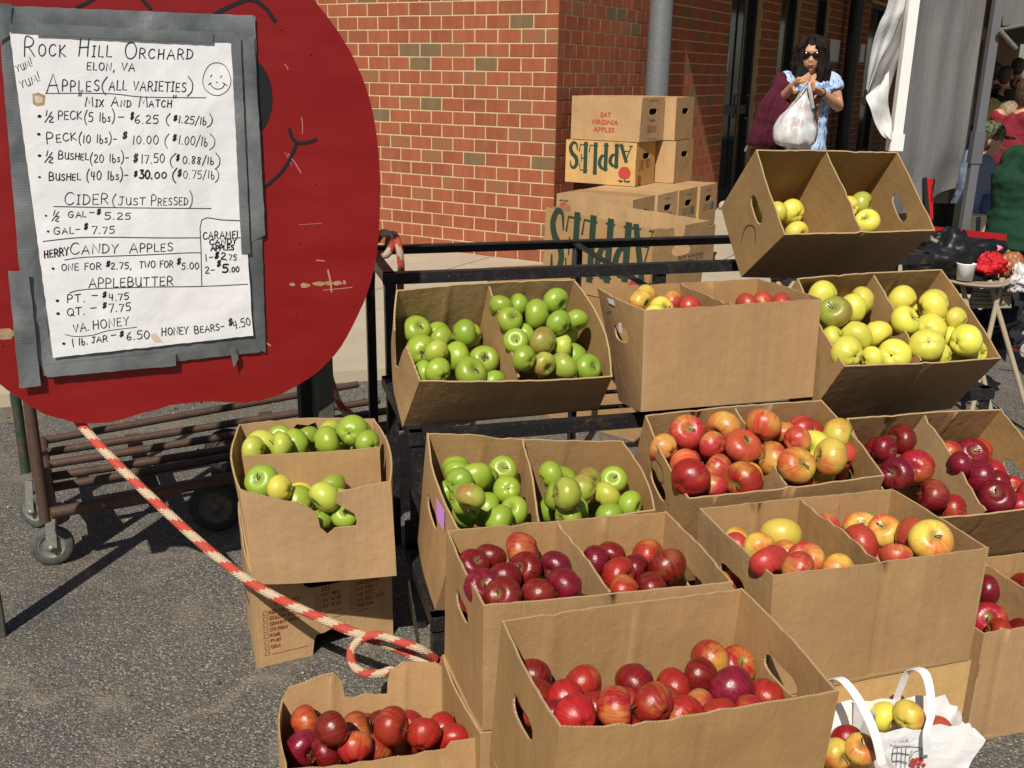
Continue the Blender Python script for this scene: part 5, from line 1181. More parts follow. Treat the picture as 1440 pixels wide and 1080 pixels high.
front_ = [p+V(0, 0, r_.uniform(-.0012, .0012)) for p in front_]
cP = [Vector(((p-S0).dot(SU), p.z)) for p in front_]; nO = len(cP); vs, _, fs, *_q = delaunay_2d_cdt(cP, [(i, (i+1) % nO) for i in range(nO)], [], 1, 1e-6)
def s3(v, lift): return V(S0.x, S0.y, 0)+SU*v.x+V(0, 0, v.y)+SN*lift
b = MB(); f0 = [s3(v, 0) for v in vs]; f1 = [s3(v, -.016) for v in vs]; n_ = len(vs)
fl = (f0[fs[0][1]]-f0[fs[0][0]]).cross(f0[fs[0][2]]-f0[fs[0][0]]).dot(SN) < 0
b.add(f0+f1, [tuple(t[::-1]) if fl else tuple(t) for t in fs]+[tuple(n_+i for i in (t if fl else t[::-1])) for t in fs], 0)
b.add([s3(v, 0) for v in cP]+[s3(v, -.016) for v in cP], [(i, nO+i, nO+(i+1) % nO, (i+1) % nO) for i in range(nO)], 1)
b.build('board', [REDPAINT, PLYEDGE], sign)
# unseen stem and leaf, added above the frame to lengthen the sign's shadow
b = MB(); st = [sp(150, -85), sp(175, -85), sp(200, -260), sp(165, -270)]; q = [p-SN*.016 for p in st]; b.add(st+q, [(0, 1, 2, 3), (7, 6, 5, 4), (0, 4, 5, 1), (1, 5, 6, 2), (2, 6, 7, 3), (3, 7, 4, 0)]); b.build('added_shadow_stem', solid('brown_paint', (.1, .05, .02), .6), sign)
b = MB(); L_ = smooth_poly([(180, -150), (240, -215), (330, -235), (420, -190), (350, -150), (260, -125), (180, -150)], 4)[:-1]; st = [sp(x, y, -.001) for x, y in L_]; q = [p-SN*.014 for p in st]; n_ = len(st)
b.add(st+q, [tuple(range(n_))[::-1], tuple(range(n_, 2*n_))]+[(i, n_+i, n_+(i+1) % n_, (i+1) % n_) for i in range(n_)]); b.build('added_shadow_leaf', solid('green_paint', (.03, .12, .03), .6), sign)
LF = lambda lift: (lambda x, y: sp(x, y, lift))
for P, w_ in (([(302, 20), (325, 8), (352, -1), (372, 10), (386, 29)], 5.5), ([(108, 10), (125, 2), (150, -14)], 5), ([(185, -18), (197, -4), (211, 12)], 5), ([(372, 263), (392, 246), (405, 228), (416, 204)], 4.5), ([(407, 182), (411, 194), (420, 201), (433, 200), (444, 196)], 4.5)):
    b = MB(); ribbon(b, smooth_poly(P, 6), w_, LF(.0012)); b.build('painted_face_line', INK, sign)
b = MB(); P = [(345+38*math.cos(t), 138+58*math.sin(t)) for t in [2*math.pi*i/30 for i in range(30)]]; b.add([sp(x, y, .0012) for x, y in P], [tuple(range(30))[::-1]]); b.build('painted_eye', INK, sign)
b = MB()
for (x, y, w_, h_) in ((411, 400, 5, 3), (428, 401, 9, 4), (449, 399, 12, 4), (462, 398, 8, 4), (475, 398, 8, 4), (484, 397, 3, 4), (8, 470, 16, 10)):
    P = [(x+w_*math.cos(t)*rnd.uniform(.6, 1), y+h_*math.sin(t)*rnd.uniform(.6, 1)) for t in [2*math.pi*i/14 for i in range(14)]]; b.add([sp(*p, .0008) for p in P], [tuple(range(14))[::-1]])
b.build('worn_paint_patches', CHIP, sign)['kind'] = 'stuff'
b = MB()
for (x0, y0, x1, y1, w_) in ((405, 216, 423, 243, 1.2), (400, 214, 410, 232, .7), (455, 408, 495, 404, 1), (461, 380, 466, 410, 2.4), (424, 165, 425, 188, 1), (400, 90, 405, 98, 1), (445, 366, 456, 367, 1.5), (420, 316, 452, 314, .6), (370, 480, 380, 486, 2)): ribbon(b, [(x0, y0), ((x0+x1)/2+1, (y0+y1)/2), (x1, y1)], w_, LF(.0008))
b.build('paint_scratches', SCRATCH, sign)['kind'] = 'stuff'
b = MB()
for (x, y) in ((395, 41), (437, 76), (444, 258), (420, 342), (449, 430), (416, 441), (3, 486)):
    c = sp(x, y); b.lathe(c-SN*.003, SN, [(.0030, .0033), (.0030, .0037), (.0015, .0035), (0, .0035)], 10)
b.build('screw_heads', solid('rusty_screw', (.10, .015, .012), .5), sign)['kind'] = 'stuff'
def sheet_on_sign(name, poly, m, lift, par=sign, n=14, th=.0006, wr=.0, seed=0, uvs=None):
    """four-cornered sheet laid on the sign with slight wrinkles"""
    a, b2, c, d = poly; off = V(seed*7.3, seed*3.1, 0); vs = []; fs = []; uv = []
    L1 = math.hypot(b2[0]-a[0], b2[1]-a[1]); L2 = math.hypot(d[0]-a[0], d[1]-a[1]); nx = max(2, int(L1/9)); ny = max(2, int(L2/9))
    for j in range(ny+1):
        for i in range(nx+1):
            u, v = i/nx, j/ny; x = lerp(lerp(a[0], b2[0], u), lerp(d[0], c[0], u), v); y = lerp(lerp(a[1], b2[1], u), lerp(d[1], c[1], u), v)
            e = 0
            if i in (0, nx) or j in (0, ny): x += rnd.uniform(-.5, .5); y += rnd.uniform(-.5, .5); lo = .3
            else: lo = 1
            e = wr*(noise.noise(V(x/26, y/26, seed)+off)*.7+noise.noise(V(x/9, y/9, seed)+off)*.4+.35)*lo; vs.append(sp(x, y, lift+max(0, e)))
    uv_ = []
    for j in range(ny):
        for i in range(nx):
            fs.append((j*(nx+1)+i, (j+1)*(nx+1)+i, (j+1)*(nx+1)+i+1, j*(nx+1)+i+1))
            g = lambda i, j: (i/nx*L1/600, j/ny*L2/600) if L1 < L2 else (j/ny*L2/600, i/nx*L1/600)
            uv_.append([g(i, j), g(i, j+1), g(i+1, j+1), g(i+1, j)])
    b = MB(); b.add(vs, fs, 0, uv_, True); o = b.build(name, m, par)
    return o
ps = sheet_on_sign('price_sheet', [(13, 44), (327, 56), (354, 470), (74, 501)], PAPER, .0150, wr=.0004, seed=3)
ps['label'] = 'white sheet with handwritten apple, cider, candy, applebutter and honey prices'
for i, (P, lf, wr) in enumerate((
    ([(2, 8), (356, 22), (355, 60), (4, 50)], .006, .007), ([(12, 34), (326, 46), (326, 60), (13, 46)], .0165, .003), ([(-4, 8), (18, 8), (72, 512), (38, 512)], .006, .007), ([(16, 44), (40, 46), (85, 500), (60, 526)], .0052, .006),
    ([(325, 22), (358, 24), (373, 495), (345, 480)], .0055, .007), ([(322, 46), (336, 50), (350, 355), (338, 356)], .0165, .002), ([(52, 500), (362, 466), (366, 494), (62, 528)], .0062, .008), ([(60, 512), (245, 492), (246, 512), (66, 528)], .0165, .003),
    ([(11, 379), (40, 380), (57, 540), (27, 543)], .0165, .004), ([(48, 33), (298, 46), (297, 61), (50, 49)], .0195, .003), ([(0, 5), (16, 6), (16, 48), (-2, 60)], .012, .004), ([(338, 60), (356, 50), (372, 330), (352, 340)], .0095, .006), ([(320, 484), (328, 483), (334, 502), (326, 514)], .0165, .004))):
    sheet_on_sign('duct_tape_strip', P, TAPE, lf, wr=wr, seed=10+i)
PF = LF(.0159)
def ptext(runs, name, w_):
    b = MB()
    for q in runs: hand(b, q[0], q[1], q[2], q[3], q[4], q[5], PF, q[6] if len(q) > 6 else w_, small=q[7] if len(q) > 7 else .62)
    o = b.build(name, INK, ps); o['kind'] = 'stuff'; return o
ptext([('Rock', 33, 80, 91, 79, 27), ('Hill', 109, 79, 155, 80, 24), ('Orchard', 174, 82, 269, 83, 22)], 'lettering', 1.5)
ptext([('ELON, VA', 121, 98, 188, 100, 11), ('YUM!', 24, 101, 46, 92, 9, 1.0), ('YUM!', 30, 124, 57, 113, 10, 1.0)], 'lettering', 1.3)
ptext([('Apples', 65, 129, 138, 127, 25, 1.4, .58), ('(', 142, 128, 150, 128, 16), ('ALL VARIETIES', 152, 126, 260, 129, 13), (')', 262, 130, 270, 130, 16), ('Mix And Match', 119, 149, 239, 150, 14, 1.4, .66), ('"', 109, 146, 114, 146, 13), ('"', 241, 146, 247, 146, 10)], 'lettering', 1.4)
ptext([('½', 62, 170, 76, 171, 13), ('PECK', 81, 168, 114, 167, 11), ('(5 ~l~b~s)', 118, 171, 160, 170, 12), ('-', 164, 168, 174, 168, 8), ('$', 182, 167, 187, 167, 9, 1.45), ('6.25', 188, 173, 221, 173, 11), ('(', 232, 173, 238, 173, 11), ('$', 242, 169, 248, 169, 7, 1.45), ('1.25/~l~b', 249, 172, 288, 175, 10), (')', 290, 175, 296, 176, 11)], 'lettering', 1.25)
ptext([('Peck', 65, 201, 106, 196, 15, 1.3, .7), ('(10 ~l~b~s)-', 110, 200, 163, 200, 11), ('$', 171, 194, 178, 194, 9, 1.45), ('10.00', 185, 202, 221, 202, 12, 1.1), ('(', 230, 204, 236, 204, 13, 1), ('$', 241, 197, 247, 197, 8, 1.45), ('1.00/1~b', 249, 202, 290, 205, 12, 1.1), (')', 293, 206, 301, 206, 13, 1)], 'lettering', 1.25)
ptext([('½', 62, 226, 75, 228, 13), ('Bushel', 81, 223, 123, 224, 11, 1.3, .8), ('(20 ~l~b~s)-', 126, 228, 180, 226, 11), ('$', 186, 227, 193, 227, 11, 1.45), ('17.50', 197, 229, 230, 228, 12, 1.2), ('(', 237, 230, 244, 231, 13), ('$', 246, 225, 251, 225, 8, 1.45), ('0.88/~l~b', 255, 229, 299, 230, 10), (')', 301, 233, 308, 233, 13)], 'lettering', 1.25)
ptext([('Bushel', 68, 253, 112, 252, 11, 1.4, .8), ('(40 ~l~b~s)-', 121, 252, 179, 251, 12), ('$', 187, 247, 192, 247, 7, 1.45), ('30.', 195, 250, 213, 250, 11, 2.3), ('00', 216, 250, 233, 250, 9, 1.8), ('(', 241, 252, 247, 252, 13, 1.8), ('$', 248, 247, 254, 247, 9, 1.45), ('0.75/1~b', 256, 250, 300, 250, 11, 1), (')', 301, 252, 306, 252, 11, 1)], 'lettering', 1.4)
ptext([('Cider', 90, 286, 150, 286, 17, 1.2, .8), ('(Just', 157, 287, 202, 287, 12, 1.1, .8), ('Pressed)', 211, 288, 269, 287, 14, 1.1, .75), ('½', 72, 308, 83, 310, 12), ('Gal', 95, 305, 120, 304, 9, 1.2, .85), ('-', 124, 302, 132, 302, 9), ('$', 135, 300, 141, 300, 7, 1.45), ('5.25', 146, 307, 183, 307, 9), ('Gal-', 75, 328, 112, 326, 10, 1.2, .85), ('$', 117, 321, 123, 321, 8, 1.45), ('7.75', 128, 327, 160, 327, 10)], 'lettering', 1.2)
ptext([('HERRY', 62, 361, 96, 357, 10, 1.8), ('Candy', 98, 356, 165, 354, 15, 1.3, .85), ('Apples', 181, 354, 241, 351, 13, 1.3, .85), ('CARAMEL', 284, 335, 336, 333, 10, 1.5), ('CANDY', 293, 343, 331, 341, 7, 1.7), ('APPLES', 295, 351, 327, 350, 7, 1.9), ('1-', 287, 366, 299, 364, 9), ('$2', 300, 362, 315, 363, 9, 1.7), ('.75', 316, 364, 331, 364, 8), ('2-', 287, 383, 300, 382, 9), ('$', 303, 373, 309, 373, 8, 1.45), ('5', 311, 381, 319, 381, 11, 2.4), ('.00', 321, 381, 334, 381, 7, 1.5), ('ONE FOR', 86, 379, 141, 377, 9), ('$', 148, 373, 154, 373, 7, 1.45), ('2.75,', 155, 377, 184, 376, 9), ('TWO FOR', 195, 375, 242, 374, 9), ('$', 247, 370, 253, 370, 8, 1.45), ('5.00', 254, 377, 278, 377, 9)], 'lettering', 1.25)
ptext([('APPLEBUTTER', 124, 403, 242, 399, 12), ('PT.', 94, 424, 119, 422, 11, 1.3), ('-', 127, 418, 137, 418, 9), ('$', 143, 416, 149, 416, 7, 1.45), ('4.75', 152, 421, 180, 419, 9), ('QT.', 94, 442, 119, 440, 10, 1.3), ('-', 126, 436, 136, 435, 9), ('$', 143, 431, 149, 431, 7, 1.45), ('7.75', 152, 437, 183, 435, 11), ('VA.', 103, 465, 125, 462, 11), ('HONEY', 130, 461, 181, 455, 12), ('1', 101, 486, 105, 485, 11), ('~l~b.', 110, 483, 123, 482, 9), ('JAR', 128, 480, 150, 478, 8), ('-', 155, 474, 163, 473, 9), ('$', 167, 471, 173, 471, 7, 1.45), ('6.50', 177, 476, 209, 474, 11), ('Honey', 226, 470, 263, 467, 11, 1.4, .9), ('Bears-', 272, 467, 314, 461, 10, 1.3, .9), ('$', 320, 456, 326, 455, 9, 1.45), ('4.50', 327, 461, 351, 455, 11)], 'lettering', 1.3)
b = MB()
for P, w_ in (([(63, 131), (150, 131), (200, 136), (288, 137)], .9), ([(75, 289), (180, 291), (295, 292)], 1), ([(60, 338), (105, 333), (145, 332), (220, 333), (280, 333)], 1.1), ([(282, 400), (281, 350), (282, 308), (310, 308), (336, 309)], 1.1), ([(90, 364), (120, 360), (200, 357), (262, 354), (280, 354)], 1), ([(97, 410), (120, 405), (200, 402), (280, 401), (346, 398)], 1), ([(91, 468), (105, 471), (130, 469), (150, 463), (191, 458)], .8)):
    ribbon(b, smooth_poly(P, 3), w_, PF)
c_ = [(303+19.5*math.cos(t)*(1+.05*math.sin(3*t)), 111+23*math.sin(t)) for t in [-1.9+2*math.pi*i/34 for i in range(35)]]; ribbon(b, c_, .8, PF)
for P in ([(294, 108), (296, 105)], [(308, 109), (310, 106)], [(302, 115), (304, 116)], [(294, 117), (297, 122), (304, 125), (311, 123), (314, 117)], [(291, 119), (295, 116)], [(311, 116), (317, 120)]): ribbon(b, smooth_poly(P, 3), .9, PF)
for (x, y, r_) in ((55, 163, 3), (54, 188, 2.6), (55, 218, 2.6), (55, 248, 2), (64, 302, 1.8), (67, 324, 2), (74, 376, 2.2), (80, 421, 2.6), (81, 439, 2.7), (89, 481, 2.5)):
    b.add([PF(x+r_*math.cos(t), y+r_*.75*math.sin(t)) for t in [2*math.pi*i/8 for i in range(8)]], [tuple(range(8))[::-1]])
b.build('pen_lines', INK, ps)['kind'] = 'stuff'
b = MB(); b.add([sp(x, y, .0156) for x, y in ((45, 132), (53, 130), (63, 134), (62, 147), (52, 149), (46, 146))], [tuple(range(6))[::-1]]); b.build('stain', STAIN, ps)
b = MB(); b.add([sp(x, y, .0160) for x, y in ((48, 135), (54, 134), (60, 137), (59, 144), (53, 145), (49, 143))], [tuple(range(6))[::-1]]); b.add([sp(x, y, .0156) for x, y in ((209, 468), (218, 466), (228, 480), (215, 478))], [(3, 2, 1, 0)]); b.build('stain', PALESTAIN, ps)
# legs of the sign
def leg(x, y, wx, wy, z1, z0=0, m=WOODG, par=sign, yaw=SY, name='leg'):
    b = MB(); b.box((x, y, (z0+z1)/2), wx, wy, z1-z0, Matrix.Rotation(yaw, 3, 'Z')); o = b.mesh(name); bevel_mesh(o, .003); return link(name, o, par, m)
p = at_z(4, 893, 0); leg(p.x-.012, p.y, .04, .04, 1.7)
for zz in (.75, 1.45):
    q = V(p.x, p.y, zz); d_ = (S0-q).dot(SN); b = MB(); b.bar(q, q+SN*(d_-.017), .04, .03); b.build('bracket', WOODG, sign)
p = at_y(452, 520, 2.72); leg(p.x, p.y, .046, .080, 1.50)
for zz in (.95, 1.40):
    q = V(p.x, p.y, zz); d_ = (S0-q).dot(SN); b = MB(); b.bar(q, q+SN*(d_-.017), .04, .03); b.build('bracket', WOODG, sign)
b = MB(); b.box((p.x-.055, p.y+.03, .6), .04, .04, 1.2, Matrix.Rotation(SY, 3, 'Z')); b.build('leg', solid('dark_wood', (.02, .02, .02), .8), sign)
# ------------------------------------------------------------------ old cart behind the sign
cart = thing('platform_cart', (-1.2, 3.0, 0), 'old rusty pipe-frame platform cart with casters, standing behind the red sign', 'cart')
def pipe(a, b_, r_, name, m=RUST): 
    q = MB(); q.tube([a, a.lerp(b_, .5), b_], r_, 14); return q.build(name, m, cart)
zc = .20
pf0 = at_z(72, 722, zc); pf1 = at_z(304, 676, zc); dv = (pf1-pf0); pe = pf0+dv*2.2
pipe(pf0, pe, .018, 'frame_rail')
ends = [((59, 620), (360, 566)), ((61, 637), (360, 590)), ((64, 654), (360, 607)), ((68, 671), (300, 635)), ((72, 686), (250, 655))]
for a, c in ends:
    A_ = at_z(*a, zc); C_ = at_z(*c, zc); d = (C_-A_).normalized(); pipe(A_, A_+d*(1.25), .0145, 'slat_pipe')
rear0 = at_z(59, 620, zc)
pipe(pf0, rear0, .018, 'frame_rail'); pipe(pe, rear0+(pe-pf0), .018, 'frame_rail')
for t_ in (.28, .75):
    b = MB(); b.bar(pf0.lerp(pe, t_)-V(0, 0, .035), rear0.lerp(rear0+(pe-pf0), t_)-V(0, 0, .035), .05, .012); b.build('cross_brace', RUST, cart)
# upright handle posts
top = at_y(39, 567, pf0.y-.01); top = V(pf0.x-.01, pf0.y, 0)
def vpost(px0, py0, px1, py1, y, r_, m, name='handle_post'):
    a = at_y(px1, py1, y); c = at_y(px0, py0, y); d = (c-a); q = MB(); q.tube([a, a+d, a+d*3.2], r_, 14); return q.build(name, m, cart)
vpost(41, 567, 64, 733, pf0.y, .0165, RUST); vpost(22, 555, 37, 668, rear0.y-.25, .016, GREENPIPE)
b = MB(); a = at_y(50, 640, pf0.y+.01); c = at_y(36, 610, pf0.y+.25); d = at_y(45, 672, pf0.y+.25); e = at_y(60, 700, pf0.y+.01); b.add([a, c, d, e, a+V(.006, 0, 0), c+V(.006, 0, 0), d+V(.006, 0, 0), e+V(.006, 0, 0)], [(0, 1, 2, 3), (7, 6, 5, 4), (0, 4, 5, 1), (1, 5, 6, 2), (2, 6, 7, 3), (3, 7, 4, 0)]); b.build('gusset_plate', RUST, cart)
def wheel(c, ax, Rw, wd, name='caster', tyre=RUBBER, hub=HUB, fork=True):
    ax = Vector(ax).normalized(); w0 = MB(); h = wd/2
    w0.lathe(c, ax, [(Rw*.62, -h*.9), (Rw*.9, -h), (Rw*.985, -h*.6), (Rw, 0), (Rw*.985, h*.6), (Rw*.9, h), (Rw*.62, h*.9)], 32)
    ty = w0.build('tyre', tyre, None); root = ty
    hb = MB(); hb.lathe(c, ax, [(0, -h*.75), (Rw*.2, -h*.75), (Rw*.22, -h*.5), (Rw*.56, -h*.55), (Rw*.63, -h*.95), (Rw*.63, h*.95), (Rw*.56, h*.55), (Rw*.22, h*.5), (Rw*.2, h*.75), (0, h*.75)], 28)
    cs = bpy.data.objects.new(name, None); COL.objects.link(cs); cs.parent = cart; cs.location = Vector(c)-cart.location
    bpy.data.objects.remove(ty); w0.build('tyre', tyre, cs); hb.build('hub', hub, cs)
    if fork:
        fk = MB(); top_ = V(c[0], c[1], zc-.02)+V(-.0, .02, 0)
        for s_ in (-1, 1):
            fk.bar(Vector(c)+ax*s_*(h+.008), top_+ax*s_*(h+.008)+V(0, 0, -.012), .03, .004, up=ax)
        fk.box(top_, .06, wd+.03, .008, Matrix.Rotation(math.atan2(ax.y, ax.x)+math.pi/2, 3, 'Z')); fk.lathe(Vector(c)-ax*(h+.014), ax, [(0, 0), (.009, 0), (.009, wd+.028), (0, wd+.028)], 10); fk.build('fork', HUB, cs)
    return cs
wa_ = V(.12, -1, 0); c0 = at_z(73, 797, 0); wheel(V(c0.x, c0.y+.02, .064), (.35, -1, 0), .064, .03); c1_ = at_z(53, 741, 0); wheel(V(c1_.x, c1_.y, .064), (-.3, -1, 0), .062, .03, tyre=RUBBER)
c2_ = at_z(307, 745, 0); wheel(V(c2_.x, c2_.y, .088), (.15, -1, 0), .088, .04, 'wheel', DARKRUB, DARKHUB, False); wheel(V(c2_.x-.1, c2_.y+.5, .088), (.1, -1, 0), .088, .04, 'wheel', DARKRUB, DARKHUB, False)
b = MB(); b.bar(V(c2_.x, c2_.y+.0, .09), V(c2_.x-.1, c2_.y+.5, .09), .018, .018); b.bar(V(c2_.x, c2_.y+.05, .09), V(c2_.x, c2_.y+.05, zc), .05, .006); b.build('axle', DARKHUB, cart)
# tyre of a second cart lying in the sign's shade
# ------------------------------------------------------------------ ropes
def catmull(P, n=14):
    out = []
    for i in range(len(P)-1):
        p0 = P[max(i-1, 0)]; p1 = P[i]; p2 = P[i+1]; p3 = P[min(i+2, len(P)-1)]
        for k in range(n):
            t = k/n; out.append(.5*((2*p1)+(p2-p0)*t+(2*p0-5*p1+4*p2-p3)*t*t+(-p0+3*p1-3*p2+p3)*t**3))
    out.append(P[-1]); return out
def rope(P, label, r_=.0095, n=12, rs=None):
    Q = catmull(P, n); b = MB(); b.tube(Q, [r_]*len(Q), 16); o = b.build('rope', ROPE); return tag(o, label, 'rope', 'red and cream ropes')
pa = sp(104, 596, -.02); yend = 1.99
rope([pa+V(-.02, .05, .10), pa+V(0, .02, 0), at_y(230, 716, 2.19), at_y(350, 817, 2.11), at_y(470, 878, 2.05), at_y(560, 912, 2.02), at_y(598, 932, 2.0), at_y(618, 932, 2.0), at_y(632, 925, 2.02), at_y(626, 938, 2.06)], 'red and cream rope slanting from the red sign down to the rack post', .0115)
rope([at_y(612, 926, 1.985), at_y(590, 912, 1.97), at_y(560, 902, 1.98), at_y(530, 893, 1.99), at_y(508, 899, 1.99), at_y(494, 915, 1.98), at_y(497, 935, 1.95), at_y(514, 947, 1.92), at_y(536, 947, 1.90), at_y(550, 943, 1.9), at_y(562, 950, 1.9)], 'loose loop of red and cream rope knotted at the foot of the rack', .0098)
rope([at_y(529, 338, 3.46), at_y(538, 328, 3.41), at_y(548, 332, 3.37), at_y(550, 347, 3.36), at_y(543, 358, 3.36), at_y(532, 358, 3.38), at_y(524, 368, 3.46), at_y(522, 400, 3.50)], 'short rope end hooked over the top left rail of the rack', .0135)
rope([at_y(545, 345, 3.48), at_y(549, 331, 3.43), at_y(556, 332, 3.38), at_y(561, 348, 3.36), at_y(564, 375, 3.36), at_y(563, 400, 3.36), at_y(564, 430, 3.36), at_y(566, 470, 3.36)], 'rope strand hanging straight down from the top rail behind the green apples', .0125)
rope([at_y(425, 505, 3.05), at_y(431, 550, 3.04), at_y(436, 585, 3.03), at_y(450, 615, 3.02), at_y(475, 612, 3.02), at_y(487, 588, 3.02), at_y(474, 560, 3.03), at_y(462, 520, 3.05), at_y(462, 500, 3.05)], 'slack rope drooping behind the torn green apple carton by the sign leg', .0105)
# ------------------------------------------------------------------ paper bags
def bag(base, yaw, W, D, H, flare, label, seed, tilt=(0, 0), cut=None):
    t = thing('paper_bag', base, label, 'bag', 'white paper bags of apples'); M = Matrix.Rotation(R(yaw), 3, 'Z'); off = V(seed, seed*2, 0)
    nz = 16; per = []
    nW, nD = 12, 8
    for i in range(nW): per.append((-1+2*i/nW, -1))
    for i in range(nD): per.append((1, -1+2*i/nD))
    for i in range(nW): per.append((1-2*i/nW, 1))
    for i in range(nD): per.append((-1, 1-2*i/nD))
    n = len(per)
    def pt(i, j, th=0):
        x, y = per[i % n]; v = j/nz; Hh = H*(1+.016*math.sin(i*1.7+seed)*(v > .9)+(cut(x, y) if cut and v > .5 else 0)*(v-.5)*2)
        fx, fy = 1+flare[0]*v*v, 1+flare[1]*v; k = 1-th/(W/2)
        p = V(x*W/2*fx*k+tilt[0]*v, y*D/2*fy*k*(1-.12*(1-abs(x))*math.sin(v*3.1)*(y > 0))+tilt[1]*v, v*Hh)
        nn = noise.noise_vector(p*9+off)*.008*min(1, v*2)*(1 if v < .95 else .8)+noise.noise_vector(p*30+off)*.0022
        if abs(x) > .99: p.x -= math.copysign(.02*v*(1-abs(y)), x)
        return Vector(base)+M @ (p+nn)
    b = MB()
    for th, sg in ((0, 1), (.0018, -1)):
        vs = [pt(i, j, th) for j in range(nz+1) for i in range(n)]
        fs = [(j*n+i, j*n+(i+1) % n, (j+1)*n+(i+1) % n, (j+1)*n+i) for j in range(nz) for i in range(n)]
        b.add(vs, fs if sg > 0 else [q[::-1] for q in fs], 0, None, False)
    b.add([pt(i, 0) for i in range(n)], [tuple(range(n))[::-1]], 0)
    b.build('bag_body', BAGPAPER, t); return t, pt, M
def strap(par, P, wv, name='handle'):
    Q = catmull([Vector(p) for p in P], 10); b = MB(); n = len(Q); wv = Vector(wv)
    vs = []
    for q in Q: vs += [q-wv/2, q+wv/2]
    nn = []
    for i in range(n):
        d = (Q[min(i+1, n-1)]-Q[max(i-1, 0)]).normalized(); nn.append(d.cross(wv).normalized()*.0012)
    v2 = [v+nn[i//2] for i, v in enumerate(vs)]
    b.add(vs+v2, [(2*i, 2*i+1, 2*i+3, 2*i+2) for i in range(n-1)]+[(2*n+2*i+2, 2*n+2*i+3, 2*n+2*i+1, 2*n+2*i) for i in range(n-1)]+[(2*i, 2*i+2, 2*n+2*i+2, 2*n+2*i) for i in range(n-1)]+[(2*i+3, 2*i+1, 2*n+2*i+1, 2*n+2*i+3) for i in range(n-1)], 0, None, False)
    b.build(name, BAGPAPER, par)
yb = 1.67
pc = at_y(1285, 1015, yb); base2 = V(pc.x-.004, yb, .002)
t2, pt2, M2 = bag(base2, 8, .165, .085, .292, (.40, .10), 'white paper bag with HALF PECK print and basket drawing, apples on top', 3, (.012, 0), cut=lambda x, y: (.0 if y < 0 else .02)+(-.10 if x > .8 else 0))
pc = at_y(1195, 1040, 1.60); base1 = V(pc.x-.008, 1.625, .002)
t1, pt1, M1 = bag(base1, 6, .135, .14, .265, (.22, .35), 'white paper bag with two apples, half hidden by the big front carton', 8, (0, 0), cut=lambda x, y: (-.05 if y < 0 else .04))
strap(t2, [at_y(1257, 1000, yb+.05), at_y(1264, 975, yb+.045), at_y(1277, 945, yb+.03), at_y(1291, 941, yb+.01), at_y(1302, 950, yb-.01), at_y(1308, 975, yb-.03), at_y(1309, 1005, yb-.055), at_y(1303, 1030, yb-.072), at_y(1304, 1060, yb-.070)], (.0165, .004, .003))
strap(t1, [at_y(1160, 985, 1.66), at_y(1168, 958, 1.65), at_y(1182, 955, 1.63), at_y(1199, 972, 1.60), at_y(1216, 1000, 1.56), at_y(1231, 1035, 1.53), at_y(1240, 1075, 1.525)], (.0165, .004, .002))
# print on the near face of the bag
def bagf(x, y, lift=.002):
    p = at_plane(x, y, pt2(6, 8), (pt2(0, 8)-pt2(12, 8)).cross(pt2(6, 14)-pt2(6, 2)).normalized()); return p+(CP-p).normalized()*.009
bq = MB(); F_ = lambda u, v, l=0: bagf(u, v)
vs, fs = bfont('½ PECK', .01); bq.add([bagf(1256+22*x, 1044-y*6) for x, y in vs], fs); vs, fs = bfont('Produce of U.S.A.', 0); bq.add([bagf(1252+29*x, 1050-y*3.6+1.5*x) for x, y in vs], fs)
for P, w_ in (([(1256, 1052), (1276, 1050), (1294, 1052), (1296, 1060), (1290, 1082)], 1), ([(1256, 1052), (1253, 1082)], 1), ([(1262, 1051), (1260, 1082)], .8), ([(1268, 1052), (1267, 1082)], .8), ([(1274, 1052), (1273, 1082)], .8), ([(1254, 1060), (1264, 1059), (1278, 1061)], 1.4), ([(1254, 1071), (1264, 1070), (1276, 1073)], 1.4), ([(1283, 1055), (1279, 1066), (1281, 1080)], .8), ([(1294, 1055), (1285, 1058), (1281, 1066)], .8)): ribbon(bq, smooth_poly(P, 3), w_, lambda x, y: bagf(x, y))
bq.build('print', solid('grey_print', (.12, .12, .13), .8), t2)['kind'] = 'stuff'
bq = MB()
for (x, y) in ((1284, 1069), (1290, 1068), (1296, 1069), (1281, 1075), (1287, 1074), (1293, 1074), (1299, 1076), (1284, 1080), (1291, 1080)): bq.add([bagf(x+3*math.cos(t), y+3*math.sin(t)) for t in [2*math.pi*i/10 for i in range(10)]], [tuple(range(10))[::-1]])
bq.build('print', REDINK, t2)['kind'] = 'stuff'
for (tr, lst, y, lab, grp) in ((c1150, [(200, 600, 78, 'm', 'orange-red apple behind the other one in the left paper bag'), (300, 665, 102, 'o', 'yellow-orange apple with its stem, nearest in the left paper bag'), (135, 690, 45, 'o', 'orange apple at the left edge of the left paper bag')], 1.60, '', 'apples in the left paper bag'), (c1150, [(455, 432, 100, 'y', 'yellow apple at the left in the half peck paper bag'), (635, 430, 112, 'o', 'big orange-yellow apple in the middle of the half peck paper bag'), (845, 540, 66, 'p', 'pinkish apple at the right in the half peck paper bag')], 1.67, '', 'apples in the half peck paper bag')):
    for i, (x, y_, r_, c, lb) in enumerate(lst):
        X, Y, rr = tr(x, y_, r_); p = at_y(X, Y, y+(.02 if i == 0 else -.015 if i == 1 else .0)); Rr = rr*(p-CP).length/FPX/ray(X, Y).length; put_apple(p, max(.03, min(.043, Rr)), c, 's' if i == 1 and y < 1.65 else '', lb, grp, i)
    for k in range(3):
        b0 = base1 if y < 1.65 else base2; put_apple(V(b0.x+(k-1)*.045, b0.y+.01, .17 if y < 1.65 else .18), .037, 'o', '', 'apple buried deep in the %s paper bag' % ('left' if y < 1.65 else 'half peck'), grp+' (buried)', k)
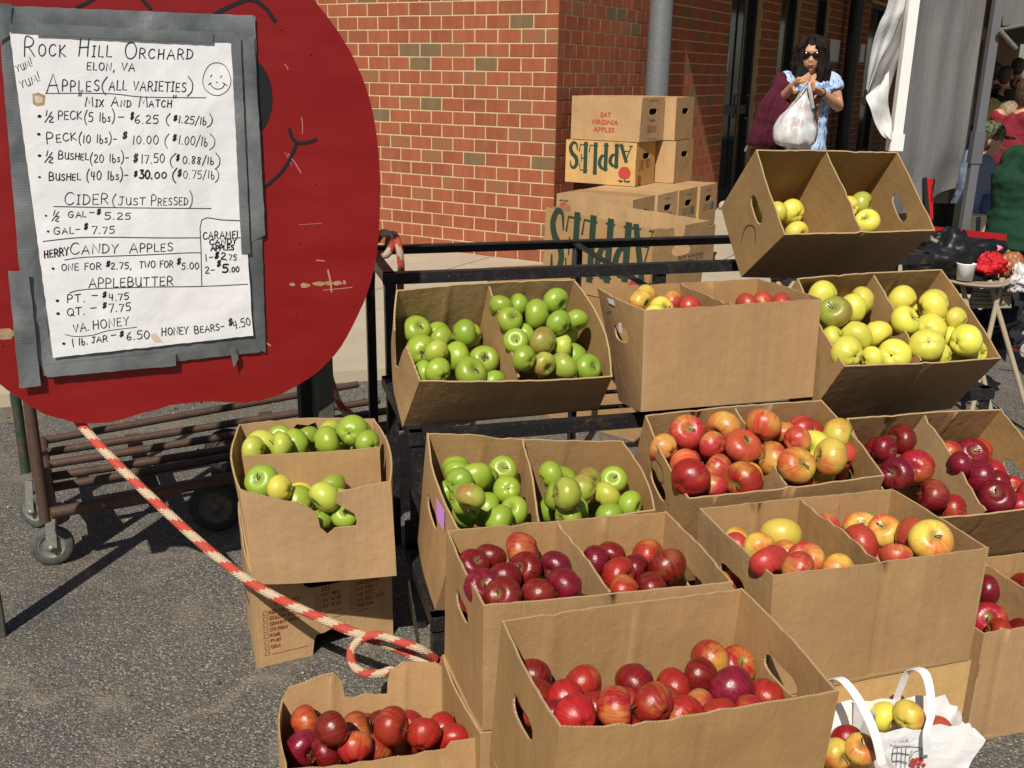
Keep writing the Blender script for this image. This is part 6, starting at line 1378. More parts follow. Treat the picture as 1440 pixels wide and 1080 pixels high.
# ------------------------------------------------------------------ people
def tubes(b, P, rs, n=14): b.tube(P, rs, n)
def hand_geo(b, wrist, pdir, side, curl=.5, s_=1.0, up=None):
    """palm with four curled fingers and a thumb"""
    d = Vector(pdir).normalized(); sd = Vector(side).normalized(); nrm = d.cross(sd).normalized()
    if up is not None and nrm.dot(up) < 0: nrm = -nrm
    w_ = Vector(wrist); b.tube([w_-d*.01*s_, w_+d*.035*s_, w_+d*.08*s_], [(.022*s_, .018*s_), (.034*s_, .016*s_), (.036*s_, .013*s_)], 12)
    for k, (o_, L_) in enumerate(((-.028, .062), (-.010, .072), (.009, .068), (.027, .052))):
        p = w_+d*.078*s_+sd*o_*s_; q = p; pts = [p-d*.015*s_]; dd = d.copy()
        for j in range(4):
            pts.append(q.copy()); dd = (dd*math.cos(curl)+nrm*math.sin(curl)*-1).normalized(); q = q+dd*L_*s_/3
        b.tube(pts, [.0085*s_, .0085*s_, .008*s_, .0072*s_, .006*s_], 8)
    p = w_+d*.022*s_+sd*-.03*s_; dd = (d*.6-sd*.8).normalized(); b.tube([p+sd*.012*s_, p+dd*.022*s_, p+dd*.042*s_+d*.010*s_, p+dd*.05*s_+d*.03*s_], [.011*s_, .011*s_, .009*s_, .007*s_], 8)
def head_geo(b, c, face, s_=1.0):
    f = Vector(face).normalized(); x = V(-f.y, f.x, 0).normalized(); u = f.cross(x)*-1
    if u.z < 0: u = -u
    M = Matrix((x, f, u)).transposed(); E_ = lambda o, rx_, ry_, rz_: b.ell(c+M @ (Vector(o)*s_), rx_*s_, ry_*s_, rz_*s_, M, 20, 14)
    E_((0, -.012, .02), .074, .090, .092); E_((0, .018, -.035), .056, .066, .075); E_((0, .05, -.082), .026, .026, .022); E_((0, .072, -.012), .0115, .018, .026); E_((0, .084, -.026), .014, .014, .010)
    E_((0, .078, -.054), .021, .010, .008); E_((.042, .05, -.02), .024, .025, .028); E_((-.042, .05, -.02), .024, .025, .028); E_((0, .07, .03), .052, .014, .014)
    for sx in (-1, 1): E_((sx*.074, -.008, -.012), .010, .020, .030)
    return M
def figure(label, J, face, mats, grp='people around the market', s_=1.0, sleeve=1.0, hair='short', hairm=HAIRBR, skinm=SKIN, cap=None, glasses=False, waistlow=.0, bulk=1.0, vox=.011, extras=None, curl=.6, skipfeet=False):
    f = Vector(face).normalized(); sdv = V(-f.y, f.x, 0); base = (J['ftL']+J['ftR'])/2
    t = thing('person', (base.x, base.y, min(J['ftL'].z, J['ftR'].z)-.04), label, 'person', grp)
    b = MB(); M = head_geo(b, J['head'], J.get('look', f), s_)
    b.tube([J['head']-V(0, 0, .05)-f*.02, J['neck'], J['neck']-V(0, 0, .07)], [.048*s_, .05*s_, .06*s_], 14)
    ch, pv = J['chest'], J['pelvis']; sw = (J['shL']-J['shR']).length/2
    b.tube([J['neck']-V(0, 0, .02), (J['neck']+ch)/2, ch, (ch+pv)/2, pv, pv-(ch-pv).normalized()*.1], [(.055, .05), (sw*.88, .095), (sw*.9, .115), (sw*.78, .10), (sw*.95, .115), (sw*.8, .10)], 20)
    for k in 'LR':
        sh, el, ha = J['sh'+k], J['el'+k], J['ha'+k]; d = (ha-el).normalized()
        b.tube([sh, sh.lerp(el, .5), el, el.lerp(ha, .4), ha], [.050*s_, .043*s_, .036*s_, .035*s_, .023*s_], 14); b.ell(sh, .055*s_, .055*s_, .055*s_)
        hand_geo(b, ha, J.get('hd'+k, d), J.get('hs'+k, sdv), curl, s_)
        hp, kn, ft = J['hip'+k], J['kn'+k], J['ft'+k]
        b.tube([hp, hp.lerp(kn, .5), kn, kn.lerp(ft, .35), ft], [.085*s_, .072*s_, .054*s_, .052*s_, .034*s_], 14)
        b.tube([ft-f*.05, ft+f*.05-V(0, 0, .02), ft+f*.14-V(0, 0, .03)], [.035*s_, .038*s_, .026*s_], 10)
    me = remesh(b.mesh('body'), vox, 2); link('body', me, t, skinm)
    b = MB(); g = bulk
    b.tube([J['neck']-V(0, 0, .055), (J['neck']*.45+ch*.55), ch, (ch+pv)/2, pv, pv+(pv-ch).normalized()*(.09+waistlow)], [(sw*.55*g, .07*g), (sw*.98*g, .112*g), (sw*g, .135*g), (sw*.92*g, .122*g), (sw*1.06*g, .135*g), (sw*1.1*g, .14*g)], 22)
    for k in 'LR':
        sh, el, ha = J['sh'+k], J['el'+k], J['ha'+k]; b.ell(sh-V(0, 0, .005), .064*g, .064*g, .06*g)
        if sleeve > 1: b.tube([sh, sh.lerp(el, .5), el, el.lerp(ha, .5), el.lerp(ha, sleeve-1)], [.062*g, .056*g, .05*g, .046*g, .036*g], 14)
        else: b.tube([sh, sh.lerp(el, sleeve*.6), sh.lerp(el, sleeve)], [.066*g, .066*g, .064*g], 14)
    me = remesh(b.mesh('shirt'), vox, 2)
    for v in me.vertices: v.co += Vector(noise.noise_vector(v.co*9))*.012+Vector(noise.noise_vector(V(v.co.x*16, v.co.y*16, v.co.z*30)))*.007
    link('shirt', me, t, mats[0])
    b = MB(); b.tube([pv+(ch-pv).normalized()*.06, pv, pv+(pv-ch).normalized()*.08], [(sw*.93, .115), (sw*1.02, .125), (sw*.9, .12)], 18)
    for k in 'LR':
        hp, kn, ft = J['hip'+k], J['kn'+k], J['ft'+k]; b.tube([hp, hp.lerp(kn, .5), kn, kn.lerp(ft, .5), kn.lerp(ft, .93)], [.095*s_, .083*s_, .07*s_, .066*s_, .062*s_], 14)
    me = remesh(b.mesh('trousers'), vox, 2)
    for v in me.vertices: v.co += Vector(noise.noise_vector(v.co*11))*.008
    link('trousers', me, t, mats[1])
    for k in 'LR':
        ft = J['ft'+k]; b = MB(); b.tube([ft-f*.065-V(0, 0, .005), ft-V(0, 0, .01), ft+f*.08-V(0, 0, .025), ft+f*.165-V(0, 0, .03)], [(.034, .04), (.042, .045), (.045, .032), (.03, .02)], 12); link('shoe', remesh(b.mesh('shoe'), .008, 1), t, mats[2])
    H = J['head']; LK = J.get('look', f).normalized(); u = M @ V(0, 0, 1); x = M @ V(1, 0, 0)
    if hair:
        b = MB(); r_ = random.Random(len(label)); b.ell(H+(M @ V(0, -.022, .038))*s_, .086*s_, .090*s_, .090*s_, M, 20, 14)
        if hair == 'long':
            for i in range(46):
                a = lerp(-2.55, 2.55, i/45)+math.pi; dirv = x*math.sin(a)+LK*math.cos(a); L_ = .20*s_*r_.uniform(.7, 1.12)
                p0 = H+u*.10*s_+dirv*.02; p1 = H+u*.06*s_+dirv*.088*s_; p2 = H-u*.05*s_+dirv*(.094+.014*r_.random())*s_; p3 = H-u*(L_-.09)*.75+dirv*(.098+.025*r_.random())*s_; p4 = H-u*(L_-.05)+dirv*(.075+.045*r_.random())*s_
                b.tube(catmull([p0, p1, p2, p3, p4], 4), [.014*s_]*16+[.006*s_], 7)
            for i in range(9):
                o_ = lerp(.0, .075, i/8) if i > 2 else lerp(-.075, -.05, i/2); p0 = H+(M @ V(o_*.4, .02, .118))*s_; p1 = H+(M @ V(o_*.9, .070, .095))*s_; p2 = H+(M @ V(o_*1.1, .088, .052+.02*r_.random()+abs(o_)*-.3))*s_; b.tube(catmull([p0, p1, p2], 4), [.012*s_]*8+[.005*s_], 7)
        elif hair == 'short':
            b.ell(H+(M @ V(0, -.040, -.005))*s_, .084*s_, .072*s_, .095*s_, M, 16, 10)
        elif hair == 'bob':
            for i in range(40):
                a = lerp(-2.3, 2.3, i/39)+math.pi; dirv = x*math.sin(a)+LK*math.cos(a)
                b.tube(catmull([H+u*.10*s_+dirv*.02, H+u*.06*s_+dirv*.09*s_, H-u*.03*s_+dirv*.105*s_, H-u*(.09+.03*r_.random())*s_+dirv*.09*s_], 4), [.014*s_]*12+[.006*s_], 7)
        me = remesh(b.mesh('hair'), .0075, 1)
        for v in me.vertices: v.co += Vector(noise.noise_vector(V(v.co.x*70, v.co.y*70, v.co.z*9)))*.007
        link('hair', me, t, hairm)
    if cap:
        b = MB(); b.ell(H+(M @ V(0, -.01, .052))*s_, .092*s_, .102*s_, .078*s_, M, 20, 12); me = remesh(b.mesh('cap'), .008, 1); cp = link('cap', me, t, cap)
        b = MB(); V_ = lambda *a: H+(M @ Vector(a))*s_
        top = [V_(.075*math.sin(a), .075+.085*math.cos(a), .045-.012*abs(math.sin(a))-.01) for a in [lerp(-1.5, 1.5, i/10) for i in range(11)]]; inn = [V_(.075*math.sin(a), .06+.03*math.cos(a), .052-.01) for a in [lerp(-1.5, 1.5, i/10) for i in range(11)]]
        n = 11; vs = top+inn+[p-u*.005 for p in top]+[p-u*.005 for p in inn]; b.add(vs, [(i, i+1, n+i+1, n+i) for i in range(10)]+[(2*n+i+1, 2*n+i, 3*n+i, 3*n+i+1) for i in range(10)]+[(i+1, i, 2*n+i, 2*n+i+1) for i in range(10)], 0, None, True); b.build('cap_brim', cap, t)
    if glasses:
        b = MB()
        for sx in (-1, 1): b.ell(H+(M @ V(sx*.033, .082, .006))*s_, .030*s_, .010*s_, .021*s_, M, 16, 8)
        b.bar(H+(M @ V(-.012, .088, .012))*s_, H+(M @ V(.012, .088, .012))*s_, .005, .006)
        for sx in (-1, 1): b.bar(H+(M @ V(sx*.06, .076, .012))*s_, H+(M @ V(sx*.080, .0, .008))*s_, .005, .008)
        b.build('sunglasses', LENS, t)
    # eyes and mouth
    if not glasses:
        b = MB()
        for sx in (-1, 1): b.ell(H+(M @ V(sx*.03, .074, .008))*s_, .012*s_, .008*s_, .006*s_, M, 10, 6)
        b.build('eyes', solid('eye_dark', (.05, .035, .03), .3), t)
    b = MB(); b.ell(H+(M @ V(0, .086, -.054))*s_, .019*s_, .006*s_, .006*s_, M, 12, 6); b.build('lips', solid('lips', (.33, .10, .09), .5), t)
    return t, M
# the woman with the shopping bag
yw = 6.72; W_ = lambda x, y, dy=0: at_y(x, y, yw+dy)
gx = W_(1137, 200).x
J = dict(head=W_(1141, 78, -.02), neck=W_(1140, 101, .0), chest=W_(1139, 130, .0), pelvis=V(gx-.01, yw+.02, .98), shL=W_(1108, 112, .02), shR=W_(1169, 113, .02), elL=W_(1095, 146, -.07), haL=W_(1114, 121, -.25), elR=W_(1179, 150, -.03), haR=W_(1152, 128, -.22))
J.update(hdL=W_(1127, 109, -.30)-J['haL'], hsL=V(.3, .2, 1), hdR=W_(1132, 119, -.30)-J['haR'], hsR=V(.1, .2, 1), hipL=V(gx-.09, yw+.02, .93), hipR=V(gx+.08, yw+.02, .93), knL=V(gx-.10, yw-.02, .52), knR=V(gx+.09, yw, .52), ftL=V(gx-.11, yw+.03, .13), ftR=V(gx+.10, yw+.02, .13), look=V(-.28, -1, -.06))
wt, WM = figure('woman in sunglasses and blue patterned top holding a white plastic bag', J, V(-.12, -1, 0), (TIEDYE, NAVY, DARKRUB), s_=1.0, sleeve=.42, hair='long', hairm=HAIRD, glasses=True, waistlow=.20, vox=.009, curl=.75)
b = MB(); c = J['haR']+(J['elR']-J['haR']).normalized()*.03; b.lathe(c, (J['elR']-J['haR']), [(.026, -.004), (.031, -.004), (.031, .004), (.026, .004)], 16); b.build('wrist_watch', BLACKPL, wt)
b = MB(); b.lathe(W_(1126, 115, -.33), (.8, -.3, .2), [(.011, -.003), (.013, 0), (.011, .003)], 12); b.build('ring', mat('gold', (.8, .5, .1), .25, 1), wt)
b = MB(); p = W_(1128, 103, -.30); b.box(p, .05, .010, .085, Matrix.Rotation(R(35), 3, 'Y')); me = b.mesh('phone'); bevel_mesh(me, .004); o = link('mobile_phone', me, None, BLACKPL); tag(o, 'dark phone held in the raised hand of the woman', 'phone')
# maroon jacket over her arm
b = MB(); r_ = random.Random(4)
out_ = [(1104, 104), (1092, 112), (1082, 124), (1073, 142), (1067, 160), (1060, 180), (1051, 206), (1064, 208), (1080, 206), (1090, 205), (1098, 190), (1107, 172), (1112, 150), (1111, 128), (1108, 115)]
strs = []
for i in range(13):
    t_ = i/12; x0, y0 = lerp(1096, 1110, t_), lerp(110, 128, t_); x1, y1 = lerp(1055, 1094, t_), lerp(206, 203, t_)+r_.uniform(-4, 4)
    xm, ym = lerp(1072, 1108, t_), lerp(150, 165, t_); dy = -.12+.05*math.sin(i*2.1)
    b.tube(catmull([W_(x0, y0, -.08), W_((x0+xm)/2, (y0+ym)/2, dy), W_(xm, ym, dy-.02), W_((xm+x1)/2, (ym+y1)/2, dy), W_(x1, y1, dy+.03)], 4), [.020]*4+[.026]*8+[.030]*4+[.02], 9)
b.tube([W_(1100, 108, -.02), W_(1094, 116, -.08), W_(1100, 124, -.12), W_(1110, 126, -.12)], [.04, .05, .05, .03], 12)
me = remesh(b.mesh('jacket'), .010, 2)
for v in me.vertices: v.co += Vector(noise.noise_vector(v.co*14))*.012
o = link('jacket', me, None, MAROON); tag(o, 'maroon jacket draped over the forearm of the woman', 'jacket')
b = MB(); b.box(W_(1049, 209, -.1), .012, .008, .035, Matrix.Rotation(R(20), 3, 'Y')); b.build('zip_pull', HUB, o)
# brown purse
b = MB(); b.box(W_(1131, 140, -.17), .19, .05, .12, Matrix.Rotation(R(-8), 3, 'Y')); me = b.mesh('purse'); bevel_mesh(me, .015, 3); o = link('purse', me, None, LEATHER); tag(o, 'tan leather purse held against the chest of the woman', 'purse')
b = MB(); b.tube(catmull([W_(1112, 132, -.16), W_(1108, 118, -.02), W_(1120, 104, .0)], 5), .006, 8); b.tube(catmull([W_(1148, 150, -.16), W_(1150, 165, -.15), W_(1146, 178, -.1)], 5), .008, 8); b.build('strap', LEATHER, o)
# plastic bag
b = MB(); n = 36; prof = [(124, 1133, .010, .006), (132, 1131, .022, .015), (142, 1128, .045, .03), (153, 1124, .072, .045), (167, 1121, .105, .065), (181, 1119, .128, .08), (194, 1118, .132, .085), (202, 1118, .115, .075), (207, 1118, .07, .05), (209, 1118, .02, .02)]
pr = catmull([V(*q[:3]) for q in prof], 4); pd = catmull([V(q[3], 0, 0) for q in prof], 4); vs = []
for i, q in enumerate(pr):
    c = W_(q.y, q.x, -.30)
    for k in range(n):
        a = 2*math.pi*k/n; fold = 1+.10*math.sin(9*a+i*.05)*(1-i/len(pr))+.05*math.sin(17*a+1); p = c+V(math.cos(a)*q.z*fold, math.sin(a)*pd[i].x*fold, 0)
        vs.append(p+Vector(noise.noise_vector(p*16))*.012*min(1, i/6))
m_ = len(pr); b.add(vs, [(i*n+k, (i+1)*n+k, (i+1)*n+(k+1) % n, i*n+(k+1) % n) for i in range(m_-1) for k in range(n)], 0, None, True); pb = b.build('plastic_bag', PLASTIC); tag(pb, 'full white plastic carrier bag hanging from the hands of the woman', 'bag')
b = MB(); b.tube(catmull([W_(1114, 150, -.31), W_(1124, 133, -.33), W_(1132, 120, -.34), W_(1136, 117, -.33), W_(1140, 132, -.34), W_(1143, 152, -.32)], 5), [(.012, .004)]*26, 10); b.build('handle', PLASTIC, pb)
# seated people at the right
def seated(label, y, head, neck, chest, pelvis, shn, shf, face, mats, knee, foot, hand, **kw):
    Q = lambda p, d=0: at_y(p[0], p[1], y+d); sp_ = .17
    f = Vector(face).normalized(); sd = V(-f.y, f.x, 0)*-1  # to the viewer's side
    if sd.y > 0: sd = -sd
    h, nk, ch, pv = Q(head), Q(neck), Q(chest), Q(pelvis); shN = Q(shn)+sd*sp_*.6; shF = Q(shf)-sd*sp_
    kN, kF = Q(knee)+sd*.1, Q(knee)-sd*.12; fN, fF = Q(foot)+sd*.1, Q(foot)-sd*.14+f*.05; hN = Q(hand)+sd*.06; hF = Q(hand)-sd*.12
    J = dict(head=h, neck=nk, chest=ch, pelvis=pv, shL=shN, shR=shF, elL=shN.lerp(hN, .5)+V(0, 0, -.12), elR=shF.lerp(hF, .5)+V(0, 0, -.1), haL=hN, haR=hF, hipL=pv+sd*.09, hipR=pv-sd*.09, knL=kN, knR=kF, ftL=fN, ftR=fF)
    J['look'] = kw.pop('look', f); return figure(label, J, f, mats, **kw)
seated('person in camouflage cap and blue-grey shirt sitting sideways behind the grey tent leg', 7.0, (1392, 197), (1383, 216), (1374, 245), (1366, 288), (1373, 226), (1379, 224), V(1, .05, 0), (BLUEGREY, DENIM, SNEAK), (1425, 296), (1430, 372), (1412, 236), sleeve=1.75, hair='short', hairm=HAIRBR, cap=CAMO, s_=1.0, look=V(1, -.25, -.1))
seated('person in dark red shirt seen from behind beyond the camouflage cap', 8.0, (1446, 132), (1440, 152), (1428, 186), (1420, 232), (1420, 166), (1436, 164), V(.7, .7, 0), (REDSH, NAVY, DARKRUB), (1450, 240), (1455, 300), (1446, 200), sleeve=1.8, hair='short')
seated('person with long light brown hair and a pink collar left of the red shirt', 8.8, (1421, 164), (1420, 182), (1420, 205), (1418, 245), (1410, 190), (1430, 190), V(.9, .2, 0), (PINK, NAVY, DARKRUB), (1445, 246), (1448, 300), (1436, 215), sleeve=1.6, hair='long', hairm=HAIRL)
seated('blond child with sunglasses pushed up, at the edge of the grey tent leg', 9.3, (1396, 157), (1394, 172), (1393, 192), (1391, 228), (1386, 180), (1400, 180), V(.95, -.1, 0), (GREYSH, NAVY, DARKRUB), (1410, 230), (1414, 280), (1404, 200), sleeve=1.5, hair='bob', hairm=HAIRB, s_=.92)
tp, _ = seated('person in dark green fleece bending forward at the right edge, in jeans', 5.15, (1490, 192), (1474, 212), (1446, 256), (1437, 322), (1434, 232), (1468, 226), V(.96, .3, 0), (GREENH, DENIM, SNEAK), (1470, 352), (1434, 484), (1480, 300), sleeve=1.9, hair='short', bulk=1.30, s_=1.05)
b = MB(); p = at_y(1428, 488, 5.02)
for k in range(3): b.bar(at_y(1420+k*6, 486+k*3, 4.98), at_y(1428+k*6, 494+k*2, 4.98), .012, .004)
b.build('shoe_stripe', REDPAINT, tp)
for i, (x, y, yy, col, lab) in enumerate(((1400, 102, 13.5, MAROON, 'person in dark red in the shade at the top right, leftmost of the far group'), (1414, 107, 13.0, NAVY, 'dark haired person in navy in the shade at the top right'), (1432, 95, 14.0, DARKSH, 'person in grey shirt seen from behind in the shade at the right edge'))):
    seated(lab, yy, (x, y), (x, y+14), (x-2, y+36), (x-2, y+70), (x-8, y+22), (x+8, y+22), V(.6, .8, 0), (col, NAVY, DARKRUB), (x+12, y+68), (x+14, y+100), (x+12, y+44), sleeve=1.5, hair='short', vox=.014)
# what they sit on
def seat_box(px, py, y, w_, d, label, m, name='cooler', cat='box', zt=None):
    p = at_y(px, py, y); gz = SWZ if y > 5.6 else 0
    t = thing(name, (p.x, y, gz), label, cat); b = MB(); b.box((p.x, y, (gz+p.z)/2), w_, d, p.z-gz-.004); me = b.mesh('body'); bevel_mesh(me, .012, 2); link('box_body', me, t, m)
    b = MB(); b.box((p.x, y, p.z-.02), w_+.02, d+.02, .045); me = b.mesh('lid'); bevel_mesh(me, .01, 2); link('lid', me, t, m); return t
seat_box(1370, 297, 7.0, .42, .36, 'tan box-like seat under the person in the camouflage cap', solid('tan_plastic', (.42, .36, .25), .6))
def bench(x0, x1, y, z, label):
    t = thing('bench', ((x0+x1)/2, y, SWZ), label, 'bench', 'benches under the people'); b = MB(); b.box(((x0+x1)/2, y, z-.02), x1-x0, .3, .04); b.build('seat', DARKIN, t)
    for x in (x0+.1, x1-.1): b = MB(); b.box((x, y, (z-.04+SWZ)/2), .05, .26, z-.04-SWZ); b.build('leg', DARKIN, t)
p = at_y(1420, 236, 8.2); bench(p.x-.5, p.x+1.3, 8.15, p.z-.06, 'dark bench under the seated people beyond the tent leg'); p = at_y(1412, 175, 13.4); bench(p.x-.8, p.x+1.2, 13.5, max(.3, p.z-.05), 'dark bench in the shade of the porch at the top right'); p = at_y(1395, 232, 9.3); bench(p.x-.3, p.x+.35, 9.3, p.z-.05, 'small dark bench under the blond child')
p = at_y(1426, 330, 5.15); 
t = thing('stool', (p.x, 5.15, 0), 'dark stool under the person in green fleece, almost hidden', 'stool'); b = MB(); b.lathe((p.x, 5.15, p.z-.14), (0, 0, 1), [(0, -.03), (.17, -.03), (.17, 0), (0, 0)], 20); b.build('seat', DARKIN, t)
for k in range(4): b = MB(); a = k*1.571+.7; b.tube([(p.x+.13*math.cos(a), 5.15+.13*math.sin(a), p.z-.17), (p.x+.18*math.cos(a), 5.15+.18*math.sin(a), 0)], .012, 8); b.build('leg', HUB, t)
# ------------------------------------------------------------------ tent
tent = thing('market_tent', (1.7, 4.4, 0), 'grey canopy tent side wall on a white pole with a turned-up white flap', 'tent')
tp0 = at_y(1258, 205, 4.35); 
def cloth(name, rows, m, par, folds=0, seed=0, sub=6, th=.002, fold_n=7):
    """rows of points (world), smoothed into a sheet with folds"""
    R_ = [catmull(r_, sub) for r_ in rows]; n = len(R_[0]); cols = [catmull([r_[i] for r_ in R_], sub) for i in range(n)]; m_ = len(cols[0]); b = MB(); vs = []
    for i in range(n):
        for j in range(m_):
            p = cols[i][j].copy(); u, v = i/(n-1), j/(m_-1); p.y += folds*(math.sin(u*fold_n*6.28+math.sin(v*3+seed))*.6+noise.noise(V(u*5, v*2.5, seed))*1.2)*(.3+.7*math.sin(math.pi*min(1, max(0, u)))); vs.append(p)
    k = len(vs); fs = [(i*m_+j, (i+1)*m_+j, (i+1)*m_+j+1, i*m_+j+1) for i in range(n-1) for j in range(m_-1)]
    b.add(vs+[v+V(0, th, 0) for v in vs], fs+[tuple(k+q for q in f[::-1]) for f in fs], 0, None, True); return b.build(name, m, par)
b = MB(); b.tube([V(tp0.x, tp0.y, 0), V(tp0.x, tp0.y, 1.0), V(tp0.x, tp0.y, tp0.z+.06)], .024, 16); b.build('pole_foot', WHITEP, tent)
b = MB(); b.bar(V(tp0.x, tp0.y, tp0.z+.02), V(tp0.x, tp0.y, 2.35), .042, .042); b.build('pole', WHITEP, tent)
b = MB(); b.bar(V(tp0.x, tp0.y, tp0.z-.02), V(tp0.x, tp0.y, tp0.z+.05), .056, .056); b.build('pole_collar', WHITEP, tent)
rows = []
for (a, c) in (((1309, -170), (1408, -170)), ((1287, 0), (1388, 0)), ((1276, 80), (1378, 70)), ((1262, 200), (1362, 190)), ((1256, 250), (1351, 245)), ((1252, 300), (1344, 271))):
    rows.append([at_y(lerp(a[0], c[0], i/4), lerp(a[1], c[1], i/4)+(8*math.sin(i*1.3) if a[1] > 240 else 0), lerp(4.42, 5.15, i/4)) for i in range(5)])
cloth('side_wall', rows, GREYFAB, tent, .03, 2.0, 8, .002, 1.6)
yq = 4.36
def flap(name, L_, Rr, m, dy0=0, dy1=0):
    rows = []
    for a, c in zip(L_, Rr): rows.append([at_y(lerp(a[0], c[0], i/3), lerp(a[1], c[1], i/3), yq+lerp(dy0, dy1, i/3)+.012*math.sin(a[1]*.11+i)) for i in range(4)])
    cloth(name, rows, m, tent, .006, 1.0, 4, .002, 2)
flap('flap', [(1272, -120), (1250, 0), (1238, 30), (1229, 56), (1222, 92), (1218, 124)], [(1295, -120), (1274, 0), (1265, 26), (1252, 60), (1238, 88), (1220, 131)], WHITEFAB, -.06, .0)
flap('shaded_flap_fold', [(1295, -120), (1274, 0), (1252, 60), (1236, 92), (1224, 122), (1220, 134)], [(1305, -120), (1285, 0), (1276, 60), (1262, 92), (1252, 122), (1246, 150)], GREYFAB, .0, .03)  # grey cloth: the fold's shade is put into its colour
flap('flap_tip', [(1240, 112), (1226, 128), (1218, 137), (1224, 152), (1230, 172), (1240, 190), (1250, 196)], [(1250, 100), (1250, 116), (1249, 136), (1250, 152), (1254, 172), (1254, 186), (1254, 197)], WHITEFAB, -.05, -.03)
tl = at_y(1404, 0, 4.95); b = MB(); b.bar(V(tl.x, tl.y, 0), V(tl.x, tl.y, 2.4), .040, .040); b.build('rear_pole', solid('grey_powder_coat', (.17, .175, .185), .4, .3), tent)
q = at_y(1374, 224, 4.93); b = MB(); b.bar(V(tl.x, tl.y, q.z-.02), V(tl.x, tl.y, q.z+.13), .052, .052); b.build('pole_collar', solid('grey_collar', (.15, .155, .165), .4, .3), tent)
q = at_y(1405, 42, 4.9); b = MB(); b.tube([q, q+V(.9, .5, .16)], .008, 8); b.tube([q, q+V(.10, .02, -.08)], .012, 8); b.build('truss_bar', HUB, tent)
cloth('valance', [[at_y(x, y, 5.0+(x-1410)*.01) for x in (1410, 1440, 1500, 1560)] for y in (-120, -40, 0, 36)], VALANCE, tent, .01, 4.0, 4, .002, 2)
# ------------------------------------------------------------------ chairs and bags at the right
ch = thing('folding_chair', at_y(1350, 400, 4.55)*1.0, 'red and black folding camp chair loaded with a black bag, behind the yellow apples', 'chair')
ch.location = V(2.0, 4.55, 0); yc = 4.5
b = MB(); 
rows = [[at_y(x, y0+(x-1310)*.11, yc+(x-1310)*.0035) for x in (1306, 1340, 1375, 1415)] for y0 in (318, 328)]
cloth('top_band', rows, REDFAB, ch, .0, 1, 4)
cloth('back_rest', [[at_y(x, y0+(x-1310)*.10, yc+.02+(x-1310)*.003) for x in (1306, 1340, 1375, 1415)] for y0 in (328, 342, 358)], NAVY, ch, .012, 3, 4)
cloth('arm_band', [[at_y(x, y0+(x-1330)*.24, yc-.12+(x-1330)*.001) for x in (1330, 1365, 1400, 1440)] for y0 in (334, 341)], REDSH, ch, .0, 1, 4)
cloth('seat_fabric', [[V(x, y, z) for x in (1.72, 1.9, 2.1, 2.28)] for y, z in ((4.35, .42), (4.6, .38), (4.85, .42))], NAVY, ch, 0, 1, 4)
for (x0, y0, z0, x1, y1, z1) in ((1.72, 4.35, 0, 2.28, 4.85, .45), (2.28, 4.35, 0, 1.72, 4.85, .45), (1.72, 4.85, 0, 2.28, 4.35, .45), (2.28, 4.85, 0, 1.72, 4.35, .45), (1.72, 4.5, .42, 1.75, 4.5, .84), (2.28, 4.85, .42, 2.26, 4.88, .84)):
    b = MB(); b.tube([(x0, y0, z0), (x1, y1, z1)], .011, 8); b.build('frame_tube', BLACKPL, ch)
def blob(name, px, py, y, rx_, ry_, rz_, m, label, cat, seed=0, lump=.25):
    p = at_y(px, py, y); b = MB(); b.ell(p, rx_, ry_, rz_, None, 56, 36); me = b.mesh(name)
    for v in me.vertices:
        d = v.co-p; k1 = 6/max(rx_, .06)*.16; v.co = p+d*(1+lump*noise.noise(v.co*k1*2+V(seed, 0, 0))-lump*.9*(abs(noise.noise(v.co*k1*5+V(0, seed, 0)))-.2)-lump*.5*(abs(noise.noise(v.co*k1*12+V(0, 0, seed)))-.2))
        if v.co.z < p.z-rz_*.8: v.co.z = p.z-rz_*.8
    o = link(name, me, None, m); return tag(o, label, cat)
blob('black_bag', 1336, 372, 4.42, .20, .12, .15, BLACKPL, 'crumpled black bag lying on the folding chair behind the yellow apples', 'bag', 3, .5)
blob('red_cloth', 1394, 372, 4.32, .065, .05, .05, REDFAB, 'crumpled bright red cloth beside the white cup', 'cloth', 5, .5)
blob('brown_pouch', 1424, 374, 4.36, .06, .05, .065, LEATHER, 'brown leather pouch right of the red cloth', 'pouch', 8, .3)
blob('plastic_wrapper', 1434, 395, 4.30, .05, .04, .06, PLASTIC, 'crumpled white plastic below the brown pouch at the right edge', 'wrapper', 12, .6)
blob('dark_tote', 1408, 455, 4.55, .10, .10, .14, NAVY, 'dark soft bag on the asphalt beside the jeans of the person in green', 'bag', 21, .3)
blob('pink_flower_cloth', 1384, 352, 4.4, .06, .03, .022, PINK, 'small pink frilly cloth on top of the red and black chair', 'cloth', 15, .7)
# small folding stool with a tan rim, carrying the cup and the red cloth
st = thing('folding_stool', at_y(1385, 430, 4.3), 'tan folding stool with striped canvas sling and crossing legs, right of the yellow apples', 'stool')
pz = at_y(1372, 394, 4.3); b = MB(); c = V(pz.x+.01, 4.32, pz.z-.006)
b.lathe(c, (0, 0, 1), [(0, -.008), (.125, -.008), (.135, 0), (.135, .006), (.12, .006), (.115, .0), (0, .0)], 36); b.build('table_top', TANSTRAP, st)
for (a, d) in (((1391, 394), (1403, 435)), ((1409, 392), (1399, 436)), ((1352, 396), (1362, 440))):
    A_, D_ = at_y(a[0], a[1], 4.30), at_y(d[0], d[1], 4.26); dd = (D_-A_); g = A_+dd*(A_.z/(A_.z-D_.z)); b = MB(); b.tube([A_, g], .011, 10); b.build('leg', TANSTRAP, st)
cl = cloth('canvas_sling', [[at_y(x, y0+(x-1370)*-.02, 4.34) for x in (1366, 1385, 1405, 1422)] for y0 in (406, 420, 434)], STRIPEB, st, .01, 3, 4)
b = MB()
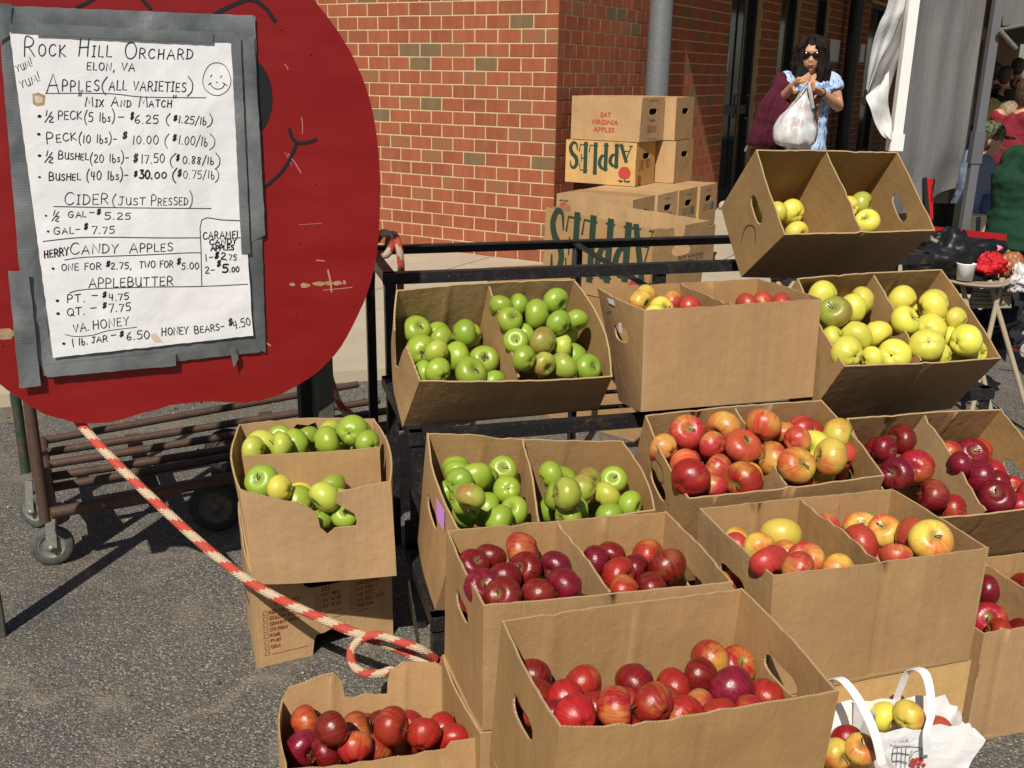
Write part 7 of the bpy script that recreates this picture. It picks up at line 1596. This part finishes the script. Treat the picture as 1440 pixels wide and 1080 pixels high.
for y0 in (410, 416, 422, 428): ribbon(b, [(1366, y0), (1385, y0+1), (1405, y0), (1421, y0-1)], 1.2, lambda x, y: at_y(x, y, 4.315))
b.build('canvas_stripes', DARKRUB, st)
b = MB(); p = at_y(1359, 390, 4.28); b.lathe((p.x, 4.30, pz.z+.0005), (0, 0, 1), [(0, 0), (.032, 0), (.040, .07), (.042, .075), (.038, .073), (.030, .004), (0, .004)], 24); me = b.mesh('cup')
for v in me.vertices: v.co += Vector(noise.noise_vector(v.co*20))*.004
o = link('paper_cup', me, None, WHITEP); tag(o, 'crumpled white paper cup standing on the tan stool', 'cup')
cloth_ = cloth('strap', [[at_y(x, y0+(x-1310)*.5, 4.38) for x in (1309, 1325, 1340, 1352)] for y0 in (333, 338)], TANSTRAP, ch, 0, 1, 3)
# dark green chair back and red chair behind the top carton
c2 = thing('folding_chair', (2.0, 5.6, 0), 'dark olive folding chair below the hanging edge of the grey tent wall', 'chair')
cloth('back_rest', [[at_y(x, y0, 5.5) for x in (1312, 1325, 1338, 1352)] for y0 in (286, 304, 324)], DARKGFAB, c2, .01, 3, 4)
p = at_y(1312, 324, 5.5); q = at_y(1352, 324, 5.5); cloth('seat_fabric', [[V(lerp(p.x, q.x, i/2), y, .42) for i in range(3)] for y in (5.5, 5.75, 5.95)], DARKGFAB, c2, 0, 1, 3)
for x, y in ((p.x, 5.5), (q.x, 5.5), (p.x, 5.95), (q.x, 5.95)): b = MB(); b.tube([(x, y, 0), (x, y, .42 if y > 5.8 else at_y(1312, 286, 5.5).z)], .012, 8); b.build('frame_tube', BLACKPL, c2)
c3 = thing('folding_chair', (1.75, 4.9, 0), 'red folding chair back glimpsed beside the topmost tilted carton', 'chair')
cloth('back_rest', [[at_y(x, y0-(x-1290)*.15, 4.75) for x in (1289, 1297, 1305, 1312)] for y0 in (254, 285, 312)], REDFAB, c3, .008, 3, 4)
b = MB(); b.tube([at_y(1300, 250, 4.73), at_y(1303, 290, 4.73), at_y(1304, 320, 4.73)], .012, 8); b.build('side_webbing', NAVY, c3)
for x in (1289, 1312): b = MB(); a = at_y(x, 252, 4.76); b.tube([a, V(a.x, a.y, 0)], .011, 8); b.build('frame_tube', BLACKPL, c3)
